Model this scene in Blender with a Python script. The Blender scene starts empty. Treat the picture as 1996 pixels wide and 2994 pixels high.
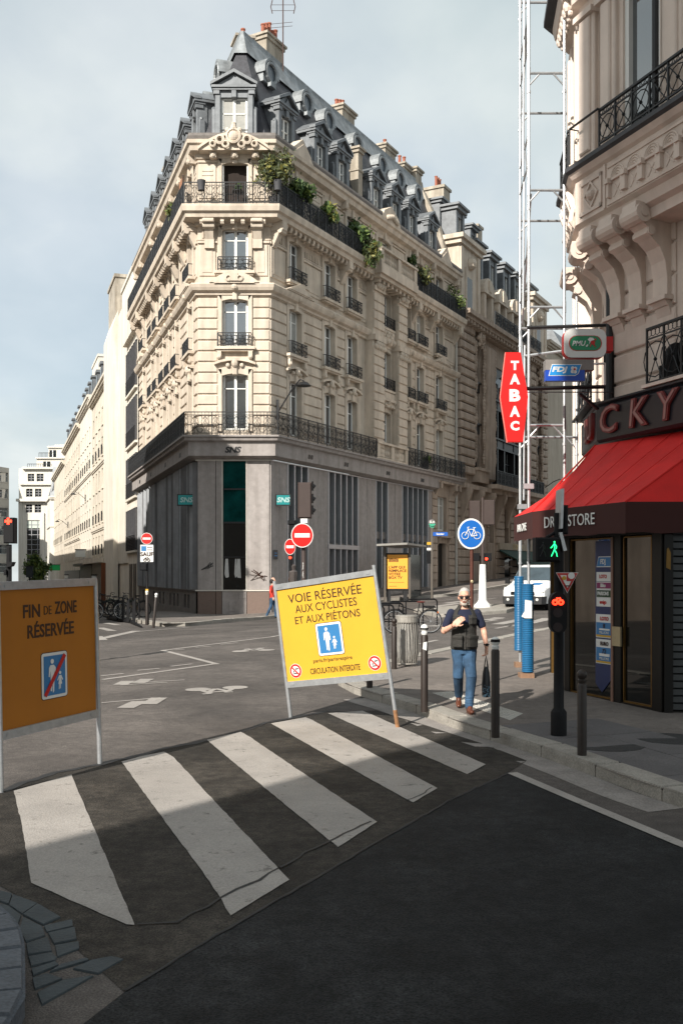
import bpy, bmesh, math, random
from mathutils import Vector, Matrix
R = math.radians
random.seed(7)
SC = bpy.context.scene
COL = SC.collection
F, EY, HZ, CX = 2900.0, 2.05, 1681.0, 998.0   # calibrated focal length, eye height, horizon row, centre column

def sstep(a, b, x):
    t = max(0.0, min(1.0, (x-a)/(b-a))); return t*t*(3-2*t)
DR = Vector((.4751, .8799)); DL = Vector((-.3269, .9451))
PCR = Vector((-3.33, 46.0)); PCL = Vector((-6.65, 46.0))
def ground(x, y):
    """gently rising street: up along the right hand street, down along the left hand one"""
    d = Vector((x+3.33, y-46)); s = d.dot(DR); t = d.x*.8799-d.y*.4751
    gr = .18+.048*max(-3, min(s, 60))+.05*max(-2, min(t, 7))
    e = Vector((x+6.65, y-46)); sl = e.dot(DL)
    gl = .18-.0287*max(0, min(sl, 110))
    lat = x+4.9*y/46
    u = sstep(-5, 4, lat)
    return sstep(8, 30, y)*(gl*(1-u)+gr*u)
def at(px, py, Y): return Vector(((px-CX)/F*Y, Y, EY+(HZ-py)/F*Y))
def gnd(px, py, dz=0.0):
    k = (px-CX)/F; lo, hi = 2.0, 300.0
    for _ in range(60):
        m = (lo+hi)/2
        if EY-(py-HZ)/F*m > ground(k*m, m)+dz: lo = m
        else: hi = m
    m = (lo+hi)/2
    return Vector((k*m, m, ground(k*m, m)+dz))

# ------------------------------------------------------------------ materials
MATS = {}
def lin(c): return tuple((v/12.92 if v <= .04045 else ((v+.055)/1.055)**2.4) for v in c)
def mat(name, col, rough=.7, var=.12, scale=2.0, bump=0.0, bscale=60.0, metal=0.0, spec=.5, emit=0.0, streak=0.0, ior=1.45, coat=0.0, speck=0.0):
    if name in MATS: return MATS[name]
    m = bpy.data.materials.new(name); m.use_nodes = True
    nt = m.node_tree; b = nt.nodes['Principled BSDF']
    b.inputs['Roughness'].default_value = rough; b.inputs['Metallic'].default_value = metal
    b.inputs['Specular IOR Level'].default_value = spec; b.inputs['IOR'].default_value = ior
    b.inputs['Coat Weight'].default_value = coat
    tc = nt.nodes.new('ShaderNodeTexCoord')
    n1 = nt.nodes.new('ShaderNodeTexNoise'); n1.inputs['Scale'].default_value = scale; n1.inputs['Detail'].default_value = 6
    n1.inputs['Roughness'].default_value = .65
    nt.links.new(tc.outputs['Object'], n1.inputs['Vector'])
    rp = nt.nodes.new('ShaderNodeValToRGB')
    c0 = [max(0, v*(1-var)) for v in col]; c1 = [min(1, v*(1+var)) for v in col]
    rp.color_ramp.elements[0].position = .3; rp.color_ramp.elements[1].position = .7
    rp.color_ramp.elements[0].color = (*c0, 1); rp.color_ramp.elements[1].color = (*c1, 1)
    nt.links.new(n1.outputs['Fac'], rp.inputs['Fac'])
    out = rp.outputs['Color']
    if streak > 0:   # rain stains running down
        mp = nt.nodes.new('ShaderNodeMapping'); mp.inputs['Scale'].default_value = (1.7, 1.7, .16)
        n3 = nt.nodes.new('ShaderNodeTexNoise'); n3.inputs['Scale'].default_value = 1.6; n3.inputs['Detail'].default_value = 7
        nt.links.new(tc.outputs['Object'], mp.inputs['Vector']); nt.links.new(mp.outputs['Vector'], n3.inputs['Vector'])
        r3 = nt.nodes.new('ShaderNodeValToRGB')
        r3.color_ramp.elements[0].position = .35; r3.color_ramp.elements[1].position = .62
        r3.color_ramp.elements[0].color = (1-streak, 1-streak*1.05, 1-streak*1.1, 1); r3.color_ramp.elements[1].color = (1, 1, 1, 1)
        nt.links.new(n3.outputs['Fac'], r3.inputs['Fac'])
        mx = nt.nodes.new('ShaderNodeMix'); mx.data_type = 'RGBA'; mx.blend_type = 'MULTIPLY'; mx.inputs['Factor'].default_value = 1
        nt.links.new(out, mx.inputs['A']); nt.links.new(r3.outputs['Color'], mx.inputs['B']); out = mx.outputs['Result']
    if speck > 0:
        n4 = nt.nodes.new('ShaderNodeTexNoise'); n4.inputs['Scale'].default_value = bscale; n4.inputs['Detail'].default_value = 3
        nt.links.new(tc.outputs['Object'], n4.inputs['Vector'])
        r4 = nt.nodes.new('ShaderNodeValToRGB')
        r4.color_ramp.elements[0].position = .35; r4.color_ramp.elements[1].position = .68
        a = 1-speck; c = 1+speck
        r4.color_ramp.elements[0].color = (a, a, a, 1); r4.color_ramp.elements[1].color = (c, c, c, 1)
        nt.links.new(n4.outputs['Fac'], r4.inputs['Fac'])
        mx = nt.nodes.new('ShaderNodeMix'); mx.data_type = 'RGBA'; mx.blend_type = 'MULTIPLY'; mx.inputs['Factor'].default_value = 1
        nt.links.new(out, mx.inputs['A']); nt.links.new(r4.outputs['Color'], mx.inputs['B']); out = mx.outputs['Result']
    nt.links.new(out, b.inputs['Base Color'])
    if bump > 0:
        n2 = nt.nodes.new('ShaderNodeTexNoise'); n2.inputs['Scale'].default_value = bscale; n2.inputs['Detail'].default_value = 4
        nt.links.new(tc.outputs['Object'], n2.inputs['Vector'])
        bp = nt.nodes.new('ShaderNodeBump'); bp.inputs['Strength'].default_value = bump; bp.inputs['Distance'].default_value = .02
        nt.links.new(n2.outputs['Fac'], bp.inputs['Height']); nt.links.new(bp.outputs['Normal'], b.inputs['Normal'])
    if emit > 0:
        b.inputs['Emission Color'].default_value = (*col, 1); b.inputs['Emission Strength'].default_value = emit
    MATS[name] = m; return m

# ------------------------------------------------------------------ mesh builder
class MB:
    def __init__(s): s.v = []; s.f = []; s.mi = []; s.cur = 0; s.M = None
    def add(s, vs, fs):
        o = len(s.v)
        if s.M is not None: vs = [s.M @ Vector(v) for v in vs]
        s.v.extend([tuple(v) for v in vs]); s.f.extend([tuple(i+o for i in f) for f in fs]); s.mi.extend([s.cur]*len(fs)); return s
    def box(s, x0, x1, y0, y1, z0, z1):
        return s.add([(x0,y0,z0),(x1,y0,z0),(x1,y1,z0),(x0,y1,z0),(x0,y0,z1),(x1,y0,z1),(x1,y1,z1),(x0,y1,z1)],
                     [(0,3,2,1),(4,5,6,7),(0,1,5,4),(1,2,6,5),(2,3,7,6),(3,0,4,7)])
    def cbox(s, x0, x1, y0, y1, z0, z1, c=.02):
        """box with chamfered edges seen from the front (-y)"""
        a = [(x0,y1,z0),(x1,y1,z0),(x1,y1,z1),(x0,y1,z1),(x0,y0+c,z0),(x1,y0+c,z0),(x1,y0+c,z1),(x0,y0+c,z1),
             (x0+c,y0,z0+c),(x1-c,y0,z0+c),(x1-c,y0,z1-c),(x0+c,y0,z1-c)]
        return s.add(a, [(0,3,2,1),(8,9,10,11),(4,5,9,8),(5,6,10,9),(6,7,11,10),(7,4,8,11),(0,1,5,4),(1,2,6,5),(2,3,7,6),(3,0,4,7)])
    def quad(s, a, b, c, d): return s.add([a,b,c,d], [(0,1,2,3)])
    def poly(s, pts): return s.add(pts, [tuple(range(len(pts)))])
    def prism(s, pts, ex):
        """planar polygon pts pushed along the vector ex"""
        n = len(pts); ex = Vector(ex); p = [Vector(q) for q in pts]
        return s.add(p+[q+ex for q in p], [tuple(reversed(range(n))), tuple(range(n, 2*n))]+[(i,(i+1)%n,n+(i+1)%n,n+i) for i in range(n)])
    def frame(s, p0, p1):
        w = (Vector(p1)-Vector(p0)).normalized()
        a = Vector((0,0,1)) if abs(w.z) < .95 else Vector((1,0,0))
        u = w.cross(a).normalized(); return u, w.cross(u)
    def tube(s, p0, p1, r, n=6, r2=None):
        r2 = r if r2 is None else r2; u, v = s.frame(p0, p1); p0 = Vector(p0); p1 = Vector(p1)
        vs = [p0+(u*math.cos(2*math.pi*i/n)+v*math.sin(2*math.pi*i/n))*r for i in range(n)]
        vs += [p1+(u*math.cos(2*math.pi*i/n)+v*math.sin(2*math.pi*i/n))*r2 for i in range(n)]
        return s.add(vs, [(i,(i+1)%n,n+(i+1)%n,n+i) for i in range(n)]+[tuple(reversed(range(n))), tuple(range(n,2*n))])
    def path(s, pts, r, n=5, closed=False):
        pts = [Vector(p) for p in pts]; m = len(pts); rr = r if isinstance(r, (list, tuple)) else [r]*m
        vs = []; pu = None
        for i, p in enumerate(pts):
            q0 = pts[(i-1) % m] if (closed or i > 0) else p; q1 = pts[(i+1) % m] if (closed or i < m-1) else p
            w = (q1-q0).normalized()
            if pu is None:
                a = Vector((0,0,1)) if abs(w.z) < .9 else Vector((0,1,0)); pu = w.cross(a).normalized()
            u = (pu-w*pu.dot(w)).normalized(); pu = u; v = w.cross(u)
            vs += [p+(u*math.cos(2*math.pi*j/n)+v*math.sin(2*math.pi*j/n))*rr[i] for j in range(n)]
        fs = []
        for i in range(m if closed else m-1):
            k = (i+1) % m
            fs += [(i*n+j, i*n+(j+1)%n, k*n+(j+1)%n, k*n+j) for j in range(n)]
        if not closed: fs += [tuple(reversed(range(n))), tuple(range((m-1)*n, m*n))]
        return s.add(vs, fs)
    def ring(s, c, r, t, axis='y', n=14, k=5, a0=0, a1=360):
        c = Vector(c); pts = []
        full = abs(a1-a0) >= 360
        for i in range(n if full else n+1):
            a = R(a0+(a1-a0)*i/n); ca, sa = math.cos(a)*r, math.sin(a)*r
            pts.append(c+Vector({'y':(ca,0,sa),'x':(0,ca,sa),'z':(ca,sa,0)}[axis]))
        return s.path(pts, t, k, full)
    def disc(s, c, r, d, axis='y', n=28, r2=None):
        c = Vector(c); h = {'y':Vector((0,d,0)),'x':Vector((d,0,0)),'z':Vector((0,0,d))}[axis]
        return s.tube(c, c+h, r, n, r2)
    def lathe(s, prof, n=14, c=(0,0)):
        vs = []; m = len(prof)
        for r, z in prof: vs += [(c[0]+r*math.cos(2*math.pi*i/n), c[1]+r*math.sin(2*math.pi*i/n), z) for i in range(n)]
        fs = [(j*n+i, j*n+(i+1)%n, (j+1)*n+(i+1)%n, (j+1)*n+i) for j in range(m-1) for i in range(n)]
        return s.add(vs, fs+[tuple(reversed(range(n))), tuple(range((m-1)*n, m*n))])
    def sphere(s, c, r, n=12, m=8, sc=(1,1,1)):
        vs = [(c[0],c[1],c[2]-r*sc[2])]
        for j in range(1, m):
            a = math.pi*j/m-math.pi/2
            vs += [(c[0]+r*sc[0]*math.cos(a)*math.cos(2*math.pi*i/n), c[1]+r*sc[1]*math.cos(a)*math.sin(2*math.pi*i/n), c[2]+r*sc[2]*math.sin(a)) for i in range(n)]
        vs.append((c[0],c[1],c[2]+r*sc[2])); t = len(vs)-1
        fs = [(0,1+(i+1)%n,1+i) for i in range(n)]+[(t,1+(m-2)*n+i,1+(m-2)*n+(i+1)%n) for i in range(n)]
        fs += [(1+j*n+i,1+j*n+(i+1)%n,1+(j+1)*n+(i+1)%n,1+(j+1)*n+i) for j in range(m-2) for i in range(n)]
        return s.add(vs, fs)
    def loft(s, rings, cap=True):
        n = len(rings[0]); vs = [p for r in rings for p in r]; m = len(rings)
        fs = [(j*n+i, j*n+(i+1)%n, (j+1)*n+(i+1)%n, (j+1)*n+i) for j in range(m-1) for i in range(n)]
        if cap: fs += [tuple(reversed(range(n))), tuple(range((m-1)*n, m*n))]
        return s.add(vs, fs)
    def wall(s, L, z0, z1, ops, depth=.3, u0=0.0, d=0.0):
        """flat wall in the plane y=d, with rectangular openings and their reveals"""
        us = sorted({u0, L, *[min(max(o[0], u0), L) for o in ops], *[min(max(o[1], u0), L) for o in ops]})
        zs = sorted({z0, z1, *[min(max(o[2], z0), z1) for o in ops], *[min(max(o[3], z0), z1) for o in ops]})
        for a, b in zip(us, us[1:]):
            for c, e in zip(zs, zs[1:]):
                mu, mz = (a+b)/2, (c+e)/2
                if any(o[0] < mu < o[1] and o[2] < mz < o[3] for o in ops): continue
                s.quad((a,d,c),(b,d,c),(b,d,e),(a,d,e))
        for o in ops:
            a, b, c, e = o[:4]; q = d+depth
            s.quad((a,d,c),(a,q,c),(a,q,e),(a,d,e)); s.quad((b,d,c),(b,d,e),(b,q,e),(b,q,c))
            s.quad((a,d,c),(b,d,c),(b,q,c),(a,q,c)); s.quad((a,d,e),(a,q,e),(b,q,e),(b,d,e))
        return s
    def build(s, name, m, parent=None, smooth=False, loc=(0,0,0), rz=0.0, norm=True):
        me = bpy.data.meshes.new(name); me.from_pydata(s.v, [], s.f)
        for x in (m if isinstance(m, (list, tuple)) else [m]): me.materials.append(x)
        if any(s.mi): me.polygons.foreach_set('material_index', s.mi)
        if norm:
            b = bmesh.new(); b.from_mesh(me); bmesh.ops.recalc_face_normals(b, faces=b.faces); b.to_mesh(me); b.free()
        if smooth:
            me.polygons.foreach_set('use_smooth', [True]*len(me.polygons))
            try: me.set_sharp_from_angle(angle=R(40))
            except Exception: pass
        me.update()
        o = bpy.data.objects.new(name, me); COL.objects.link(o)
        o.location = loc; o.rotation_euler = (0, 0, rz)
        if parent is not None: o.parent = parent
        return o

def thing(name, label, cat, loc=(0,0,0), rz=0.0, group=None):
    o = bpy.data.objects.new(name, None); COL.objects.link(o); o.empty_display_size = .3
    o.location = loc; o.rotation_euler = (0,0,rz); o['label'] = label; o['category'] = cat
    if group: o['group'] = group
    return o
def tag(o, label, cat, group=None):
    o['label'] = label; o['category'] = cat
    if group: o['group'] = group
    return o
def struct(o, kind='structure'): o['kind'] = kind; return o
KIDS = {}
def cp(o, parent=None, loc=None, rz=None):
    """copy of an object and of everything under it"""
    c = o.copy(); COL.objects.link(c)
    if parent is not None: c.parent = parent
    if loc is not None: c.location = loc
    if rz is not None: c.rotation_euler = (o.rotation_euler.x, o.rotation_euler.y, rz)
    for k in [x for x in bpy.data.objects if x.parent == o]: cp(k, c)
    return c
def text(body, size, m, parent, loc, rot=(0,0,0), name='lettering', sx=1.0, ext=.004, bold=0.0, align='CENTER', shear=0.0, M=None):
    cu = bpy.data.curves.new('t', 'FONT'); cu.body = body; cu.size = size; cu.align_x = align; cu.align_y = 'CENTER'
    cu.extrude = ext; cu.offset = bold*size; cu.shear = shear; cu.resolution_u = 3
    o = bpy.data.objects.new('t', cu); me = bpy.data.meshes.new_from_object(o)
    bpy.data.objects.remove(o); bpy.data.curves.remove(cu)
    me.transform(Matrix.Diagonal((sx, 1, 1, 1))); me.materials.clear(); me.materials.append(m)
    q = bpy.data.objects.new(name, me); COL.objects.link(q)
    if M is not None: q.matrix_local = M
    else: q.location = loc; q.rotation_euler = rot
    if parent is not None: q.parent = parent
    me.name = name
    return q
UP = (R(90), 0, 0)
def offs(pl, d, closed=False):
    """polyline pushed sideways by d along its outward (right hand) normals, mitred"""
    n = len(pl); ns = []
    for a, b in zip(pl, pl[1:]):
        t = (Vector(b)-Vector(a)).normalized(); ns.append(Vector((t.y, -t.x)))
    out = []
    for i, p in enumerate(pl):
        if i == 0: q = ns[0]
        elif i == n-1: q = ns[-1]
        else: q = (ns[i-1]+ns[i])/(1+ns[i-1].dot(ns[i]))
        out.append(Vector(p)+q*d)
    return out
def belt(mb, pl, prof, o=Vector((0,0)), cap=True):
    """moulding: profile of (outward, z) swept along a plan polyline with mitred corners"""
    rows = [[(p.x-o.x, p.y-o.y, z) for p in offs(pl, d)] for d, z in prof]
    n = len(pl); vs = [p for r in rows for p in r]; fs = []
    for j in range(len(rows)-1): fs += [(j*n+i, j*n+i+1, (j+1)*n+i+1, (j+1)*n+i) for i in range(n-1)]
    if cap: fs += [tuple(j*n for j in range(len(rows))), tuple(j*n+n-1 for j in reversed(range(len(rows))))]
    return mb.add(vs, fs)
def sheet(name, poly, dz, m, cell=1.0, zf=None):
    """a plan polygon laid on the sloping ground, dz above it"""
    b = bmesh.new(); f = b.faces.new([b.verts.new((p[0], p[1], 0)) for p in poly])
    bmesh.ops.triangulate(b, faces=b.faces[:])
    for ax in (0, 1):
        lo = min(p[ax] for p in poly); hi = max(p[ax] for p in poly); k = math.ceil(lo/cell)
        while k*cell < hi:
            co = [0,0,0]; no = [0,0,0]; co[ax] = k*cell; no[ax] = 1
            bmesh.ops.bisect_plane(b, geom=b.verts[:]+b.edges[:]+b.faces[:], plane_co=co, plane_no=no, dist=1e-5); k += 1
    for v in b.verts: v.co.z = ground(v.co.x, v.co.y)+dz
    bmesh.ops.recalc_face_normals(b, faces=b.faces)
    if sum(f.normal.z for f in b.faces) < 0: bmesh.ops.reverse_faces(b, faces=b.faces)
    me = bpy.data.meshes.new(name); b.to_mesh(me); b.free(); me.materials.append(m)
    o = bpy.data.objects.new(name, me); COL.objects.link(o); return o
def join_meshes(name, objs):
    """several sheet objects into one mesh object"""
    b = bmesh.new()
    for o in objs: b.from_mesh(o.data)
    me = bpy.data.meshes.new(name); b.to_mesh(me); b.free(); me.materials.append(objs[0].data.materials[0])
    for o in objs: bpy.data.objects.remove(o)
    q = bpy.data.objects.new(name, me); COL.objects.link(q); return q
def railing(mb, L, h, x0=0.0, d=0.0, z=0.0, dense=1.0, t=.014, pitch=.115):
    """wrought iron: rails, uprights and scroll work, along local x"""
    mb.box(x0, x0+L, d-.022, d+.022, z+h-.03, z+h+.01); mb.box(x0, x0+L, d-.014, d+.014, z+.06, z+.09)
    mb.box(x0, x0+L, d-.01, d+.01, z+h-.15, z+h-.13)
    n = max(1, round(L/pitch)); s = L/n
    for i in range(n+1):
        w = t*1.6 if i % 8 == 0 else t*.6
        mb.box(x0+i*s-w, x0+i*s+w, d-w, d+w, z if i % 8 == 0 else z+.06, z+h-.02)
    k = max(1, round(L/.46)); q = L/k
    for i in range(k):
        c = x0+(i+.5)*q
        mb.ring((c, d, z+.09+h*.2), h*.17, t*.8, n=9, k=4)
        mb.ring((c, d, z+h*.62), h*.2, t*.8, n=9, k=4)
        if dense > .5:
            for sg in (-1, 1):
                mb.ring((c+sg*q*.3, d, z+h*.42), h*.1, t*.7, n=7, k=4)
                mb.ring((c+sg*q*.3, d, z+h*.78), h*.075, t*.7, n=7, k=4)
                mb.path([(c+sg*.02, d, z+.1), (c+sg*q*.42, d, z+h*.3), (c+sg*q*.1, d, z+h*.55), (c+sg*q*.44, d, z+h*.8)], t*.6, 4)
    return mb
def leaf_cloud(mb, c, r, n, size, squash=1.0, jitter=.3, rng=random):
    """many small leaf faces in an uneven ball of clumps"""
    cl = []
    while len(cl) < max(5, n//45):
        q = Vector((rng.uniform(-1,1), rng.uniform(-1,1), rng.uniform(-1,1)))
        if q.length < 1: cl.append(Vector((q.x, q.y, q.z*squash))*r*.85)
    for _ in range(n):
        q = rng.choice(cl); p = Vector(c)+q+Vector((rng.gauss(0,1), rng.gauss(0,1), rng.gauss(0,1)))*r*jitter
        a = Vector((rng.gauss(0,1), rng.gauss(0,1), rng.gauss(0,.6))).normalized(); e = a.orthogonal().normalized()
        e = (e*math.cos(rng.random()*6.3)+a.cross(e)*math.sin(rng.random()*6.3)); w = a.cross(e)
        s = size*(.6+.8*rng.random()); mb.cur = rng.choice((0,0,1,2))
        mb.add([p-e*s, p+w*s*.45, p+e*s, p-w*s*.45], [(0,1,2,3)])
    mb.cur = 0
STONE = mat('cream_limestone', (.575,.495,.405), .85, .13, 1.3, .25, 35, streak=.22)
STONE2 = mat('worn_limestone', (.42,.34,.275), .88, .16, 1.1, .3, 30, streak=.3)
CONC = mat('grey_concrete', (.31,.282,.268), .8, .14, 4.0, .15, 50, streak=.2, speck=.1)
GRAN = mat('brown_granite', (.15,.105,.085), .7, .2, 30, .1, 80)
DARKST = mat('grimy_stone', (.15,.135,.125), .85, .25, 4, .2, 40)
ZINC = mat('weathered_zinc', (.15,.16,.17), .5, .25, 3, .1, 20, metal=.25)
ZINCL = mat('pale_zinc', (.25,.268,.278), .5, .4, 2, .1, 20, metal=.2, streak=.25)
SLATE = mat('slate', (.045,.045,.052), .6, .35, 5, .5, 9)
WHITE = mat('white_paint', (.72,.72,.69), .5, .05, 3)
IRON = mat('black_iron', (.012,.013,.015), .5, .2, 8)
GLASS = mat('window_glass', (.035,.045,.052), .05, .5, .35, spec=1.0, ior=2.1)
TEALG = mat('teal_glass', (.003,.038,.036), .1, .6, 1.2, spec=.12, ior=1.2)
DARKG = mat('dark_glass', (.006,.008,.009), .05, .3, 1, spec=.5, ior=1.5)
ALU = mat('brushed_aluminium', (.36,.36,.38), .45, .1, 6, metal=.5)
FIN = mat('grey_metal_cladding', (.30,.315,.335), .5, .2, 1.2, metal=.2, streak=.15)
TERRA = mat('terracotta', (.30,.10,.06), .8, .2, 6)
CHIM = mat('chimney_render', (.40,.355,.29), .9, .15, 3, .2, 30, streak=.3)
STEEL = mat('black_steel', (.016,.016,.017), .5, .2, 6)
def asphalt(name, col, big=.25, mid=.18, grain=.45, bump=.7):
    """road surface: broad patches, blotches, stone grain"""
    m = bpy.data.materials.new(name); m.use_nodes = True; nt = m.node_tree; b = nt.nodes['Principled BSDF']
    b.inputs['Roughness'].default_value = .88; b.inputs['Specular IOR Level'].default_value = .25
    tc = nt.nodes.new('ShaderNodeTexCoord'); cur = None
    for sc, amp, lo, hi, dist in ((.22, big, .35, .65, 1.2), (1.7, mid, .3, .7, .8), (9.0, mid*.7, .35, .65, 0), (85.0, grain, .32, .68, 0)):
        n = nt.nodes.new('ShaderNodeTexNoise'); n.inputs['Scale'].default_value = sc; n.inputs['Detail'].default_value = 5; n.inputs['Distortion'].default_value = dist
        nt.links.new(tc.outputs['Object'], n.inputs['Vector']); r = nt.nodes.new('ShaderNodeValToRGB'); r.color_ramp.elements[0].position = lo; r.color_ramp.elements[1].position = hi
        r.color_ramp.elements[0].color = (1-amp, 1-amp, 1-amp, 1); r.color_ramp.elements[1].color = (1+amp, 1+amp*.97, 1+amp*.93, 1); nt.links.new(n.outputs['Fac'], r.inputs['Fac'])
        x = nt.nodes.new('ShaderNodeMix'); x.data_type = 'RGBA'; x.blend_type = 'MULTIPLY'; x.inputs['Factor'].default_value = 1
        if cur is None: x.inputs['A'].default_value = (*col, 1)
        else: nt.links.new(cur, x.inputs['A'])
        nt.links.new(r.outputs['Color'], x.inputs['B']); cur = x.outputs['Result']; last = n
    v = nt.nodes.new('ShaderNodeTexVoronoi'); v.inputs['Scale'].default_value = 60; nt.links.new(tc.outputs['Object'], v.inputs['Vector'])
    r = nt.nodes.new('ShaderNodeValToRGB'); r.color_ramp.elements[0].position = .0; r.color_ramp.elements[1].position = .16; r.color_ramp.elements[0].color = (3.4,3.2,3.0,1); r.color_ramp.elements[1].color = (1,1,1,1); nt.links.new(v.outputs['Distance'], r.inputs['Fac'])
    x = nt.nodes.new('ShaderNodeMix'); x.data_type = 'RGBA'; x.blend_type = 'MULTIPLY'; x.inputs['Factor'].default_value = .6; nt.links.new(cur, x.inputs['A']); nt.links.new(r.outputs['Color'], x.inputs['B'])
    nt.links.new(x.outputs['Result'], b.inputs['Base Color'])
    bp = nt.nodes.new('ShaderNodeBump'); bp.inputs['Strength'].default_value = bump; bp.inputs['Distance'].default_value = .012; nt.links.new(last.outputs['Fac'], bp.inputs['Height']); nt.links.new(bp.outputs['Normal'], b.inputs['Normal'])
    return m
def worn_paint(name, col, under, wear=.42):
    """road paint worn through to the stone in chips"""
    m = mat(name, col, .8, .16, 1.4, .35, 70, speck=.14); nt = m.node_tree; b = nt.nodes['Principled BSDF']
    src = b.inputs['Base Color'].links[0].from_socket; tc = nt.nodes.new('ShaderNodeTexCoord')
    n = nt.nodes.new('ShaderNodeTexNoise'); n.inputs['Scale'].default_value = 6.5; n.inputs['Detail'].default_value = 12; n.inputs['Roughness'].default_value = .78; nt.links.new(tc.outputs['Object'], n.inputs['Vector'])
    r = nt.nodes.new('ShaderNodeValToRGB'); r.color_ramp.elements[0].position = wear-.05; r.color_ramp.elements[1].position = wear+.02; nt.links.new(n.outputs['Fac'], r.inputs['Fac'])
    x = nt.nodes.new('ShaderNodeMix'); x.data_type = 'RGBA'; x.inputs['A'].default_value = (*under, 1); nt.links.new(r.outputs['Color'], x.inputs['Factor']); nt.links.new(src, x.inputs['B']); nt.links.new(x.outputs['Result'], b.inputs['Base Color'])
    return m
ASPH = asphalt('old_asphalt', (.088,.079,.074))
ASPH2 = asphalt('patched_asphalt', (.034,.0305,.0265), .4, .4, .6, 1.0)
ASPHN = asphalt('new_asphalt', (.0135,.0147,.0162), .45, .45, .85, 1.0)
TAR = mat('tar_seam', (.012,.012,.013), .7, .2, 5)
PAVE = asphalt('pavement_asphalt', (.15,.132,.12), .14, .16, .25, .4)
KERB = mat('granite_kerb', (.27,.25,.22), .8, .2, 4, .3, 60, speck=.2)
PAINT = worn_paint('road_paint', (.295,.272,.25), (.11,.10,.09), .405)
SETT = mat('blue_granite_sett', (.045,.056,.062), .8, .25, 3, .4, 40)
METAL = mat('galvanised_steel', (.44,.45,.46), .4, .15, 10, metal=.7)
YEL = mat('yellow_panel', (.575,.325,.022), .55, .05, 1.5, streak=.06)
ORG = mat('orange_panel', (.36,.125,.003), .55, .06, 1.5, streak=.08)
INKB = mat('brown_black_ink', (.035,.012,.005), .6, .1, 3)
BLUE = mat('sign_blue', (.012,.20,.58), .45, .04, 3)
BLUE2 = mat('panel_blue', (.03,.16,.36), .45, .05, 3)
REDS = mat('sign_red', (.43,.008,.006), .45, .04, 3)
WHT = mat('sign_white', (.64,.64,.62), .45, .03, 3)
BROWN = mat('brown_lacquer', (.022,.015,.012), .5, .15, 5)
BLACK = mat('black_plastic', (.008,.008,.009), .6, .2, 6, spec=.2)
LED_R = mat('red_lamp', (1.0,.03,.01), .5, 0, 1, emit=3.5)
LED_G = mat('green_lamp', (.02,1.0,.25), .5, 0, 1, emit=2.2)
LEAF = [mat('leaf_mid', (.045,.085,.018), .6, .3, 4), mat('leaf_dark', (.018,.042,.012), .6, .3, 4), mat('leaf_pale', (.10,.14,.03), .6, .3, 4)]
LEAFY = [mat('leaf_olive', (.07,.085,.03), .6, .3, 4), mat('leaf_grey', (.05,.06,.03), .6, .3, 4), mat('leaf_yellow', (.16,.15,.03), .6, .3, 4)]
TRUNK = mat('bark', (.08,.06,.045), .9, .3, 8)
POT = mat('grey_planter', (.06,.06,.065), .7, .15, 5)
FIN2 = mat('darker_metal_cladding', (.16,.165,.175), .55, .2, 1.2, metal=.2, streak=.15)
# ------------------------------------------------------------------ ground
def axis(*segs):
    out = []
    for a, b, st in segs:
        n = max(1, round((b-a)/st)); out += [a+(b-a)*i/n for i in range(n)]
    return out+[segs[-1][1]]
xs = axis((-260,-60,40),(-60,-24,4),(-24,24,1),(24,60,4),(60,260,40))
ys = axis((-60,-4,4),(-4,70,1),(70,200,5),(200,420,40))
mb = MB(); nx = len(xs)
mb.v = [(x, y, ground(x, y)) for y in ys for x in xs]
mb.f = [(j*nx+i, j*nx+i+1, (j+1)*nx+i+1, (j+1)*nx+i) for j in range(len(ys)-1) for i in range(nx-1)]
mb.mi = [0]*len(mb.f)
struct(mb.build('road', ASPH, norm=False))
DB = Vector((.36, -.9328)); DA = Vector((-.1144, -.9934))   # cafe fronts, left to right seen from outside
def smooth(P, n=4):
    out = []
    for i in range(len(P)-1):
        a, b, c, d = P[max(0,i-1)], P[i], P[i+1], P[min(len(P)-1,i+2)]
        for k in range(n):
            t = k/n; out.append(.5*((2*b)+(c-a)*t+(2*a-5*b+4*c-d)*t*t+(3*b-a-3*c+d)*t**3))
    return out+[P[-1]]
def g2(px, py): v = gnd(px, py); return Vector((v.x, v.y))
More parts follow.
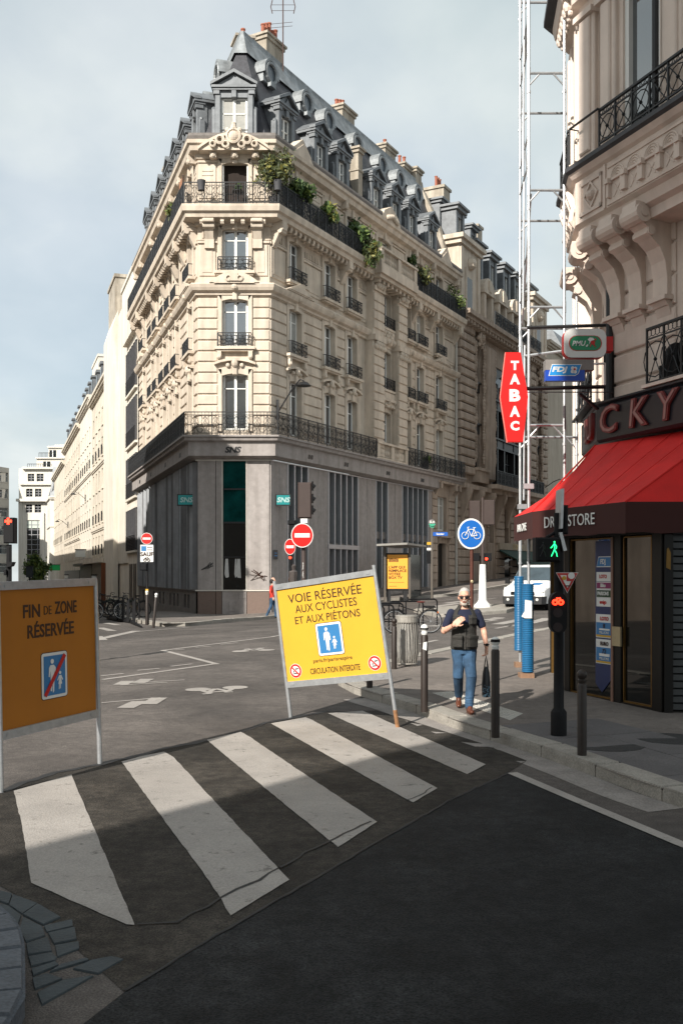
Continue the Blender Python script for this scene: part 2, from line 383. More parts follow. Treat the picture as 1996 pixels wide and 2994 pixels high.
# pavement in front of the cafe
K1 = [g2(*p) for p in [(1996,2364),(1851,2316),(1704,2259),(1539,2199),(1402,2156),(1330,2132),(1240,2096),(1168,2070),(1094,2050),(1022,2024),(988,2004),(984,1992),(1000,1980),(1050,1966),(1130,1948),(1264,1918),(1400,1888),(1590,1849),(1700,1830)]]
K1R = K1
K1 = [K1[0]+DB*9]+smooth(K1, 3)+[K1[-1]+DR*40]
IN1 = [K1[0]+Vector((6,2)), Vector((8.5,5)), Vector((6.5,14)), Vector((6,17)), Vector((5.4,21)), K1[-1]+Vector((5,-2.6))]
struct(sheet('pavement', K1+IN1[::-1], .12, PAVE, .8))
def kerb(name, line, h=.12, w=.3, m=KERB, stone=1.1):
    """kerb stones along a plan line: separate blocks with open joints"""
    mb = MB(); acc = []
    left = 0.0; acc = [line[0]]
    for a, b in zip(line, line[1:]):
        L = (b-a).length; t = stone-left
        while t < L: acc.append(a.lerp(b, t/L)); t += stone
        left = L-(t-stone)
    if (acc[-1]-line[-1]).length > .2: acc.append(line[-1])
    rows = offs(acc, -.0), offs(acc, -w)
    for i in range(len(acc)-1):
        q = [rows[0][i], rows[0][i+1], rows[1][i+1], rows[1][i]]
        c = (q[0]+q[1]+q[2]+q[3])/4; q = [c+(p-c)*.988 for p in q]
        zs = [ground(p.x, p.y) for p in q]; e = random.uniform(-.004, .006)
        lo = [(p.x, p.y, z-.1) for p, z in zip(q, zs)]; c2 = [p+(c-p).normalized()*.025 for p in q]
        md = [(p.x, p.y, z+h-.025+e) for p, z in zip(q, zs)]; hi = [(p.x, p.y, z+h+.012+e) for p, z in zip(c2, zs)]
        mb.add(lo+md+hi, [(0,1,5,4),(1,2,6,5),(2,3,7,6),(3,0,4,7),(4,5,9,8),(5,6,10,9),(6,7,11,10),(7,4,8,11),(8,9,10,11)])
    return struct(mb.build(name, m))
kerb('kerb', K1[::-1])
# pavement of the corner building
K2 = [g2(*p) for p in [(476,1833),(556,1831),(680,1818),(808,1808),(960,1783),(1118,1760),(1330,1742)]]
LK = [Vector((-6.65,46))+Vector((-.9451,-.3269))*4.2+DL*s for s in (150,60,30,8,0)]+[Vector((-8.4,39.6))]
K2 = LK+K2+[K2[-1]+DR*70]
IN2 = [PCL+DL*150+Vector((6,2)), PCL+DL*20+Vector((6,2)), Vector((-5,50)), PCR+DR*22+Vector((-6,3.3)), PCR+DR*95+Vector((-6,3.3))]
struct(sheet('pavement', K2+IN2[::-1], .12, PAVE, 1.2))
kerb('kerb', K2, w=.4)
# gutter strip of pale stone setts in front of the near kerb
gi = smooth(K1R, 3)[:26]; go = offs(gi, .0); 
GUT = mat('gutter_stone', (.23,.21,.195), .85, .22, 3, .3, 50, speck=.2)
struct(sheet('gutter', [p for p in offs(gi[::-1], .38)]+gi, .004, GUT, .8))
# flagstones along the kerb
FLAG = mat('flagstone', (.105,.098,.098), .85, .2, 1.2, .3, 60, speck=.2)
KF = [K1R[0]+DB*9]+K1R
fi = offs(KF[::-1], -.3)[::-1]; fo = offs(KF[::-1], -1.75)[::-1]
mbf = MB()
for i in range(1, 5):
    a0, a1, b0, b1 = fi[i], fi[i+1], fo[i], fo[i+1]
    n = max(1, round((a1-a0).length/.75))
    for k in range(n):
        for r in range(2):
            t0 = (k+(.5 if r else 0)*0)/n; t1 = (k+1)/n; s0 = r/2; s1 = (r+1)/2
            def P(t, s): return a0.lerp(a1, t).lerp(b0.lerp(b1, t), s)
            q = [P(t0,s0),P(t1,s0),P(t1,s1),P(t0,s1)]; c = sum(q, Vector((0,0)))/4; q = [c+(p-c)*.985 for p in q]
            mbf.prism([(p.x,p.y,ground(p.x,p.y)+.05) for p in q], (0,0,.079+random.uniform(-.001,.002)))
struct(mbf.build('flagstones', FLAG))
def rough_line(P, amp):
    out = []
    for p, q in zip(P, P[1:]):
        n = max(1, int((q-p).length/.15)); out += [p.lerp(q, k/n)+(Vector((random.uniform(-amp,amp), random.uniform(-amp,amp))) if k else Vector((0,0))) for k in range(n)]
    return out+[P[-1]]
def rough_edges(poly, amp=.004):
    out = []
    for i, p in enumerate(poly):
        q = poly[(i+1) % len(poly)]; n = max(1, int((q-p).length/.12))
        for k in range(n):
            r = p.lerp(q, k/n)
            if k: r = r+Vector((random.uniform(-amp,amp), random.uniform(-amp,amp)))
            out.append(r)
    return out
# paint and patches, laid as sheets
ZH = .005
def gpoly(pts): return [g2(*p) for p in pts]
struct(sheet('new_asphalt', rough_line(gpoly([(363,2905),(560,2783),(998,2528),(1310,2346),(1488,2262),(1996,2470)]), .007)+[g2(1996,2470)+DB*6, Vector((-3,1.0)), Vector((-1.6,3.2))], .006, ASPHN, 1.0))
old = sheet('crosswalk_asphalt', gpoly([(0,2318),(143,2266),(285,2237),(370,2220),(489,2190),(607,2167),(700,2142),(780,2118),(880,2098),(960,2082),(1100,2078),(1240,2120),(1420,2178),(1540,2225),(1488,2258),(1310,2342),(998,2524),(560,2779),(363,2901),(240,2790),(120,2660),(0,2590)])+[Vector((-4.5,6.6)), Vector((-5.5,9.0))], .004, ASPH2, .9)
struct(old)
STR = [[(41,2315),(210,2267),(394,2709),(370,2707),(92,2585),(64,2410)],
       [(356,2229),(410,2214),(480,2200),(508,2216),(846,2576),(675,2681),(614,2582)],
       [(605,2165),(704,2142),(730,2156),(1102,2406),(988,2480)],
       [(792,2117),(893,2099),(915,2108),(1278,2307),(1207,2349)],
       [(958,2087),(1060,2080),(1085,2090),(1419,2237),(1365,2266)]]
stripes = [struct(sheet('zebra_stripe', rough_edges(gpoly(q)), .010, PAINT, .9)) for q in STR]
def line_marks(name, segs, m=PAINT, w=.12, dz=.008):
    obs = []
    for a, b in segs:
        a = g2(*a) if not isinstance(a, Vector) else a; b = g2(*b) if not isinstance(b, Vector) else b
        t = (b-a).normalized(); n = Vector((-t.y, t.x))*w/2
        obs.append(sheet('x', [a-n, b-n, b+n, a+n], dz, m, 1.5))
    return struct(join_meshes(name, obs))
# white edge line on the near right
line_marks('edge_line', [((1496,2262),(1996,2474)), (g2(1996,2474), g2(1996,2474)+DB*5)], w=.115, dz=.012)
def crack(name, pts, w=.03, dz=.0125, jit=.02):
    P = [g2(*p) for p in pts]; L = []
    for a, b in zip(P, P[1:]):
        n = max(1, int((b-a).length/.12)); L += [a.lerp(b, i/n)+Vector((random.uniform(-jit,jit), random.uniform(-jit,jit))) for i in range(n)]
    L.append(P[-1]); l = offs(L, w/2); r = offs(L, -w/2)
    l = [p+Vector((random.uniform(-w,w), random.uniform(-w,w)))*.3 for p in l]
    mb = MB(); n = len(L)
    mb.v = [(p.x,p.y,ground(p.x,p.y)+dz) for p in l+r]; mb.f = [(i,i+1,n+i+1,n+i) for i in range(n-1)]; mb.mi = [0]*(n-1)
    return struct(mb.build(name, TAR))
crack('tar_seam', [(0,2316),(143,2266),(285,2237),(370,2218),(489,2189),(607,2165),(700,2140),(780,2115),(880,2094),(960,2080)], w=.09, dz=.0075, jit=.025)
crack('crack', [(363,2903),(560,2781),(998,2526),(1310,2344),(1488,2260)], w=.02, jit=.008)
crack('crack', [(405,2706),(520,2700),(640,2630),(700,2605),(760,2575),(820,2540)], w=.022)
crack('crack', [(820,2540),(940,2470),(1010,2440),(1085,2405)], w=.02)
crack('crack', [(1175,2345),(1225,2330),(1262,2305)], w=.012)
# markings in the middle of the crossing
line_marks('cycle_lane_line', [((300,1988),(634,1941)),((636,1943),(474,1902)),((472,1903),(800,1862)),((796,1862),(900,1846))], w=.13)
line_marks('dashes', [((296,1977),(362,1970)),((402,1961),(467,1955)),((500,1949),(562,1942)),((512,1901),(540,1899)),((572,1894),(617,1890)),((645,1885),(694,1880))], w=.1)
line_marks('direction_arrow', [((352,2003),(375,1992)),((404,1998),(432,1986))], w=.26)
line_marks('direction_arrow', [((352,2004),(490,1996)),((420,1996),(540,1989)),((297,2056),(470,2041))], w=.07)
line_marks('direction_arrow', [((367,2071),(410,2051)),((435,2060),(466,2041))], w=.26)
line_marks('stop_line', [((380,1849),(556,1834))], w=.12)
line_marks('parking_line', [((292,1836),(330,1845)),((300,1867),(400,1845)),((310,1822),(345,1828)),((285,1861),(300,1872))], w=.3)
def bike_mark(cx, cy, sc, d):
    """painted bicycle, lying on the road along the direction d"""
    c = g2(cx, cy); e = Vector((-d.y, d.x)); segs = []
    def q(a, b): return c+d*a*sc+e*b*sc
    obs = []
    for x in (-.55, .55):
        pts = [q(x+.38*math.cos(2*math.pi*i/16), .38*math.sin(2*math.pi*i/16)) for i in range(16)]
        obs.append(sheet('x', pts, .008, PAINT, 2))
    for a, b in [((-.55,0),(-.2,.7)),((-.2,.7),(.4,.75)),((.4,.75),(.05,.05)),((.05,.05),(-.2,.7)),((.55,0),(.4,.75)),((.4,.75),(.35,1.0)),((.35,1.0),(.6,1.05)),((-.3,.9),(-.05,.9))]:
        p0 = q(*a); p1 = q(*b); t = (p1-p0).normalized(); n = Vector((-t.y,t.x))*.05
        obs.append(sheet('x', [p0-n,p1-n,p1+n,p0+n], .009, PAINT, 2))
    return struct(join_meshes('cycle_symbol', obs))
bike_mark(634, 2014, .58, Vector((-.95,-.3)).normalized())
bike_mark(741, 1903, .55, Vector((.95,.2)).normalized())
# far zebra stripes and lane lines on the right hand street
line_marks('far_zebra', [((1255,1832),(1440,1814)),((1268,1806),(1390,1797)),((1452,1826),(1530,1810)),((1500,1832),(1600,1808)),((1372,1820),(1460,1806)),((1250,1790),(1330,1785)),((1300,1764),(1370,1756)),((1255,1776),(1340,1764)),((1390,1776),(1452,1768))], w=.45)
line_marks('lane_dashes', [((1448,1838),(1496,1829)),((1222,1884),(1278,1872)),((1496,1842),(1570,1840)),((1140,1858),(1190,1851)),((1280,1757),(1330,1752)),((1420,1752),(1450,1749))], w=.14)
# light tactile strip and manhole on the cafe pavement
TACT = mat('tactile_slab', (.42,.40,.36), .8, .1, 3, .2, 60)
tp = gpoly([(1262,2049),(1318,2044),(1528,2113),(1490,2134)])
def lift(o, h):
    for v in o.data.vertices: v.co.z += h
    return o
lift(struct(sheet('tactile_paving', tp, .0, TACT, .8)), .124)
mb = MB(); a0, a1, a3, a2 = tp
for i in range(26):
    for j in range(6):
        p = a0.lerp(a3, (i+.5)/26*1.0).lerp(a1.lerp(a2, (i+.5)/26), (j+.5)/6) if False else a0.lerp(a2, (i+.5)/26).lerp(a1.lerp(a3, (i+.5)/26), (j+.5)/6)
        mb.disc((p.x,p.y,ground(p.x,p.y)+.123), .022, .009, 'z', 6, .014)
struct(mb.build('tactile_studs', TACT))
mb = MB()
for px, py, r in ((1770,2178,.42),(1960,2160,.4)):
    c = gnd(px, py, .125); mb.disc(c, r, .004, 'z', 24)
struct(mb.build('manhole_cover', mat('cast_iron', (.03,.03,.03), .7, .3, 20, .5, 40)))
mb = MB(); c = gnd(1700, 2020, 0)
struct(mb.box(-.01,.01,-.01,.01,-.3,-.2).build('drain', TAR, loc=c)) if False else None
# corner pavement at the lower left, with a fan of granite setts
KL = [g2(*p) for p in [(75,2994),(74,2880),(70,2811),(48,2754),(0,2706)]]
KL = [KL[0]+Vector((.15,-3.0))]+smooth(KL, 4)+[KL[-1]+Vector((-1.6,.35))]
struct(sheet('pavement', KL+[Vector((-5.5,6)), Vector((-5.5,-1))], .12, mat('blue_pavement', (.07,.08,.095), .85, .2, 2, .3, 60, speck=.2), .8))
kerb('kerb', KL, w=.25, m=mat('blue_kerb', (.09,.10,.115), .8, .2, 3, .3, 50, speck=.2), stone=.28)
mb = MB()
def slab(q):
    c = sum(q, Vector((0,0)))/len(q); q = [c+(p-c)*.955+Vector((random.uniform(-.004,.004), random.uniform(-.004,.004))) for p in q]; h = .042+random.uniform(-.0015,.002)
    lo = [(p.x,p.y,ground(p.x,p.y)-.03) for p in q]; e = [c+(p-c)*.97 for p in q]; n = len(q)
    mb.add(lo+[(p.x,p.y,z+h-.008) for (x,y,z), p in zip(lo, q)]+[(p.x,p.y,ground(p.x,p.y)-.03+h) for p in e], [(k,(k+1)%n,n+(k+1)%n,n+k) for k in range(n)]+[(n+k,n+(k+1)%n,2*n+(k+1)%n,2*n+k) for k in range(n)]+[tuple(range(2*n,3*n))])
for q in [[(0,640),(60,655),(40,705),(0,690)],[(60,655),(175,700),(105,750),(40,705)],[(175,700),(285,765),(200,800),(105,750)],[(200,803),(335,772),(342,803),(215,833)],[(220,838),(345,808),(356,866),(245,888)],[(248,893),(362,872),(372,906),(265,946)],
          [(0,700),(40,710),(100,755),(80,808),(0,785)],[(105,760),(195,806),(214,848),(120,880),(85,815)],[(120,885),(220,855),(242,920),(125,938)],[(125,943),(242,925),(262,950),(258,962),(140,990)],[(145,1003),(258,966),(278,982),(150,1032)],[(282,980),(400,950),(412,960),(222,1016)],[(420,962),(515,942),(575,955),(450,1025),(330,1000)],[(150,1045),(215,1020),(290,1045),(160,1095)],[(165,1112),(295,1050),(440,1030),(190,1172)]]:
    slab([g2(x*.6365, y*.6365+2200) for x, y in q])
struct(mb.build('granite_setts', SETT))
# ------------------------------------------------------------------ the corner building
LR, LL, LC = 22.96, 19.86, 3.32
AR = math.atan2(.8799, .4751); AL = math.atan2(-.9451, .3269)
PL0 = PCL+DL*LL; PR0 = PCR+DR*LR
PLINE = [PL0, PCL, PCR, PR0]
RB = Vector((-5.0, 46.0)); RBZ = 0.3
bld = thing('corner_building', 'cream stone corner apartment building with slate mansard above a grey concrete shop floor', 'building', (RB.x, RB.y, RBZ))
class Fac:
    """a facade: local x runs left to right seen from the street, local y goes inward"""
    def __init__(s, org, ang, root, rz):
        s.loc = (org.x-root.x, org.y-root.y, -rz); s.ang = ang; s.root = None
    def at(s, u, d=0.0, z=0.0):
        c, q = math.cos(s.ang), math.sin(s.ang)
        return (s.loc[0]+u*c-d*q, s.loc[1]+u*q+d*c, s.loc[2]+z)
FC = Fac(PCL, 0.0, RB, RBZ); FR = Fac(PCR, AR, RB, RBZ); FL = Fac(PL0, AL, RB, RBZ)
def put(mb, fac, name, m, parent=None, u=0.0, d=0.0, z=0.0, smooth=False):
    return mb.build(name, m, parent or bld, smooth, fac.at(u, d, z), fac.ang)
WR = [(2.2,1.15),(5.6,1.15),(8.05,1.15),(12.0,1.7),(15.35,.6),(17.05,1.1),(20.05,1.15)]
WC = [(1.73,1.2)]
WL = [(LL-c, w) for c, w in [(17.2,1.15),(13.65,1.05),(11.7,1.05),(9.2,1.1),(7.27,1.1),(5.15,1.1),(1.57,1.15)]]
FLO = [(8.75,11.38),(12.62,14.84),(16.12,18.1),(19.25,21.15)]
def wall_of(fac, L, wins, is_r=False):
    mb = MB()
    ops = [(c-w/2, c+w/2, a, b) for c, w in wins for a, b in FLO]
    mb.wall(L, 8.0, 22.0, ops, .32)
    edges = [0.0]+[x for c, w in wins for x in (c-w/2-.22, c+w/2+.22)]+[L]
    piers = [(edges[i], edges[i+1]) for i in range(0, len(edges), 2)]
    for a, b in piers:
        if b-a < .25: continue
        a2, b2 = a+(.0 if a == 0 else .02), b
        z = 8.42
        while z < 15.0:                                         # rusticated courses
            if not (is_r and 9.6 < (a+b)/2 < 14.3):
                mb.cbox(a2, b2, -.07, .0, z+.035, z+.455, .025)
            z += .5
        if b-a > .5:                                            # recessed panels of the upper floor
            mb.cbox(a+.08, b-.08, -.05, 0, 15.9, 17.35, .02); mb.cbox(a+.22, b-.22, -.075, 0, 16.05, 17.2, .02)
            mb.box(a, b, -.09, 0, 17.42, 17.52); mb.box(a, b, -.06, 0, 17.56, 17.62)
            for k in range(int((b-a-.3)/.16)):
                mb.box(a+.2+k*.16, a+.28+k*.16, -.06, 0, 17.66, 17.95)
            mb.cbox(a+.06, b-.06, -.05, 0, 19.5, 21.1, .02); mb.box(a, b, -.08, 0, 21.15, 21.25)
            mb.box(a+.2, b-.2, -.075, 0, 20.75, 20.85); mb.box(a+.2, b-.2, -.075, 0, 20.55, 20.62)
    for c, w in wins:
        for i, (a, b) in enumerate(FLO):
            h = w/2
            for sg in (-1, 1):                                  # surrounds
                x0, x1 = sorted((c+sg*h, c+sg*(h+.2)))
                mb.cbox(x0, x1, -.10, 0, a-.05, b+.22, .02)
            n = 6                                               # segmental head
            top = [(c+(k/n*2-1)*(h+.2), b+.22+.13*(1-(k/n*2-1)**2)) for k in range(n+1)]
            low = [(c+(k/n*2-1)*h, b-.10+.10*(1-(k/n*2-1)**2)) for k in range(n+1)]
            mb.prism([(x,-.10,z) for x, z in low]+[(x,-.10,z) for x, z in reversed(top)], (0,.14,0))
            mb.cbox(c-.11, c+.11, -.2, 0, b-.08, b+.42, .03)    # keystone
            if i == 0:
                arc = [(c+(k/n*2-1)*(h+.36), b+.38+.20*(1-(k/n*2-1)**2)) for k in range(n+1)]
                mb.prism([(x,-.24,z) for x, z in arc]+[(x,-.24,z+.11) for x, z in reversed(arc)], (0,.24,0))
                mb.sphere((c, -.2, b+.45), .17, 8, 6, (1,.8,1.2))
                for sg in (-1, 1): mb.sphere((c+sg*.32, -.14, b+.36), .11, 7, 5)
            if i in (1, 2):
                mb.box(c-h-.34, c+h+.34, -.34, 0, a-.16, a-.03); mb.box(c-h-.26, c+h+.26, -.26, 0, a-.24, a-.16)
            if i == 1:
                for sg in (-1, 1):
                    x = c+sg*(h+.12); mb.box(x-.1, x+.1, -.26, 0, a-.52, a-.24); mb.sphere((x,-.2,a-.5), .12, 7, 5); mb.box(x-.08, x+.08, -.14, 0, a-.8, a-.5)
            if i == 1:                                          # pediment over the second floor windows
                if c in (2.2, 20.05) or (not is_r and w > 1.12 and c != 1.73):
                    mb.prism([(c-1.3,-.42,15.5),(c+1.3,-.42,15.5),(c,-.42,16.05)], (0,.42,0))
                    mb.prism([(c-1.0,-.46,15.56),(c+1.0,-.46,15.56),(c,-.46,15.9)], (0,.04,0))
                elif c == 1.73:
                    arc = [(c+(k/10*2-1)*1.15, 15.5+.55*(1-abs(k/10*2-1)**1.7)) for k in range(11)]
                    mb.prism([(x,-.44,z) for x, z in arc], (0,.44,0))
                    inn = [(c+(k/10*2-1)*.95, 15.46+.42*(1-abs(k/10*2-1)**1.7)) for k in range(11)]
                    mb.prism([(x,-.47,z) for x, z in inn], (0,.03,0))
                    for sg in (-1, 1): mb.ring((c+sg*.26,-.5,15.68), .12, .05, n=9)
                    mb.box(c-.17, c+.17, -.54, -.4, 15.55, 15.9)
                mb.sphere((c,-.3,15.32), .17, 8, 6)
    return mb
mb = wall_of(FR, LR, WR, True)
for a, b in ((9.75,11.05),(12.95,14.1)):                        # projecting bay: piers, capitals and heads
    mb.cbox(a, b, -.5, 0, 8.3, 18.2, .05)
    z = 8.6
    while z < 17.4:
        if not 14.5 < z < 15.6: mb.cbox(a+.0, b-.0, -.57, -.45, z+.03, z+.46, .03)
        z += .5
    mb.box(a-.06, b+.06, -.66, 0, 14.95, 15.25); mb.box(a-.02, b+.02, -.62, 0, 17.7, 17.95)
    for k in range(7): mb.sphere((a+.15+k*(b-a-.3)/6, -.58, 14.6+.2*(k%2)), .16, 7, 5)
    for k in range(3): mb.sphere(((a+b)/2+(k-1)*.3, -.62, 18.0), .2, 7, 5)
mb.box(11.05, 12.95, -.3, -.02, 11.6, 12.4); mb.box(11.0, 13.0, -.42, 0, 11.9, 12.05); mb.box(11.05, 12.95, -.3, -.02, 15.2, 15.95)
for k in range(9):
    mb.sphere((11.25+.18*k, -.34, 15.55+.25*math.sin(k*2.1)), .14, 7, 5); mb.sphere((11.2+.2*k, -.32, 11.75+.15*math.sin(k*1.7)), .1, 7, 5)
mb.prism([(10.7,-.55,21.95),(13.3,-.55,21.95),(12.9,-.55,22.5),(12.0,-.55,22.95),(11.1,-.55,22.5)], (0,.6,0))
for k in range(7): mb.sphere((11.4+.2*k, -.6, 22.15+.2*(3-abs(k-3))/3), .15, 7, 5)
for c in (2.2, 20.2): 
    mb.prism([(c-1.35,-.5,21.95),(c+1.35,-.5,21.95),(c,-.5,23.0)], (0,.55,0)); mb.prism([(c-.95,-.55,22.05),(c+.95,-.55,22.05),(c,-.55,22.75)], (0,.06,0))
put(mb, FR, 'wall', STONE)
mb = wall_of(FC, LC, WC); c = 1.73
arc = [(c+(k/14*2-1)*1.62, 21.5+.66*(1-abs(k/14*2-1)**2)) for k in range(15)]
mb.prism([(x,-.62,z) for x, z in arc], (0,.6,0))
for k in range(14):
    (x0,z0),(x1,z1) = arc[k],arc[k+1]; mb.prism([(x0,-.72,z0),(x1,-.72,z1),(x1,-.72,z1+.13),(x0,-.72,z0+.13)], (0,.7,0))
mb.sphere((c,-.74,22.08), .25, 12, 8, (1,.6,1)); mb.ring((c,-.78,22.08), .3, .07, n=14)
for sg in (-1, 1):
    mb.ring((c+sg*.62,-.74,21.92), .17, .08, n=10); mb.ring((c+sg*.95,-.72,21.74), .12, .06, n=9); mb.ring((c+sg*.36,-.74,21.72), .14, .06, n=9); mb.sphere((c+sg*.28,-.72,22.36), .12, 7, 5)
for k in range(3): mb.sphere((c,-.7,22.42+.12*k), .17-.035*k, 8, 6)
for u in (.55, 2.77):                                           # big consoles under the upper balcony
    mb.box(u-.24, u+.24, -.62, 0, 18.28, 18.62); mb.cbox(u-.27, u+.27, -.7, 0, 18.2, 18.34, .03); mb.prism([(u-.2,-.08,17.3),(u-.2,-.5,18.2),(u-.2,0,18.2),(u-.2,0,17.3)], (.4,0,0))
    mb.tube((u-.27,-.42,18.1),(u+.27,-.42,18.1),.14,10); mb.box(u-.22, u+.22, -.2, 0, 17.15, 17.6)
put(mb, FC, 'wall', STONE)
put(wall_of(FL, LL, WL), FL, 'wall', STONE)

def belt_part(name, prof, m, pl=PLINE, cap=True, parent=None):
    b = MB(); belt(b, pl, [(d, z-RBZ) for d, z in prof], RB, cap); return b.build(name, m, parent or bld)
belt_part('string_course', [(0,14.98),(.14,15.0),(.16,15.1),(.3,15.18),(.36,15.3),(.4,15.44),(.36,15.5),(0,15.52)], STONE)
belt_part('cornice', [(0,18.2),(.12,18.22),(.14,18.36),(.66,18.42),(.7,18.6),(.82,18.66),(.86,18.86),(.86,18.96),(0,18.98)], STONE)
belt_part('cornice', [(0,21.3),(.1,21.32),(.14,21.5),(.4,21.58),(.46,21.8),(.56,21.86),(.58,22.02),(0,22.04)], STONE)
belt_part('gutter', [(.3,22.04),(.5,22.06),(.54,22.2),(.5,22.34),(.42,22.34),(.40,22.2),(-.2,22.18)], DARKST)
def modillions(L, z, d, h, step, wid, skip=()):
    mb = MB(); n = int(L/step)
    for i in range(n):
        u = (i+.5)*L/n
        if any(a < u < b for a, b in skip): continue
        mb.box(u-wid/2, u+wid/2, -d, 0, z-h, z); mb.tube((u-wid/2,-d+.1,z-h),(u+wid/2,-d+.1,z-h),.09,6)
    return mb
for fac, L in ((FR, LR), (FL, LL), (FC, LC)):
    mb = modillions(L, 18.42, .56, .17, .42, .17, ((9.6,14.2),) if fac is FR else ())
    if fac is not FC:
        for u in ([.3,6.9,15.9,18.6,22.6] if fac is FR else [.4,3.0,7.4,10.6,14.4,16.8,19.5]):
            mb.box(u-.2, u+.2, -.66, 0, 18.02, 18.42); mb.prism([(u-.16,0,17.3),(u-.16,-.1,17.3),(u-.16,-.5,18.02),(u-.16,0,18.02)], (.32,0,0)); mb.tube((u-.22,-.5,18.0),(u+.22,-.5,18.0),.13,8)
            mb.box(u-.13, u+.13, -.42, 0, 21.2, 21.62); mb.sphere((u,-.34,21.3), .16, 7, 5)
    else:
        for u in (.75, 1.73, 2.7): mb.box(u-.15, u+.15, -.42, 0, 21.25, 21.6); mb.sphere((u,-.36,21.35), .15, 8, 6)
    put(mb, fac, 'bracket', STONE)
# bay: a heavier balcony slab with stone balusters above, and another over the shop
def balustrade(a, b, d, z0, z1, fac):
    mb = MB(); mb.box(a, b, d, d+.3, z0, z0+.14); mb.box(a-.04, b+.04, d-.05, d+.35, z1-.12, z1)
    for x in (a, (a+b)/2-.18, b-.36): mb.cbox(x, x+.36, d, d+.3, z0+.14, z1-.12, .02)
    x = a+.46
    while x < b-.42:
        if abs(x-(a+b)/2) > .26:
            mb.lathe([(.05,z0+.14),(.06,z0+.22),(.04,z0+.28),(.085,z0+.45),(.045,z0+.62),(.06,z1-.2),(.05,z1-.12)], 8, (x, d+.15))
        x += .2
    return put(mb, fac, 'balustrade', STONE)
mb = MB(); mb.box(9.5, 14.35, -1.15, 0, 18.5, 18.95); mb.box(9.6, 14.25, -1.0, 0, 18.3, 18.5)
for k in range(9): mb.box(9.8+k*.53, 10.0+k*.53, -.85, 0, 18.1, 18.35)
put(mb, FR, 'balcony_slab', STONE)
balustrade(9.55, 14.3, -1.1, 18.95, 19.95, FR); balustrade(9.9, 13.95, -.68, 8.42, 9.42, FR)
# lower balcony slab, granite fascia of the shop
belt_part('balcony_slab', [(0,8.02),(.5,8.04),(.52,8.14),(.68,8.2),(.72,8.32),(.8,8.36),(.8,8.44),(0,8.46)], CONC)
# balconies: iron railings
def rail(fac, L, x0, d, z, h, name='railing', dense=1.0, t=.014, pitch=.115): 
    mb = MB(); railing(mb, L, h, x0, d, z, dense, t, pitch); return put(mb, fac, name, IRON)
o7 = .72*(math.tan(R(61.63/2))); o7l = .72*math.tan(R(70.9/2))
rail(FC, LC+o7+o7l, -o7l, -.72, 8.45, 1.05, pitch=.16, t=.012); rail(FR, 9.8+o7, -o7, -.72, 8.45, 1.05); rail(FR, 22.9-13.95, 13.95, -.72, 8.45, 1.05); rail(FL, LL+o7l, 0, -.72, 8.45, 1.05)
rail(FC, LC+o7+o7l, -o7l, -.76, 18.97, 1.0, t=.013); rail(FR, 9.5+o7, -o7, -.76, 18.97, 1.0, t=.02, pitch=.09); rail(FR, 22.9-14.35, 14.35, -.76, 18.97, 1.0, t=.02, pitch=.09); rail(FL, LL+o7l, 0, -.76, 18.97, 1.0, t=.02, pitch=.09)
# windows
def window_parts(w, h, transom=.74):
    f = MB(); fr = .07
    f.box(-w/2, -w/2+fr, 0, .08, 0, h); f.box(w/2-fr, w/2, 0, .08, 0, h); f.box(-w/2+fr, w/2-fr, 0, .08, h-fr, h); f.box(-w/2+fr, w/2-fr, 0, .08, 0, .12)
    f.box(-.06, .06, -.02, .08, .12, h-fr); f.box(-w/2+fr, w/2-fr, -.01, .07, h*transom, h*transom+.045)
    for sg in (-1, 1):
        x = sg*(w/2-fr-.02); f.box(x-.03, x+.03, -.01, .07, .12, h-fr)
    return f
WIN = {}
CURT = mat('net_curtain', (.33,.325,.30), .9, .1, 6)
def window(fac, parent, u, d, z, w, h, curtain=None, name='window'):
    if curtain is None: curtain = 0 if fac is FC else random.choice((0, 0, .4, .4, 1.0))
    key = (round(w,2), round(h,2), curtain)
    if key not in WIN:
        fo = window_parts(w, h).build(name, WHITE, parent, loc=fac.at(u,d,z), rz=fac.ang)
        g = MB(); g.box(-w/2+.03, w/2-.03, .03, .045, .05, h-.03); g.build('pane', GLASS, fo)
        if curtain:
            c = MB()
            n = 12
            for k in range(n):
                x0 = -w/2+k*w/n*curtain; x1 = -w/2+(k+1)*w/n*curtain
                c.quad((x0,.0+.012*(k%2),.1),(x1,.012*((k+1)%2),.1),(x1,.012*((k+1)%2),h-.1),(x0,.012*(k%2),h-.1))
            c.build('curtain', CURT, fo)
        WIN[key] = fo; return fo
    o = cp(WIN[key], parent, fac.at(u,d,z), fac.ang); return o
BALC = {}
def balconet(fac, parent, u, z, w, h=.62):
    k = round(w,2)
    if k not in BALC:
        mb = MB(); railing(mb, w+.34, h, -w/2-.17, -.3, 0, .6, .016, .12)
        for sg in (-1, 1): mb.box(sg*(w/2+.16)-.012, sg*(w/2+.16)+.012, -.3, 0, h-.03, h); mb.box(sg*(w/2+.16)-.012, sg*(w/2+.16)+.012, -.3, 0, .06, .09)
        BALC[k] = mb.build('balconet', IRON, parent, loc=fac.at(u,0,z), rz=fac.ang); return
    cp(BALC[k], parent, fac.at(u,0,z), fac.ang)
for fac, wins in ((FR, WR), (FC, WC), (FL, WL)):
    for j, (c, w) in enumerate(wins):
        for i, (a, b) in enumerate(FLO):
            if fac is FC and i == 3: continue
            window(fac, bld, c, .2, a, w, b-a)
            if i in (1, 2): balconet(fac, bld, c, a-.02, w)
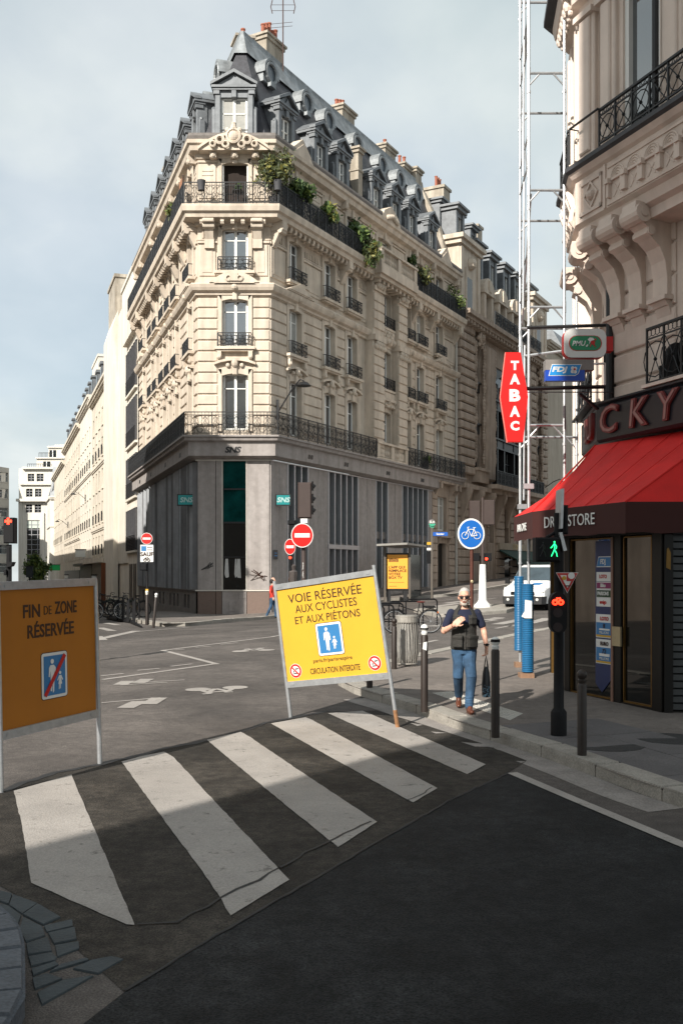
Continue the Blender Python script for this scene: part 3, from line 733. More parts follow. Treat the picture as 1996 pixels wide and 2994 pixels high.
# open balcony door of the chamfer: dark room behind
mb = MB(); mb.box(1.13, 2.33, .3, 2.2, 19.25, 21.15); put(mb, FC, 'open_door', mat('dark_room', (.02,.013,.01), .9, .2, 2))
mb = MB(); mb.box(1.13, 1.19, .0, .3, 19.25, 21.15); mb.box(2.27, 2.33, 0, .3, 19.25, 21.15); put(mb, FC, 'door_frame', WHITE)

# ------------------------------------------------------------------ mansard roof
belt_part('mansard', [(-.02,22.2),(-.25,22.2),(-.9,24.0),(-1.7,26.1),(-2.22,27.45)], SLATE)
belt_part('roof_ridge', [(-2.05,27.35),(-2.12,27.5),(-2.42,28.45),(-2.40,28.6),(-2.6,28.6)], ZINCL)
b = MB(); tp = [Vector((p.x-RB.x, p.y-RB.y, 28.58-RBZ)) for p in offs(PLINE, -2.5)]
b.poly(tp); b.build('roof_top', ZINC, bld)
for fac, x, sgn in ((FR, LR, 1), (FL, 0.0, -1)):
    mb = MB(); mb.prism([(x,0,-1),(x,0,22.0),(x,.25,22.2),(x,.9,24.0),(x,1.7,26.1),(x,2.3,27.5),(x,2.5,28.8),(x,8,28.8),(x,8,-1)], (.3*sgn,0,0)); put(mb, fac, 'party_wall', CHIM)
def dormer_parts(w, zw, he, ap, wh):
    """zinc dormer: cheeks, pilasters, pediment; window opening w wide, zw high sill to head"""
    m = MB(); a = w/2
    for sg in (-1, 1):
        x0, x1 = sorted((sg*a, sg*(a+.26))); m.cbox(x0, x1, 0, .5, 0, he, .03); m.box(*sorted((sg*(a+.02), sg*(a+.2))), .5, 2.2, 0, he)
        m.cbox(*sorted((sg*(a+.24), sg*(a+.42))), .08, .35, 0, he*.62, .03); m.sphere((sg*(a+.33), .2, he*.62), .12, 7, 5); m.box(*sorted((sg*(a+.05), sg*(a+.33))), -.06, .3, he-.28, he-.12)
    m.box(-a, a, .05, .5, zw, he); m.cbox(-.12, .12, -.06, .3, zw-.04, he-.02, .02)
    m.box(-a-.42, a+.42, -.14, 2.2, he, he+.11); m.box(-a-.36, a+.36, -.08, .4, he-.1, he)
    for sg in (-1, 1):
        m.prism([(sg*(a+.46),-.16,he+.11),(sg*(a+.46),-.16,he+.24),(0,-.16,ap+.1),(0,-.16,ap-.06)], (0,.34,0))
        m.prism([(sg*(a+.44),.1,he+.12),(0,.1,ap+.06),(0,2.6,ap+.06),(sg*(a+.44),2.6,he+.12)], (0,0,.03))
    m.prism([(-a-.3,.02,he+.11),(a+.3,.02,he+.11),(0,.02,ap-.08)], (0,.1,0)); m.prism([(-a*.5,-.05,he+.14),(a*.5,-.05,he+.14),(0,-.05,ap-.22)], (0,.08,0))
    return m
def dormer(fac, u, d=.12, big=False, proto={}):
    k = big
    if k not in proto:
        w, zw, he, ap, wh = (1.25, 1.95, 2.35, 3.1, 1.9) if big else (.92, 1.75, 2.15, 2.85, 1.7)
        o = dormer_parts(w, zw, he, ap, wh).build('dormer', ZINC, bld, loc=fac.at(u,d,22.25), rz=fac.ang)
        f = window_parts(w, zw-.02, .62).build('window', WHITE, o, loc=(0,.2,.02))
        g = MB(); g.box(-w/2, w/2, .24, .26, .05, zw)
        if big: g.cur = 1; g.box(-w/2+.05, -.04, .225, .235, .1, zw-.1); g.box(.04, w/2-.05, .225, .235, .1, zw-.1)
        g.build('pane', [GLASS, CURT], o)
        r = MB(); railing(r, w, .42, -w/2, .04, .02, .4, .012, .1); r.build('dormer_railing', IRON, o)
        proto[k] = o; return o
    return cp(proto[k], bld, fac.at(u,d,22.25), fac.ang)
for u in (1.75, 5.1, 7.4, 11.5, 14.0, 16.35, 19.4): dormer(FR, u)
dormer(FC, 1.68, -.05, True)
for u in (LL-1.6, LL-4.4, LL-6.9, LL-9.3, LL-11.9, LL-14.6, LL-17.4): dormer(FL, u)
def oculus(fac, u, d=1.45, z=26.65, proto=[]):
    if not proto:
        m = MB(); n = 12; r = .56
        a = [(r*math.cos(math.pi*k/n), r*math.sin(math.pi*k/n)) for k in range(n+1)]
        ri = .42
        outer = [(1.18*x, .12+1.18*z) for x, z in a]; 
        m.prism([(x,-.05,z) for x, z in outer]+[(-.66,-.05,-.05),(-.56,-.05,-.05)]+[(x*1.0,-.05,.1+z) for x, z in reversed(a)]+[(.56,-.05,-.05),(.66,-.05,-.05)], (0,1.6,0))
        m.ring((0,0,.1), .47, .09, n=18, k=6); m.prism([(-.56,.1,-.45),(.56,.1,-.45),(.6,.1,.1),(-.6,.1,.1)], (0,1.2,0))
        m.prism([(x,.1,.1+z) for x, z in a], (0,1.2,0)); m.box(-.2, .2, -.1, .1, -.6, -.4)
        o = m.build('oculus', ZINCL, bld, loc=fac.at(u,d,z), rz=fac.ang)
        g = MB(); g.disc((0,.06,.1), .42, .03, n=18); g.build('pane', mat('grey_pane', (.12,.14,.16), .15, .2, 2), o); proto.append(o); return
    cp(proto[0], bld, fac.at(u,d,z), fac.ang)
for u in (2.45, 5.95, 8.3, 11.65, 14.9, 17.45, 20.2): oculus(FR, u)
for u in (LL-2.6, LL-6.0, LL-9.6, LL-13.2): oculus(FL, u)
# chimneys with their pots
def chimney(fac, u, d, z0, z1, w, dp, pots, name='chimney', tall=.7):
    m = MB(); m.box(-w/2, w/2, 0, dp, z0, z1-.3); m.box(-w/2-.08, w/2+.08, -.08, dp+.08, z1-.3, z1-.12); m.box(-w/2-.16, w/2+.16, -.16, dp+.16, z1-.12, z1); m.box(-w/2-.05, w/2+.05, -.05, dp+.05, z1-1.3, z1-1.2)
    o = m.build(name, CHIM, bld, loc=fac.at(u,d,0), rz=fac.ang)
    for k in range(pots):
        p = MB(); x = 0 if pots == 1 else (-w/2+.2+k*(w-.4)/(pots-1)); h = tall*(.7+.5*((k*37)%5)/4)
        if dp > w: xx, yy = 0, .25+k*(dp-.5)/max(1,pots-1)
        else: xx, yy = x, dp/2
        p.lathe([(.13,0),(.13,.1),(.1,.14),(.1,h),(.125,h+.02),(.125,h+.08)], 9, (xx, yy)); p.build('chimney_pot', TERRA, o, loc=(0,0,z1))
    return o
chimney(FR, 4.6, 2.6, 26, 29.75, 1.6, .7, 5, tall=.7); chimney(FL, LL-3.4, 2.6, 26, 29.1, .9, .7, 1)
chimney(FR, 12.7, 2.6, 26, 29.5, 1.5, 1.0, 4, tall=.5); chimney(FR, 18.4, 2.6, 26, 29.4, 1.5, .8, 1); chimney(FR, 21.0, 2.6, 26, 29.2, 1.1, .8, 2); chimney(FR, 22.4, 2.4, 26, 29.4, .9, .8, 0)
chimney(FR, 9.75, .3, 21.9, 25.6, .5, .5, 0)
chimney(FL, LL-12.5, .5, 22, 25.9, .7, .6, 1); chimney(FL, LL-17.5, .5, 22, 25.3, .7, .6, 1)
# ------------------------------------------------------------------ shop floor
belt_part('fascia', [(0,7.42),(.1,7.40),(.46,7.5),(.5,7.52),(.5,8.04),(0,8.04)], CONC, [PL0, PCL, PCR, PCR+DR*19.0])
mb = MB()                                                       # chamfer: two concrete piers round a tall window
for a, b in ((0,.82),(.84,1.11),(2.28,3.32)): mb.cbox(a, b, -.06, .2, 1.36, 7.36, .015)
put(mb, FC, 'pier', CONC)
mb = MB()
for a, b in ((0,.82),(.84,1.11),(2.28,3.32)): mb.cbox(a, b, -.08, .2, -.4, 1.30, .015)
put(mb, FC, 'plinth', GRAN)
mb = MB(); mb.cbox(1.13, 2.26, -.08, .2, .0, 1.30, .015); mb.box(1.4, 1.75, -.1, 0, 1.05, 1.12); mb.cbox(1.45, 1.75, -.1, 0, .35, .85, .01); mb.cbox(1.9, 2.2, -.1, 0, .95, 1.22, .01)
put(mb, FC, 'vent_panel', CONC)
mb = MB(); mb.box(-.1, 3.4, -.12, .05, 1.30, 1.36); mb.box(-.1, 3.4, -.1, .05, 7.33, 7.39); mb.box(1.11, 1.16, -.08, .1, 1.36, 7.33); mb.box(2.23, 2.28, -.08, .1, 1.36, 7.33); put(mb, FC, 'trim', mat('pale_trim', (.5,.47,.42), .5, .05, 4))
mb = MB(); mb.box(1.16, 2.23, .1, .13, 4.5, 7.33); put(mb, FC, 'upper_pane', TEALG)
mb = MB(); mb.box(1.16, 2.23, .1, .13, 1.36, 4.46); put(mb, FC, 'lower_pane', DARKG)
mb = MB(); mb.box(1.16, 2.23, .04, .12, 4.44, 4.52); mb.box(1.16, 2.23, .04, .12, 6.0, 6.07); mb.box(1.16, 2.23, .03, .12, 2.86, 2.9); put(mb, FC, 'glazing_bar', IRON)
mb = MB()
for x in (1.3, 1.36, 1.75, 1.85, 1.92):
    w = .07; mb.prism([(x-.03,.06,2.8),(x+.03,.06,2.8),(x+w,.07,2.0+.1*math.sin(x*9)),(x-.02,.07,1.92),(x-w,.07,2.1)], (0,.02,0))
put(mb, FC, 'hanging_clothes', mat('white_cloth', (.45,.45,.44), .9, .1, 9))
# right hand side: concrete piers, aluminium mullions and green glass
SW = [(1.5,3.4),(5.5,8.75),(10.95,12.45),(14.45,18.2)]
mb = MB(); e = [0.0]+[x for s in SW for x in s]+[18.9]
for a, b in zip(e[0::2], e[1::2]):
    n = max(1, round((b-a)/.95))
    for k in range(n): mb.cbox(a+(b-a)*k/n+.008, a+(b-a)*(k+1)/n-.008, -.07, .25, .2, 7.36, .015)
put(mb, FR, 'pier', CONC)
mb = MB()
for a, b in SW:
    n = max(2, round((b-a)/.72))
    for k in range(n+1): x = a+(b-a)*k/n; mb.cbox(x-.055, x+.055, -.1, .25, 1.3, 7.36, .02)
    if a == 5.5: mb.box(a-.09, b+.09, -.12, .2, 3.4, 3.62)
mb.box(-.05, 18.9, -.13, .05, 7.33, 7.38)
put(mb, FR, 'mullion', ALU)
mb = MB()
for a, b in SW: mb.box(a, b, .2, .23, 1.0, 7.36)
put(mb, FR, 'shop_glass', TEALG)
mb = MB()
for a, b in SW:
    mb.box(a, b, .05, .2, 3.62 if a == 5.5 else 4.1, 3.7 if a == 5.5 else 4.5)
    if a != 5.5: mb.box(a, b, -.05, .25, .2, 1.3)
put(mb, FR, 'transom', DARKST)
mb = MB(); mb.box(5.5, 8.75, .2, .3, .3, 3.4); mb.box(6.9, 7.0, .1, .3, .3, 3.4); put(mb, FR, 'shop_door', mat('dark_brown_door', (.03,.02,.015), .5, .2, 3))
# left hand side: folded metal cladding over a granite base with small openings
mb = MB(); n = 42; W = LL-.35
for k in range(n):
    x0 = .15+k*W/n; x1 = .15+(k+1)*W/n; q = (.16,.1,.2,.12,.18)[k % 5]; g_ = .1 if k in (34,38,41) else .0
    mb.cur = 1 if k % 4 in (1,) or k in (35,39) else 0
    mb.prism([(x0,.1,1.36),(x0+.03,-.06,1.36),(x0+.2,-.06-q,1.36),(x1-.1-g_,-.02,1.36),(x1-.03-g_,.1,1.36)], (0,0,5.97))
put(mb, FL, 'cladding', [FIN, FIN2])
mb = MB(); mb.wall(LL, -1.5, 1.32, [(LL-c-.3, LL-c+.3, .45, 1.1) for c in (2.0,2.9,5.0,6.1,7.3,9.6,10.9,13.2,16.0,17.6)], .25, d=-.08); mb.box(0, LL, -.14, .1, 1.3, 1.37); mb.box(0, LL, .18, .3, -1.5, 7.4)
put(mb, FL, 'plinth', DARKST)
# old stone end bay of the ground floor with the house door
mb = MB(); mb.wall(LR, .2, 8.0, [(20.0,21.4,1.0,4.1),(19.95,21.45,4.9,7.1)], .4, 18.9)
for a, b in ((18.9,19.75),(21.7,22.96)):
    z = 1.7
    while z < 7.2: mb.cbox(a+.02, b, -.09, 0, z+.03, z+.44, .025); z += .47
mb.box(19.7, 21.8, -.35, 0, 4.45, 4.6); mb.prism([(19.8,-.3,4.45),(19.8,0,4.45),(19.8,0,3.9)], (.18,0,0)); mb.prism([(21.5,-.3,4.45),(21.5,0,4.45),(21.5,0,3.9)], (.18,0,0))
for u in (19.4, 21.9, 22.6): mb.box(u-.14, u+.14, -.55, 0, 7.55, 8.0); mb.prism([(u-.1,0,7.0),(u-.1,-.4,7.6),(u-.1,0,7.6)], (.2,0,0))
mb.box(18.9, 22.96, -.5, 0, 7.9, 8.03)
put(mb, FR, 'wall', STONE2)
window(FR, bld, 20.7, .25, 4.9, 1.5, 2.2); mb = MB(); mb.box(20.0, 21.4, .3, .36, .8, 4.1); put(mb, FR, 'house_door', mat('dark_door', (.012,.012,.011), .4, .2, 3))
mb = MB(); mb.tube((22.75,-.16,1.2),(22.75,-.16,17.9),.09,8); put(mb, FR, 'drain_pipe', mat('grey_pipe', (.42,.40,.36), .7, .1, 4))
# lettering cut into the fascia and the stud logos
LOGO = mat('logo_black', (.015,.015,.016), .5, .1, 5)
text('SNS', .36, LOGO, bld, FC.at(1.66,-.505,7.78), (R(90),0,0), sx=1.15, bold=.05, shear=.2)
for u in (2.9, 6.6, 11.6, 16.4): text('SNS', .26, LOGO, bld, FR.at(u,-.505,7.78), (R(90),0,AR), sx=1.0, bold=.09, shear=.2)
for u in (LL-1.9, LL-6.3, LL-11.5, LL-16.2): text('SNS', .26, LOGO, bld, FL.at(u,-.505,7.78), (R(90),0,AL), sx=1.0, bold=.09, shear=.2)
# ------------------------------------------------------------------ cafe building at the right
W0 = Vector((4.70, 17.0)); AB = math.atan2(DB.y, DB.x); AA = math.atan2(DA.y, DA.x)
NB = Vector((DB.y, -DB.x)); 
if NB.x > 0: NB = -NB                                            # outward of the long front
W1 = W0-DA*2.2; W2 = W1+DR*14; WE = W0+DB*15
WPL = [W2, W1, W0, WE]
CB = Vector((6.0, 17.0)); CZ = .15
cafe = thing('cafe_building', 'pale stone building with oriel bay above the red awning of the corner cafe', 'building', (CB.x, CB.y, CZ))
CST = mat('pinkish_limestone', (.66,.55,.475), .85, .1, 1.2, .2, 40, streak=.15)
CST2 = mat('pale_limestone', (.72,.61,.53), .85, .08, 1.2, .15, 40, streak=.1)
def cbelt(name, prof, m, pl, parent=None):
    b = MB(); belt(b, pl, [(d, z-CZ) for d, z in prof], CB, True); return b.build(name, m, parent or cafe)
class CF(Fac): pass
FB = Fac(W0, AB, CB, CZ); FA = Fac(W1, AA, CB, CZ)
def pc(mb, fac, name, m, parent=None, u=0.0, d=0.0, z=0.0, smooth=False): return mb.build(name, m, parent or cafe, smooth, fac.at(u,d,z), fac.ang)
# first floor wall, courses, shuttered windows
mb = MB(); mb.wall(15, 4.0, 9.2, [(1.75,2.75,4.8,7.35),(4.2,5.2,4.8,7.35),(6.6,7.6,4.8,7.35)], .22)
z = 4.3
while z < 7.7:
    for a, b in ((0,1.55),(2.95,4.0),(5.4,6.4)): mb.cbox(a+.0, b, -.05, 0, z+.02, z+.47, .02)
    z += .5
pc(mb, FB, 'wall', CST)
mb = MB(); mb.wall(2.2, 4.0, 9.2, [(.65,1.55,4.8,7.3)], .22)
z = 4.3
while z < 7.7:
    for a, b in ((0,.5),(1.7,2.2)): mb.cbox(a, b, -.05, 0, z+.02, z+.47, .02)
    z += .5
pc(mb, FA, 'wall', CST)
mb = MB(); mb.box(.25, 14, .3, .4, 0, 4.2) if False else None
SHUT = mat('cream_shutter', (.42,.40,.33), .6, .08, 5)
for fac, cs in ((FB, (2.25,4.7,7.1)), (FA, (1.1,))):
    for c in cs:
        m = MB()
        for k in range(30): m.prism([(c-.48,.1,4.85+k*.083),(c-.48,.06,4.85+k*.083),(c-.48,.1,4.93+k*.083)], (.96,0,0))
        m.box(c-.5, c+.5, .12, .15, 4.8, 7.35); pc(m, fac, 'shutter', SHUT)
# the oriel bay: soffit mouldings, ornamented apron, slab
o = Vector((.0, .0))
B0 = Vector((4.0, 16.9)); B1 = B0-DA*1.4; BE = B0+DB*12
BPL = [B1+DR*1.0+Vector((.3,.0)), B1, B0, BE]
cbelt('bay_apron', [(-1.2,7.55),(-.22,7.6),(-.2,7.75),(-.1,7.8),(-.06,7.95),(.02,8.0),(.02,8.72),(.08,8.76),(.14,8.84),(-1.2,8.86)], CST, BPL)
cbelt('bay_slab', [(-1.2,8.84),(.14,8.84),(.2,8.88),(.2,8.95),(-1.2,8.97)], mat('lead_flashing', (.05,.05,.055), .6, .2, 6), BPL)
FBB = Fac(B0, AB, CB, CZ); FBA = Fac(B1, AA, CB, CZ)
mb = MB()                                                        # relief panels of the apron
mb.box(.15, .75, -.05, 0, 8.08, 8.14); mb.box(.15, .75, -.05, 0, 8.58, 8.64); mb.box(.15, .2, -.05, 0, 8.08, 8.64); mb.box(.7, .75, -.05, 0, 8.08, 8.64)
for sg in (-1, 1): 
    mb.prism([(.45,-.05,8.36+sg*.24),(.45+.2,-.05,8.36),(.45+.16,-.05,8.36),(.45,-.05,8.36+sg*.19)], (0,.06,0)); mb.prism([(.45,-.05,8.36+sg*.24),(.45-.2,-.05,8.36),(.45-.16,-.05,8.36),(.45,-.05,8.36+sg*.19)], (0,.06,0))
mb.sphere((.45,-.03,8.36), .085, 10, 6)
for k in range(7):
    c = 1.15+k*.42
    for q in range(4): mb.ring((c,-.02,8.42), .17-.04*q, .016, n=10, a0=0, a1=180)
    mb.box(c-.21, c-.15, -.09, 0, 8.12, 8.42); mb.box(c+.15, c+.21, -.09, 0, 8.12, 8.42); mb.box(c-.23, c-.13, -.12, 0, 8.34, 8.42); mb.box(c-.21, c+.21, -.06, 0, 8.38, 8.42)
    for q in (-1,1): mb.prism([(c-.1*q,-.03,8.12),(c-.07*q,-.03,8.12),(c+.1*q,-.03,8.32),(c+.07*q,-.03,8.32)], (0,.04,0))
mb.box(.9, 4.0, -.04, 0, 8.02, 8.06); mb.box(.9, 4.0, -.04, 0, 8.62, 8.66); mb.box(.82, .86, -.05, 0, 8.0, 8.72)
pc(mb, FBB, 'apron_relief', CST)
mb = MB()                                                        # acanthus leaves on the narrow side
for k in range(6):
    u = .15+k*.21
    mb.path([(u,.0,8.02),(u,-.06,8.14),(u+.03,-.02,8.36),(u+.02,-.1,8.56),(u-.05,-.13,8.66)], [.02,.06,.07,.06,.03], 6); mb.ring((u+.1,-.02,8.3), .06, .025, n=8)
pc(mb, FBA, 'leaf_ornament', CST2)
# scrolled corbels carrying the bay
def corbel(fac, u, w=.3, proto=[]):
    if not proto:
        m = MB(); pr = [(0,6.3),(-.12,6.3),(-.2,6.42),(-.13,6.46),(-.13,6.75),(-.17,7.0),(-.27,7.2),(-.42,7.32),(-.52,7.38),(-.5,7.48),(-.62,7.56),(-.66,7.66),(-.74,7.72),(-.72,7.86),(0,7.86)]
        m.prism([(-w/2,d,z) for d,z in pr], (w,0,0)); m.tube((-w/2-.05,-.6,7.68),(w/2+.05,-.6,7.68),.15,14); m.tube((-w/2-.07,-.6,7.68),(w/2+.07,-.6,7.68),.07,10); m.tube((-w/2-.03,-.44,7.42),(w/2+.03,-.44,7.42),.07,10)
        m.box(-w/2-.05, w/2+.05, -.22, 0, 6.38, 6.45); m.prism([(-w/2,0,6.0),(-w/2,-.1,6.3),(-w/2,0,6.3)], (w,0,0))
        proto.append(pc(m, fac, 'corbel', CST, u=u)); return
    cp(proto[0], cafe, fac.at(u,0,0), fac.ang)
for u in (.12, .68, 1.3, 3.3, 4.0, 5.8): corbel(FB, u, .34)
for u in (.35, 1.85): corbel(FA, u)
# bay storey: piers, tall windows, cornice with dark balcony above
mb = MB(); mb.wall(12, 8.95, 11.75, [(.47,.58,9.0,11.4),(1.1,2.0,9.0,11.7),(2.75,3.75,9.0,11.5),(4.6,5.6,9,11.5)], .25, d=.12)
for a, b in ((.0,.45),(.6,1.0),(2.12,2.6)): 
    mb.cbox(a, b, .03, .12, 9.0, 11.6, .02); mb.cbox(a+.08, b-.08, -.02, .05, 9.15, 11.4, .02); mb.box(a-.03, b+.03, -.06, .12, 11.42, 11.52)
pc(mb, FBB, 'bay_wall', CST2)
mb = MB(); mb.wall(1.4, 8.95, 11.75, [(.42,1.0,9.0,11.4)], .25, d=.12)
for a, b in ((0,.35),(1.05,1.37)): mb.cbox(a, b, .02, .12, 9.0, 11.6, .02); mb.cbox(a+.08, b-.08, -.02, .05, 9.15, 11.4, .02)
pc(mb, FBA, 'bay_wall', CST2)
def bay_window(fac, u, w, h):
    f = window_parts(w, h, .8).build('bay_window', WHITE, cafe, loc=fac.at(u,.22,9.02), rz=fac.ang); g = MB(); g.box(-w/2+.03, w/2-.03, .03, .05, .05, h-.03); g.build('pane', GLASS, f)
f = MB(); f.box(1.1,1.2,.16,.3,9.0,11.7); f.box(1.92,2.0,.16,.3,9.0,11.7); f.box(1.2,1.92,.16,.3,11.55,11.7); o = pc(f, FBB, 'bay_window', WHITE); g = MB(); g.box(1.2,1.92,.24,.26,9.0,11.55); g.build('pane', GLASS, o)
bay_window(FBB, 3.25, 1.0, 2.45); bay_window(FBB, 5.1, 1.0, 2.45); bay_window(FBA, .71, .58, 2.35)
f = MB(); f.box(.47,.58,.2,.28,9.0,11.4); f.box(.47,.58,.17,.3,10.3,10.36); pc(f, FBB, 'bay_window', WHITE)
mb = MB(); mb.tube((2.12,-.06,8.95),(2.12,-.06,14),.05,8); pc(mb, FBB, 'drain_pipe', STEEL)
cbelt('bay_cornice', [(-.3,11.5),(-.08,11.52),(-.05,11.7),(.08,11.75),(.1,11.9),(.22,11.95),(.26,12.1),(.26,12.18),(-1.2,12.2)], CST2, BPL)
cbelt('bay_slab', [(-.8,12.18),(.26,12.18),(.42,12.24),(.42,12.34),(-1.2,12.4)], mat('lead_flashing', (.05,.05,.055)), BPL)
mb = MB()
for k in range(7): u = .12+k*.19; mb.sphere((u,-.14,11.82), .08, 7, 5, (.9,1,1.4)); mb.sphere((u+.08,-.1,11.66), .05, 6, 4)
pc(mb, FBA, 'leaf_ornament', CST2)
mb = MB(); mb.box(.0, 12, .25, .5, 12.3, 17.5); pc(mb, FBB, 'upper_wall', CST2)
mb = MB(); mb.box(.0, 1.4, .25, .5, 12.3, 17.5); pc(mb, FBA, 'upper_wall', CST2)
cbelt('roof', [(.0,17.4),(.45,17.4),(.45,17.6),(0,17.7),(-.8,20.0),(-6,20.5)], ZINC, BPL)
# guard rails of the bay and first floor balconies
def ornate(mb, L, h, x0, d, z):
    mb.box(x0, x0+L, d-.025, d+.025, z+h-.035, z+h); mb.box(x0, x0+L, d-.015, d+.015, z+.05, z+.075); mb.box(x0, x0+L, d-.012, d+.012, z+h*.8, z+h*.8+.02)
    n = max(1, round(L/.42)); s = L/n
    for i in range(n+1): x = x0+i*s; mb.box(x-.014, x+.014, d-.014, d+.014, z, z+h)
    for i in range(n):
        c = x0+(i+.5)*s
        for q in range(4): mb.ring((c-s*.36+q*s*.24, d, z+h*.9), h*.06, .007, n=8, k=4)
        mb.ring((c, d, z+h*.44), h*.3, .01, n=12, k=4)
        for a in (-1, 1):
            mb.path([(c-a*s*.4, d, z+.07), (c-a*s*.1, d, z+h*.35), (c+a*s*.12, d, z+h*.55), (c+a*s*.42, d, z+h*.78)], .01, 4); mb.sphere((c, d, z+h*.44), .03, 6, 4)
mb = MB(); ornate(mb, 3.36, .62, .78, -.1, 9.0); mb.tube((-.0,-.14,9.62),(.8,-.14,9.62),.02,6); mb.tube((0,-.14,9.62),(0,-.14,9.02),.015,6); mb.tube((0,-.14,9.62),(0,.12,9.62),.012,5); mb.tube((.8,-.12,9.62),(.8,.12,9.62),.012,5); pc(mb, FBB, 'guard_rail', IRON)
mb = MB(); ornate(mb, 1.2, .6, .1, -.13, 9.0); mb.tube((1.42,-.14,9.62),(1.3,-.14,9.62),.02,6); pc(mb, FBA, 'guard_rail', IRON)
mb = MB(); ornate(mb, 3.6, .92, 1.35, -.42, 5.0); pc(mb, FB, 'balcony_railing', IRON)
mb = MB(); ornate(mb, 2.1, .92, .1, -.42, 5.0); mb.box(.1, 2.2, -.5, 0, 4.98, 5.02); pc(mb, FA, 'balcony_railing', IRON)
mb = MB(); mb.box(1.3,5,-.5,0,4.98,5.03); pc(mb, FB, 'balcony_slab', CST)
mb = MB(); mb.sphere((1.75,-.2,5.4), .2, 9, 6, (1,.8,1.2)); mb.box(1.55,1.95,-.35,-.05,5.03,5.3); pc(mb, FB, 'balcony_planter', BLACK)
mb = MB(); mb.tube((-.05,-.1,4.9),(-.05,-.1,8.2),.06,8); mb.box(-.25,-.02,-.08,.1,4.8,5.9); pc(mb, FB, 'drain_pipe', STEEL)

# ------------------------------------------------------------------ cafe: glazed front, awning, sign box
F0 = Vector((3.54, 15.64)); FS = Fac(F0, AB, CB, CZ)
def kB(px):
    k = (px-CX)/F; return (k*F0.y-F0.x)/(DB.x-k*DB.y)
LACQ = mat('black_lacquer', (.006,.005,.004), .45, .2, 5, spec=.3); GOLD = mat('gold_trim', (.16,.09,.025), .4, .15, 8, metal=.7)
SGL = mat('cafe_glass', (.004,.005,.005), .03, .4, 1, spec=.6, ior=1.5)
kE = kB(1938)
def zat(v): return v
posts = [(kB(1652), kB(1668)), (kB(1791), kB(1818)), (kB(1908), kE)]
mb = MB()
for a, b in posts: mb.cbox(a, b, -.03, .12, .0, 2.75, .01)
mb.box(0, kE, -.02, .1, .0, .22); mb.box(0, kE, -.04, .1, 2.62, 2.95); mb.box(0, kE, -.06, .0, .0, .06)
front = pc(mb, FS, 'shopfront', LACQ)
def child(mb, fac, name, m, parent, u=0.0, d=0.0, z=0.0): return mb.build(name, m, parent, loc=(u,d,z))
g = MB(); g.box(posts[0][1]-.02, posts[1][0]+.02, .03, .05, .2, 2.64); child(g, FS, 'glass_panel', SGL, front)
g = MB(); g.box(posts[1][1]-.02, posts[2][0]+.02, .02, .04, .2, 2.64); child(g, FS, 'glass_door', SGL, front)
t = MB()
for a, b in ((posts[0][1], posts[1][0]), (posts[1][1]+.03, posts[2][0]-.02)):
    for q in (a, b-.02): t.box(q, q+.02, -.01, .05, .22, 2.6)
    t.box(a, b, -.01, .05, .22, .245); t.box(a, b, -.01, .05, 2.58, 2.6)
t.box(0, kE, -.075, -.04, 2.68, 2.72); child(t, FS, 'gold_trim', GOLD, front)
t = MB(); t.box(posts[1][0]+.05, posts[1][1]+.03, -.06, -.03, 1.02, 1.3); child(t, FS, 'door_plate', mat('brass_plate', (.38,.32,.2), .4, .1, 5, metal=.5), front)
t = MB(); t.box(posts[1][0]-.0, posts[1][0]+.05, -.045, -.03, .2, 2.6); child(t, FS, 'door_edge', mat('worn_copper', (.2,.11,.08), .5, .2, 5), front)
# dark blue poster strip with stickers
NAVY = mat('navy_film', (.006,.02,.09), .4, .1, 3)
ka, kb = kB(1737), kB(1788)
t = MB(); t.prism([(ka,.015,.42),((ka+kb)*.5-.05,.015,.3),(kb,.015,.55),(kb,.015,2.56),(ka,.015,2.56)], (0,.012,0)); strip = child(t, FS, 'poster_strip', NAVY, front)
def zF(py): return EY+(HZ-py)/F*14.95
STK = [('FDJ',1656,1630,BLUE2,WHT),('LOTO',1697,1675,WHT,REDS),('Illiko',1720,1703,mat('plum', (.2,.015,.09), .5, .1, 4),WHT),('PARIONS',1745,1725,mat('dark_green', (.008,.04,.012), .5, .1, 4),WHT),('amigo',1770,1749,WHT,REDS)]
um = (ka+kb)/2+.02
for k, (w_, y0, y1, bgm, fg) in enumerate(STK):
    a, b = (um-.19, um+.19); z0, z1 = zF(y0), zF(y1)
    t = MB(); t.prism([(a,.005,z0),(b-.0,.005,z0),(b+(.05 if k == 0 else 0),.005,z1),(a+(.05 if k == 0 else 0),.005,z1)], (0,.008,0)); t.cur = 1
    e = .012; t.prism([(a-e,.009,z0-e),(b+e,.009,z0-e),(b+e+(.05 if k == 0 else 0),.009,z1+e),(a-e+(.05 if k == 0 else 0),.009,z1+e)], (0,.005,0)); t.build('sticker', [bgm, WHT], front)
    text(w_, .10 if k == 0 else .075, fg, front, (um-.03,.002,(z0+z1)/2), (R(90),0,0), sx=.9, bold=.03, ext=.002)
for y0, y1 in ((1860,1797),(1935,1869)):
    t = MB(); z0, z1 = zF(y0), zF(y1); a, b = um-.2, um+.2; t.box(a-.012, b+.012, .008, .014, z0-.012, z1+.012); t.cur = 1; t.box(a, b, .004, .01, z0+.03, z1-.11); t.cur = 2; t.box(a, b, .004, .01, z0, z0+.03); t.cur = 0; t.box(um-.12, um+.13, .0, .006, z0+.1, z1-.2)
    t.build('sticker', [WHT, BLUE2, mat('ochre', (.5,.3,.03), .5, .1, 3)], front); text('LOTO' if y0 < 1900 else 'EURO', .075, REDS if y0 < 1900 else INKB, front, (um,.002,z1-.055), (R(90),0,0), bold=.03, ext=.002); text('8' if y0 < 1900 else '72', .1, INKB, front, (um,-.004,(z0+z1)/2+.0), (R(90),0,0), ext=.002); text('MILLIONS', .055, WHT, front, (um,.0,z0+.065), (R(90),0,0), ext=.002)
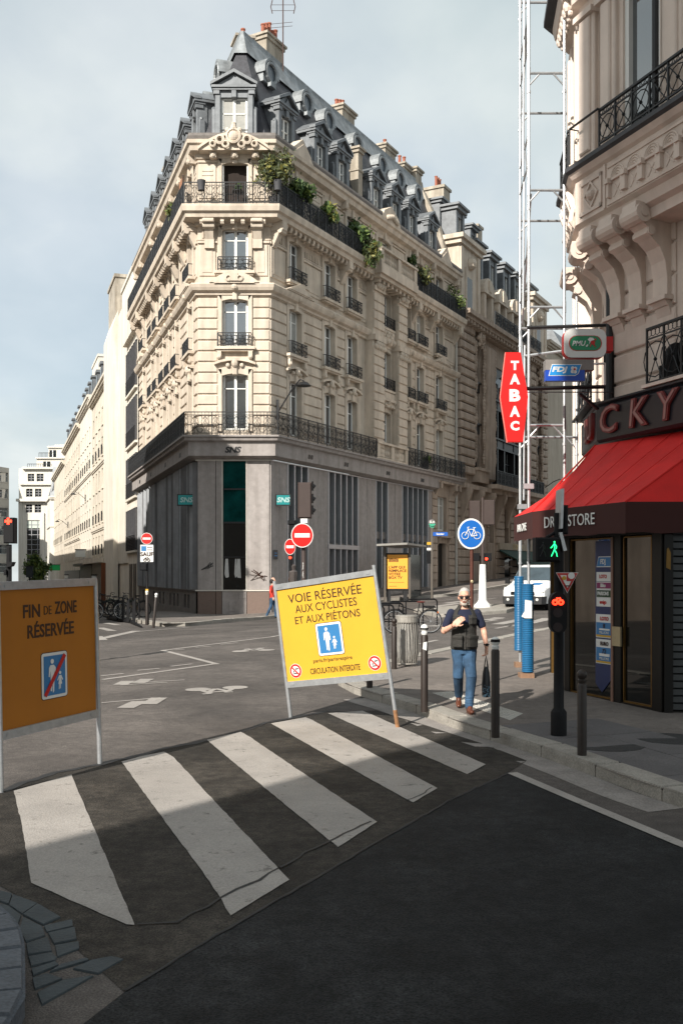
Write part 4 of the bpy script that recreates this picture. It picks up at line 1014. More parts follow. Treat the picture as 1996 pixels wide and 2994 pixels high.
# narrow left front and the shutter front that faces the camera
FSA = Fac(F0-DA*2.4, AA, CB, CZ)
mb = MB(); mb.box(0, 2.4, -.02, .1, 0, .2); mb.box(0, 2.4, -.03, .1, 2.6, 2.95); mb.box(2.28, 2.4, -.03, .12, 0, 2.7); mb.box(0, .1, -.03, .12, 0, 2.7); mb.box(1.15, 1.25, -.02, .1, 0, 2.7)
sidef = pc(mb, FSA, 'shopfront', LACQ); g = MB(); g.box(.1, 2.3, .03, .05, .2, 2.6); child(g, FSA, 'glass_panel', SGL, sidef)
t = MB()
for q in (.12, 1.12, 1.27, 2.24): t.box(q, q+.03, -.02, .05, .2, 2.6)
t.box(.12, 2.27, -.02, .05, 2.56, 2.6); t.box(.12, 2.27, -.02, .05, .2, .24); child(t, FSA, 'gold_trim', GOLD, sidef)
FE = F0+DB*kE; FSX = Fac(FE, 0.0, CB, CZ)
mb = MB(); mb.box(0, .12, -.04, .1, 0, 2.9); mb.box(0, 4, -.04, .1, 2.6, 2.95); mb.box(0, 4, -.02, .1, 0, .2)
shut = pc(mb, FSX, 'shopfront', LACQ); g = MB()
for k in range(24): g.prism([(.12,.06,.2+k*.1),(.12,.02,.215+k*.1),(.12,.03,.29+k*.1),(.12,.06,.3+k*.1)], (3.9,0,0))
child(g, FSX, 'roller_shutter', mat('dark_shutter', (.03,.033,.034), .5, .2, 4), shut)
t = MB(); t.prism([(.02,-.05,2.15),(.08,-.05,2.12),(.085,-.05,2.35),(.05,-.05,2.42),(.03,-.05,2.4)], (0,.01,0)); child(t, FSX, 'emblem', GOLD, shut)
# table with things behind the glass
# awning
RED = mat('red_canvas', (.66,.016,.013), .75, .1, 1.2, .2, 150, streak=.16, speck=.08); VAL = mat('maroon_canvas', (.04,.008,.006), .8, .08, 2)
aw = [Vector((2.95,17.0)), Vector((2.98,15.5)), Vector((3.83,13.4)), Vector((5.8,13.4))]; AZ = 3.04
tp = [W0-DA*.9+Vector((-.1,0)), W0+Vector((-.42,-.25)), W0+DB*2.85+NB*.1]
TZ = 4.24
def c3(p, z): return (p.x-CB.x, p.y-CB.y, z-CZ)
mb = MB()
def span(a0, a1, b0, b1, n):
    for k in range(n):
        s, t = k/n, (k+1)/n; p = [a0.lerp(a1,s), a0.lerp(a1,t), b0.lerp(b1,t), b0.lerp(b1,s)]
        m_ = 3
        for j in range(m_):
            u, v = j/m_, (j+1)/m_
            def q(A, B, w): sg = math.sin(math.pi*w)*(.05+.012*math.sin(9*w+3*A.x)); P = A.lerp(B, w); return c3(P, AZ+(TZ-AZ)*w-sg)
            mb.quad(q(p[0],p[3],u), q(p[1],p[2],u), q(p[1],p[2],v), q(p[0],p[3],v))
span(aw[0], aw[1], tp[0], tp[1], 3); span(aw[1], aw[2], tp[1], tp[2], 5)
mb.poly([c3(aw[2],AZ), c3(aw[3],AZ), c3(tp[2],TZ)])
awn = mb.build('awning', RED, cafe)
t = MB()
for k in range(1, 5):                                             # seams of the canvas
    s = k/5; a = aw[1].lerp(aw[2], s); b = tp[1].lerp(tp[2], s); t.tube(c3(a, AZ+.004), c3(b, TZ+.004), .006, 4)
t.tube(c3(aw[1],AZ), c3(tp[1],TZ), .015, 5); t.tube(c3(aw[2],AZ), c3(tp[2],TZ), .015, 5); t.build('awning_seam', RED, awn)
t = MB()
for a, b in zip(aw, aw[1:]):
    n = 8
    for k in range(n):
        p, q = a.lerp(b, k/n), a.lerp(b, (k+1)/n); w = lambda i: 2.62+.012*math.sin(i*2.2)
        t.quad(c3(p, w(k)), c3(q, w(k+1)), c3(q, AZ), c3(p, AZ))
t.build('valance', VAL, awn, norm=False)
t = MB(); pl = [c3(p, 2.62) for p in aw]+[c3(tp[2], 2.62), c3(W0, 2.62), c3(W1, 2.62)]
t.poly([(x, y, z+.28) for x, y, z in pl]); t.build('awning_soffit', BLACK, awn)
FW1 = Fac(aw[1], math.atan2(*( (aw[2]-aw[1]).yx )), CB, CZ); FW0 = Fac(aw[0], math.atan2(*((aw[1]-aw[0]).yx)), CB, CZ)
SER = WHT
text('DRUGSTORE', .24, SER, awn, FW1.at(.98,-.02,2.84), (R(90),0,FW1.ang), sx=.92, ext=.003)
text('BAR CAFE', .17, SER, awn, FW0.at(.75,-.02,2.82), (R(90),0,FW0.ang), sx=.95, ext=.003, bold=.02)
# sign box with neon letters
S0 = Vector((4.34, 16.75)); SPL = [S0-DA*2.0, S0, S0+DB*6]
cbelt('sign_box', [(-.3,4.27),(.0,4.27),(.04,4.32),(.04,4.86),(.0,4.9),(.05,4.93),(.05,4.96),(-.4,4.97)], mat('sign_black', (.012,.012,.016), .4, .2, 4), SPL)
FSB = Fac(S0, AB, CB, CZ); FSAA = Fac(S0-DA*2.0, AA, CB, CZ)
RUST = mat('faded_red_letters', (.17,.03,.028), .5, .25, 6); TUBE = mat('neon_tube', (.26,.13,.12), .3, .1, 5)
for ch, px in (('C',1786),('K',1872),('Y',1955)):
    k = (px-CX)/F; u = (k*S0.y-S0.x)/(DB.x-k*DB.y)
    text(ch, .62, RUST, cafe, FSB.at(u,-.07,4.60), (R(90),0,AB), sx=1.1, bold=.03, ext=.02, name='sign_letter', shear=.12)
    q = text(ch, .62, TUBE, cafe, FSB.at(u,-.1,4.60), (R(90),0,AB), sx=1.1, bold=-.012, ext=.003, name='neon_outline', shear=.12)
text('LU', .6, RUST, cafe, FSAA.at(1.35,-.07,4.58), (R(90),0,AA), sx=1.2, bold=.02, ext=.03, name='sign_letter', shear=.1)
text('LU', .6, TUBE, cafe, FSAA.at(1.35,-.12,4.58), (R(90),0,AA), sx=1.2, bold=-.015, ext=.003, name='neon_outline', shear=.1)
# ------------------------------------------------------------------ buildings out of view that throw the shade over the foreground
def block(label, foot, h):
    """plain street block with storey bands and windows pressed into its faces"""
    o = MB(); o.prism([(x,y,-1) for x,y in foot], (0,0,h+1))
    for k in range(3):
        z = 4.5+k*(h-5)/3; c = sum((Vector(p) for p in foot), Vector((0,0)))/len(foot)
        f2 = [c+(Vector(p)-c)*1.015 for p in foot]; o.prism([(p.x,p.y,z) for p in f2], (0,0,.3))
    return tag(o.build('street_block', STONE2), label, 'building')
C0 = Vector((-6.62,-.6)); NL = Vector((-.93,-.36))
block('tall stone block beside the viewpoint whose corner shades the crossing', [C0, C0-DR*14, C0-DR*14+DB*14, C0+DB*30+NL*9, C0+DB*30], 26.0)
block('unseen lower wing added beside the tall block to shape the shade on the crossing', [(-8.7,-3.9),(-14.0,-11.0),(-13.0,-15),(-8.4,-6)], 12.0)  # unseen block, added so its roof edge sets the shade line
block('stone block across the left hand street, shading the metal cladding', [(-14.2,30.0),(-30,25),(-33,40),(-19.4,43.5)], 19.5)
block('lower stone block further along the left hand street', [(-19.6,44.2),(-34,40),(-75,150),(-56,153)], 15.0)
# ------------------------------------------------------------------ neighbours
LIME = mat('bright_limewash', (.64,.595,.52), .9, .08, .5, .1, 30, streak=.18)
LIME2 = mat('aged_limewash', (.61,.555,.47), .9, .12, .5, .15, 30, streak=.3)
LIMEW = mat('white_render', (.62,.59,.53), .9, .06, .5, streak=.12)
SHOPD = mat('dark_shopfront', (.02,.02,.02), .4, .4, 3)
WPROTO = {}
def small_window(fac, parent, u, z, w, h, d=.24, frame=WHITE, rail=False):
    k = (round(w,2), round(h,2), frame.name, rail)
    if k not in WPROTO:
        m = MB(); f = .06
        m.box(-w/2,-w/2+f,0,.05,0,h); m.box(w/2-f,w/2,0,.05,0,h); m.box(-w/2,w/2,0,.05,h-f,h); m.box(-.03,.03,0,.05,0,h); m.box(-w/2,w/2,0,.05,0,.07); m.box(-w/2,w/2,0,.05,h*.62,h*.62+.05)
        m.cur = 1; m.box(-w/2,w/2,.03,.06,0,h)
        if rail:
            m.cur = 2; m.box(-w/2-.05,w/2+.05,-d-.12,-d-.08,.85,.9)
            for i in range(9): x = -w/2+w*i/8; m.box(x-.012,x+.012,-d-.11,-d-.09,.05,.88)
            m.box(-w/2-.05,w/2+.05,-d-.12,-d-.08,.05,.09)
        o = m.build('window', [frame, GLASS, IRON], parent, loc=fac.at(u,d,z), rz=fac.ang); WPROTO[k] = o; return o
    return cp(WPROTO[k], parent, fac.at(u,d,z), fac.ang)
def house(name, label, org, ang, L, h, cols, floors, m, w=1.05, cornice=True, roof=None, depth=9, ww=None, z0=None, frame=WHITE, bands=(), railfloor=None):
    """street house: origin at the left end seen from the street"""
    gz = -3.0; b = thing(name, label, 'building', (org.x, org.y, 0)); fac = Fac(org, ang, org, 0)
    mb = MB(); ops = [(c-w/2, c+w/2, a, e) for c in cols for a, e in floors]
    mb.wall(L, gz, h, ops, .3); mb.quad((0,0,gz),(0,depth,gz),(0,depth,h),(0,0,h)); mb.quad((L,0,gz),(L,depth,gz),(L,depth,h),(L,0,h)); mb.quad((0,0,h),(L,0,h),(L,depth,h),(0,depth,h)); mb.quad((0,depth,gz),(L,depth,gz),(L,depth,h),(0,depth,h))
    for c in cols:
        for a, e in floors: mb.box(c-w/2-.12, c+w/2+.12, -.09, 0, a-.12, a); mb.box(c-w/2-.14, c-w/2, -.04, 0, a, e+.15); mb.box(c+w/2, c+w/2+.14, -.04, 0, a, e+.15); mb.box(c-w/2, c+w/2, -.05, 0, e, e+.15)
    for z in bands: mb.box(-.02, L+.02, -.16, 0, z, z+.22); mb.box(-.02, L+.02, -.09, 0, z-.14, z)
    mb.build('wall', m, b, loc=fac.at(0,0,0), rz=fac.ang)
    if cornice:
        c = MB(); c.box(0, L, -.5, 0, h-.25, h); c.box(0, L, -.36, 0, h-.45, h-.25); c.box(0, L, -.2, 0, h-.6, h-.45); c.build('cornice', m, b, loc=fac.at(0,0,0), rz=fac.ang)
    for j, (a, e) in enumerate(floors):
        for c in cols: small_window(fac, b, c, a, w, e-a, frame=frame, rail=(railfloor is not None and j in railfloor))
    if roof:
        r = MB(); hh, back = roof; r.prism([(0,-.1,h),(0,-.05,h+.25),(0,back,h+hh),(0,depth,h+hh+.3),(0,depth,h)], (L,0,0)); r.build('roof', ZINC, b, loc=fac.at(0,0,0), rz=fac.ang)
    return b, fac
def lplane(u): return PCL+DL*u
# b1: plain cream block with wide dark strip windows
b1, f1 = house('apartment_house', 'plain cream modern block with wide dark strip windows beside the grey clad shop', lplane(38.2), AL, 18.3, 21.6, (), (), LIME, cornice=False)
mb = MB(); ops_ = [(12.9,17.9,a,e) for a,e in ((3.7,6.5),(7.3,10.1),(10.9,13.9),(14.5,17.5))]
mb.wall(18.3, 2.9, 21.7, ops_, .5, d=-.12); mb.box(0, 7.0, -.5, -.12, -3, 21.0); mb.prism([(0,-.5,21.0),(0,-.12,21.0),(0,-.12,22.2)], (7.0,0,0))
mb.box(12.7,18.1,-.45,-.12,18.1,18.3)
for a, e in ((3.7,6.5),(7.3,10.1),(10.9,13.9),(14.5,17.5)): mb.box(12.7,18.1,-.3,-.12,a-.15,a); mb.box(12.7,18.1,-.22,-.12,e,e+.1)
mb.build('front_panel', LIME, b1, loc=f1.at(0,0,0), rz=f1.ang)
for a, e in ((3.7,6.5),(7.3,10.1),(10.9,13.9),(14.5,17.5)):
    m = MB(); m.box(12.9,17.9,-.16,.0,a,e)
    m.cur = 1
    for k in range(6): m.box(12.9+k*.98,13.0+k*.98,-.26,-.1,a,e)
    for k in range(10): m.box(12.95,17.85,-.30,-.2,a+.1+k*.1,a+.13+k*.1)
    m.build('strip_window', [DARKG, mat('grey_blind', (.06,.06,.065), .7, .2, 4)], b1, loc=f1.at(0,0,0), rz=f1.ang)
mb = MB(); mb.box(5,16,.4,6,21.6,24.0); mb.box(4.9,16.1,.3,6.1,24.0,24.25); mb.build('chimney_wall', LIMEW, b1, loc=f1.at(0,0,0), rz=f1.ang)
mb = MB(); mb.box(0,5,-.1,6,20.5,25.3); mb.box(-.1,5.1,-.2,6.1,25.3,25.55); mb.build('chimney_wall', mat('stained_render', (.42,.38,.32), .9, .25, 1.2, streak=.5), b1, loc=f1.at(0,0,0), rz=f1.ang)
mb = MB(); mb.lathe([(.16,24.2),(.13,24.4),(.13,25.4),(.17,25.5)], 8, (15,1)); mb.build('chimney_pot', TERRA, b1, loc=f1.at(0,0,0), rz=f1.ang)
mb = MB(); mb.box(13.5,17.8,-.14,.1,.0,2.9); mb.cur = 1; mb.box(14.2,15.6,-.18,.1,.0,2.8); mb.box(16.2,17.6,-.18,.1,0,2.8); mb.build('entrance', [LIME, SHOPD], b1, loc=f1.at(0,0,0), rz=f1.ang)
fl = [(3.9,5.6),(6.8,8.6),(9.8,11.5),(12.7,14.3),(15.4,16.9)]
HB = []
b2, f2 = house('apartment_house', 'old cream house with zinc mansard beside the tall blank chimney wall', lplane(54.6), AL, 16.4, 18.9, (2.0,4.8,7.6,10.4,13.6), fl, LIME2, roof=(3.6,1.6), railfloor=(0,1,3), bands=(6.2,12.0))
for u in (3.0,7.0,11.5):
    m = MB(); m.box(u-.6,u+.6,.2,2.5,19.1,21.3); m.box(u-.75,u+.75,.05,2.6,21.3,21.55); m.cur = 1; m.box(u-.4,u+.4,.15,.22,19.3,21.1); m.build('dormer', [ZINC, GLASS], b2, loc=f2.at(0,0,0), rz=f2.ang)
mb = MB(); mb.box(12.5,16.3,2,5,19,25); mb.box(12.4,16.4,1.9,5.1,25,25.3); mb.build('chimney', CHIM, b2, loc=f2.at(0,0,0), rz=f2.ang)
mb = MB(); mb.box(1,2.2,2.5,4,19,26); mb.box(.9,2.3,2.4,4.1,26,26.2); mb.build('chimney', CHIM, b2, loc=f2.at(0,0,0), rz=f2.ang)
mb = MB(); mb.box(.3,16,-.06,.1,-2,3.1); mb.cur = 1; mb.box(0,16.4,-.9,0,3.1,3.5); mb.build('shopfront', [SHOPD, LIME2], b2, loc=f2.at(0,0,0), rz=f2.ang)
b3, f3 = house('apartment_house', 'cream house with heavy curved cornice in the middle of the left hand row', lplane(69.7), AL, 15.1, 19.8, (2.0,4.6,7.4,10.2,13.0), fl, LIME, roof=(3.0,1.4), railfloor=(1,3), bands=(12.2,))
for u in (2.5,6.0,9.5,13.0):
    m = MB(); m.box(u-.55,u+.55,.2,2.5,20,21.8); m.box(u-.7,u+.7,.05,2.6,21.8,22.0); m.cur = 1; m.box(u-.38,u+.38,.15,.22,20.2,21.6); m.build('dormer', [ZINC, GLASS], b3, loc=f3.at(0,0,0), rz=f3.ang)
mb = MB(); mb.box(8,13,3,6,20,29.5); mb.box(7.9,13.1,2.9,6.1,29.5,29.8); mb.build('chimney_wall', LIMEW, b3, loc=f3.at(0,0,0), rz=f3.ang)
mb = MB(); mb.box(.3,15,-.06,.1,-2,3.0); mb.box(0,15,-.8,0,3.0,3.25); mb.build('shopfront', SHOPD, b3, loc=f3.at(0,0,0), rz=f3.ang)
b4, f4 = house('apartment_house', 'pale cream house with grey mansard further down the left hand row', lplane(97.0), AL, 27.3, 19.2, (2,5,8,11,14,17,20,23,26), fl, LIME2, roof=(3.8,1.6), railfloor=(1,3), bands=(6.2,12.2))
for u in (3,8,13,18,23):
    m = MB(); m.box(u-.6,u+.6,.2,2.5,19.4,21.6); m.box(u-.75,u+.75,.05,2.6,21.6,21.8); m.cur = 1; m.box(u-.4,u+.4,.15,.22,19.6,21.4); m.build('dormer', [ZINC, GLASS], b4, loc=f4.at(0,0,0), rz=f4.ang)
mb = MB(); mb.box(14,22,2.5,5,19,28); mb.box(13.9,22.1,2.4,5.1,28,28.3); mb.build('chimney_wall', LIMEW, b4, loc=f4.at(0,0,0), rz=f4.ang)
mb = MB(); mb.box(.3,27,-.06,.1,-3,2.6); mb.build('shopfront', SHOPD, b4, loc=f4.at(0,0,0), rz=f4.ang)
b5, f5 = house('apartment_house', 'narrow cream house at the far bend of the left hand row', lplane(125.0), AL, 28, 18.0, (2,5.5,9,12.5,16,19.5,23), fl[:4], LIME2, roof=(3.0,1.6), railfloor=(1,))
# white house with slated corner roof, facing up the street
P6 = Vector((-47.8,163.0)); b6, f6 = house('white_house', 'white rendered house with grey slated roof at the street bend', P6, 0.0, 3.6, 15.0, (), (), LIMEW, depth=10, roof=(5.0,1.6), bands=(10.0,3.5))
P6b = P6; f6b = None
mb = MB(); mb.wall(9, -3, 15, [(2,3,5,7),(5,6,5,7),(2,3,11,13),(5,6,11,13)], .2); mb.box(0,9,-.25,0,14.6,15); mb.box(0,9,-.15,0,9.9,10.2); mb.build('side_wall', LIMEW, b6, loc=(-3.0,8.5,0), rz=R(-70.5))
mb = MB(); mb.prism([(0,0,15),(0,.8,18),(0,3,20),(0,6,20),(0,6,15)], (9,0,0)); mb.build('side_roof', ZINC, b6, loc=(-3.0,8.5,0), rz=R(-70.5))
# art deco block closing the left hand street
P7 = Vector((-66.5,200.0)); b7 = thing('stepped_block', 'white stepped terrace block with large glazed bay closing the left hand street', 'building', (P7.x, P7.y, 0)); f7 = Fac(P7, 0.0, P7, 0)
def px7(x): return (x-CX)/F*200-P7.x
def z7(y): return EY+(HZ-y)/F*200
mb = MB(); L7 = px7(131)
W7 = [(px7(a), px7(b), z7(d), z7(c)) for a, b, c, d in ((82,101,1385,1408),(108,128,1385,1408),(77,96,1429,1453),(103,122,1429,1453),(76,95,1475,1499),(102,121,1475,1499),(79,117,1521,1651))]
mb.wall(L7+8, -6, z7(1370), W7, .35, u0=px7(56)); mb.quad((px7(56),0,-6),(px7(56),9,-6),(px7(56),9,z7(1370)),(px7(56),0,z7(1370)))
mb.box(px7(68), L7+8, -.7, 0, z7(1372), z7(1366)); mb.box(px7(60), L7+8, -.5, 0, z7(1418), z7(1412)); mb.box(px7(52), L7+8, -1.0, 0, z7(1467), z7(1459)); mb.box(px7(56), px7(66), -.3, 0, -6, z7(1462)); mb.box(px7(124), px7(131), -.3, 0, -6, z7(1500))
mb.build('wall', LIMEW, b7, loc=f7.at(0,0,0))
for a, b, c, d in W7:
    m = MB(); m.box(a,b,.25,.3,c,d); m.cur = 1; n = 3 if d-c > 4 else 1
    for k in range(n*3): z = c+(d-c)*k/(n*3); m.box(a,b,.18,.26,z,z+.14)
    if n == 3:
        for t in (.33,.8): m.box(a+(b-a)*t, a+(b-a)*t+.15, .16, .26, c, d)
        m.cur = 2; m.box(a,b,.2,.27,d-1.6,d)
    else: m.box((a+b)/2-.06,(a+b)/2+.06,.16,.26,c,d)
    m.build('window', [DARKG, mat('grey_window_bar', (.2,.2,.21), .6, .1, 5), mat('pale_blind', (.45,.5,.45), .7, .1, 3)], b7, loc=f7.at(0,0,0))
mb = MB(); mb.box(px7(99), px7(195), 2, 10, z7(1370), z7(1338)); mb.box(px7(97), px7(195), 1.6, 10, z7(1338), z7(1334)); mb.box(px7(125), px7(195), 4, 10, z7(1334), z7(1302)); mb.box(px7(123), px7(195), 3.6, 10, z7(1302), z7(1297)); mb.box(px7(135), px7(195), 6, 10, z7(1297), z7(1289)); mb.build('set_back_storey', LIMEW, b7, loc=f7.at(0,0,0))
for a, b, c, d, q in ((119,139,1368,1346,1.9),(129,148,1334,1309,3.9)):
    m = MB(); m.box(px7(a),px7(b),q,q+.1,z7(c),z7(d)); m.cur = 1; m.box(px7((a+b)/2)-.08,px7((a+b)/2)+.08,q-.05,q,z7(c),z7(d)); m.build('terrace_window', [DARKG, WHITE], b7, loc=f7.at(0,0,0))
for x0, x1, yb, q in ((80,150,1370,.2),(105,148,1334,2.1)):
    m = MB(); z = z7(yb)
    m.box(px7(x0),px7(x1),q,q+.06,z+.9,z+1.0)
    for k in range(12): x = px7(x0)+(px7(x1)-px7(x0))*k/11; m.box(x-.03,x+.03,q,q+.06,z,z+1)
    m.build('terrace_railing', IRON, b7, loc=f7.at(0,0,0))
# grey glazed slab and pale houses at the far left
P8 = Vector((-66.5,199.5)); b8, f8 = house('office_block', 'grey office block with long dark window bands at the far left', P8+Vector((-11.5,-33))*.35, math.atan2(33,11.5)+0*math.pi, 11.8, 23.5, (5.9,), [(z,z+1.9) for z in (2.5,6.2,9.9,13.6,17.3,20.6)], mat('beige_panel', (.45,.42,.37), .8, .1, 1), w=11.2, cornice=False)
P9 = Vector((-74,170.0)); b9, f9 = house('apartment_house', 'pale house with sloping zinc roof half cut by the left edge', P9, R(55), 14, 17.0, (2,5,8,11), fl[:4], LIMEW, roof=(4,2.5))

# ------------------------------------------------------------------ iron fronted neighbour on the right hand street
def rplane(u): return PCR+DR*u
NO = rplane(23.2); n1 = thing('iron_front_building', 'ornate brown stone building with tall black iron bay window behind the red sign', 'building', (NO.x, NO.y, 1.0)); fn = Fac(NO, AR, NO, 1.0)
LN = 20.0
def pn(mb, name, m, parent=None): return mb.build(name, m, parent or n1, loc=fn.at(0,0,0), rz=fn.ang)
mb = MB(); OPN = [(3.0,4.3,9.6,18.0),(6.9,14.7,8.6,17.4),(16.9,18.1,9.6,18.0),(6.2,7.3,4.4,7.0),(9.6,10.7,4.4,7.0),(12.6,13.7,4.4,7.0),(4.4,5.6,.8,3.4),(8.5,14.5,.6,3.4),(17,18.4,.6,6.6)]
mb.wall(LN, .3, 19.6, OPN, .55)
for a, b in ((0,2.7),(4.6,4.9),(15.2,16.6),(18.4,19.9)):
    z = 8.9
    while z < 18.6:
        if b-a > .4: mb.cbox(a+.03, b-.03, -.35, 0, z+.03, z+.56, .09)
        z += .6
for a, b in ((0,2.7),(5.8,6.1),(7.6,9.4),(10.9,12.4),(13.9,16.5),(18.6,19.9)):
    z = 1.6
    while z < 6.6: mb.cbox(a+.02, b-.02, -.12, 0, z+.03, z+.5, .03); z += .55
for a, b in ((4.9,6.7),(14.8,15.2)): mb.cbox(a, b, -.4, 0, 8.8, 18.4, .12)
for u in (2.85,4.5,6.75,14.85,16.75,18.3):                       # carved garlands down the window sides
    z = 10
    while z < 18.3: mb.sphere((u+.06*math.sin(z*3), -.28, z), .15+.04*math.sin(z*5), 6, 4, (1,.8,1.2)); z += .24
for u in (3.65,17.5): mb.ring((u,-.45,18.6), .42, .12, n=12); mb.sphere((u,-.4,18.6), .32, 8, 6); [mb.sphere((u+.5*math.cos(k), -.36, 18.5+.5*math.sin(k)), .16, 6, 4) for k in range(0, 7)]
mb.box(2.7, 4.9, -.5, 0, 8.5, 9.3); mb.box(2.6, 5.0, -.6, 0, 9.3, 9.5); mb.box(16.5, 18.4, -.5, 0, 8.5, 9.3)
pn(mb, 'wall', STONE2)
mb = MB(); mb.box(-.1, LN, -1.0, 0, 19.5, 19.8); mb.box(-.1, LN, -.8, 0, 19.25, 19.5); mb.box(-.1, LN, -.4, 0, 18.95, 19.2)
for k in range(34): mb.box(.2+k*.6, .45+k*.6, -.75, 0, 19.02, 19.25)
mb.box(5, 16.5, -1.1, 0, 8.2, 8.5); mb.box(-.1, LN, -.6, 0, 7.9, 8.2)
for k in range(9): u = .5+k*2.35; mb.prism([(u,0,5.6),(u,-.15,5.6),(u,-.5,6.8),(u,-.85,7.6),(u,-.85,7.9),(u,0,7.9)], (.35,0,0)); mb.sphere((u+.18,-.5,7.2), .22, 7, 5); mb.sphere((u+1.2,-.2,7.5), .3, 7, 5, (1.4,.7,.8))
pn(mb, 'cornice', STONE2)
BI = mat('black_ironwork', (.012,.012,.013), .45, .2, 6)
mb = MB(); mb.box(6.9, 14.7, .45, .55, 8.6, 17.4)
mb.cur = 1
for u in (6.9, 8.1, 9.6, 11.9, 13.4, 14.55): mb.box(u, u+.22, .0, .5, 8.6, 16.2)
for z in (11.4, 14.2): mb.box(6.9, 14.7, .05, .5, z, z+.75); mb.box(6.9, 14.7, -.1, .5, z+.66, z+.78); mb.box(6.9, 14.7, -.05, .5, z, z+.1)
for u in (8.7, 10.4, 11.1, 12.6): mb.box(u, u+.08, .3, .5, 8.6, 16.4)
for z in (10.5, 13.2, 15.2): mb.box(6.9, 14.7, .33, .48, z, z+.07)
arc = [(10.8+3.85*math.cos(math.pi*k/14), 14.9+2.2*math.sin(math.pi*k/14)) for k in range(15)]
mb.prism([(x,.1,z) for x, z in arc]+[(6.9,.1,14.9),(6.9,.1,17.4),(14.7,.1,17.4),(14.7,.1,14.9)], (0,.2,0))
mb.cur = 2; mb.box(9.95, 10.35, .42, .44, 11.9+.4, 13.9); mb.box(8.3,8.65,.42,.44,9.0,10.3); mb.box(12.15, 12.55, .42, .44, 9, 10.4)
pn(mb, 'iron_bay', [DARKG, BI, mat('beige_blind', (.35,.31,.25), .8, .2, 3)])  # plain beige blinds at the bay glass
for a in (3.0, 16.9):
    mb = MB(); mb.box(a, a+1.3, .35, .4, 9.6, 18); mb.cur = 1
    for z in (12.0, 14.9): mb.box(a-.05, a+1.35, -.02, .4, z, z+.7); mb.box(a-.1, a+1.4, -.14, .3, z+.6, z+.72)
    for u in (a, a+.62, a+1.2): mb.box(u, u+.09, .2, .38, 9.6, 18)
    for z in (10.7, 13.8, 16.6): mb.box(a, a+1.3, .24, .38, z, z+.06)
    pn(mb, 'iron_window', [DARKG, BI])
mb = MB()
for a, b, c, d in OPN[3:6]: mb.box(a, b, .4, .45, c, d)
mb.box(4.4,5.6,.4,.45,.8,3.4); mb.box(8.5,14.5,.5,.55,.6,3.4); mb.box(17,18.4,.5,.55,.6,6.6); pn(mb, 'dark_opening', DARKG)
for a, L in ((5.2, 11.2),): mb = MB(); railing(mb, L, 1.0, a, -1.0, 8.5, .6, .02, .1); pn(mb, 'balcony_railing', IRON)
mb = MB(); railing(mb, 11, 1.0, 5.0, -.9, 19.8, .6, .02, .14); pn(mb, 'balcony_railing', IRON)
# attic: stone pavilions and lucarnes, zinc mansard
mb = MB(); mb.wall(LN, 19.6, 22.4, [], .1, d=.6)
for a, b, t in ((.2,3.9,24.6),(15.9,19.8,24.6)): 
    mb.cbox(a, b, -.15, 3, 19.8, t, .05); mb.box(a-.4, b+.4, -.55, 3, t, t+.3); mb.box(a-.25, b+.25, -.35, 3, t-.3, t); mb.box(a+1.0, a+1.2, -.22, 0, 20, 23); mb.sphere((a+1.9,-.2,23.4), .45, 8, 6)
    mb.box(a+.05,a+.5,-.25,0,20,24.2); mb.box(b-.5,b-.05,-.25,0,20,24.2)
for u in (5.6,8.6,11.7,14.4):
    mb.box(u-.95, u-.55, -.25, 1, 19.8, 22.2); mb.box(u+.55, u+.95, -.25, 1, 19.8, 22.2); mb.box(u-1.1, u+1.1, -.35, 1, 22.1, 22.35)
    arc = [(u+1.1*math.cos(math.pi*k/10), 22.35+.95*math.sin(math.pi*k/10)) for k in range(11)]; mb.prism([(x,-.3,z) for x, z in arc], (0,.5,0)); mb.box(u-.25, u+.25, -.4, 0, 22.3, 23.1)
pn(mb, 'attic', STONE)
mb = MB()
for u in (5.6,8.6,11.7,14.4): mb.box(u-.55, u+.55, .3, .35, 19.9, 22.1)
mb.box(1.5,2.5,-.17,-.1,20.2,22.4); mb.box(17.2,18.2,-.17,-.1,20.2,22.4); pn(mb, 'attic_window', DARKG)
mb = MB(); mb.prism([(0,.7,22.4),(0,1.5,25.4),(0,2.4,27.6),(0,9,28.2),(0,9,20)], (LN,0,0)); pn(mb, 'mansard', SLATE)
mb = MB(); mb.prism([(0,.2,22.3),(0,1.1,25.5),(0,2.2,28.0),(0,2.6,28.2),(0,7,28.2),(0,7,22)], (-.55,0,0)); pn(mb, 'parapet_wall', CHIM)
def flat_dormer(u, z, s=1.0, d=.4):
    m = MB(); m.cbox(u-.85*s, u-.5*s, d, d+2.5, z, z+2.3*s, .03); m.cbox(u+.5*s, u+.85*s, d, d+2.5, z, z+2.3*s, .03); m.box(u-1.0*s, u+1.0*s, d-.15, d+2.6, z+2.3*s, z+2.55*s); m.box(u-1.15*s, u+1.15*s, d-.3, d+2.7, z+2.55*s, z+2.72*s); m.box(u-.5*s,u+.5*s,d+.1,d+.4,z+1.9*s,z+2.3*s)
    o = pn(m, 'dormer', ZINC); w = MB(); w.box(u-.5*s,u+.5*s,d+.25,d+.3,z,z+1.9*s); w.cur = 1; w.box(u-.05,u+.05,d+.2,d+.3,z,z+1.9*s); w.box(u-.5*s,u-.42*s,d+.2,d+.3,z,z+1.9*s); w.box(u+.42*s,u+.5*s,d+.2,d+.3,z,z+1.9*s); w.build('pane', [GLASS, WHITE], o)
flat_dormer(2.0, 25.0, .9, .5)
for u in (5.6,8.6,11.7,14.4,17.8): flat_dormer(u, 23.3, 1.0, .5)
for u in (1.6,4.4,7.4): flat_dormer(u, 25.9, .75, 1.6)
mb = MB(); mb.box(5.0,6.2,3,4.5,27,30.3); mb.box(4.9,6.3,2.9,4.6,30.3,30.5); mb.cur = 1
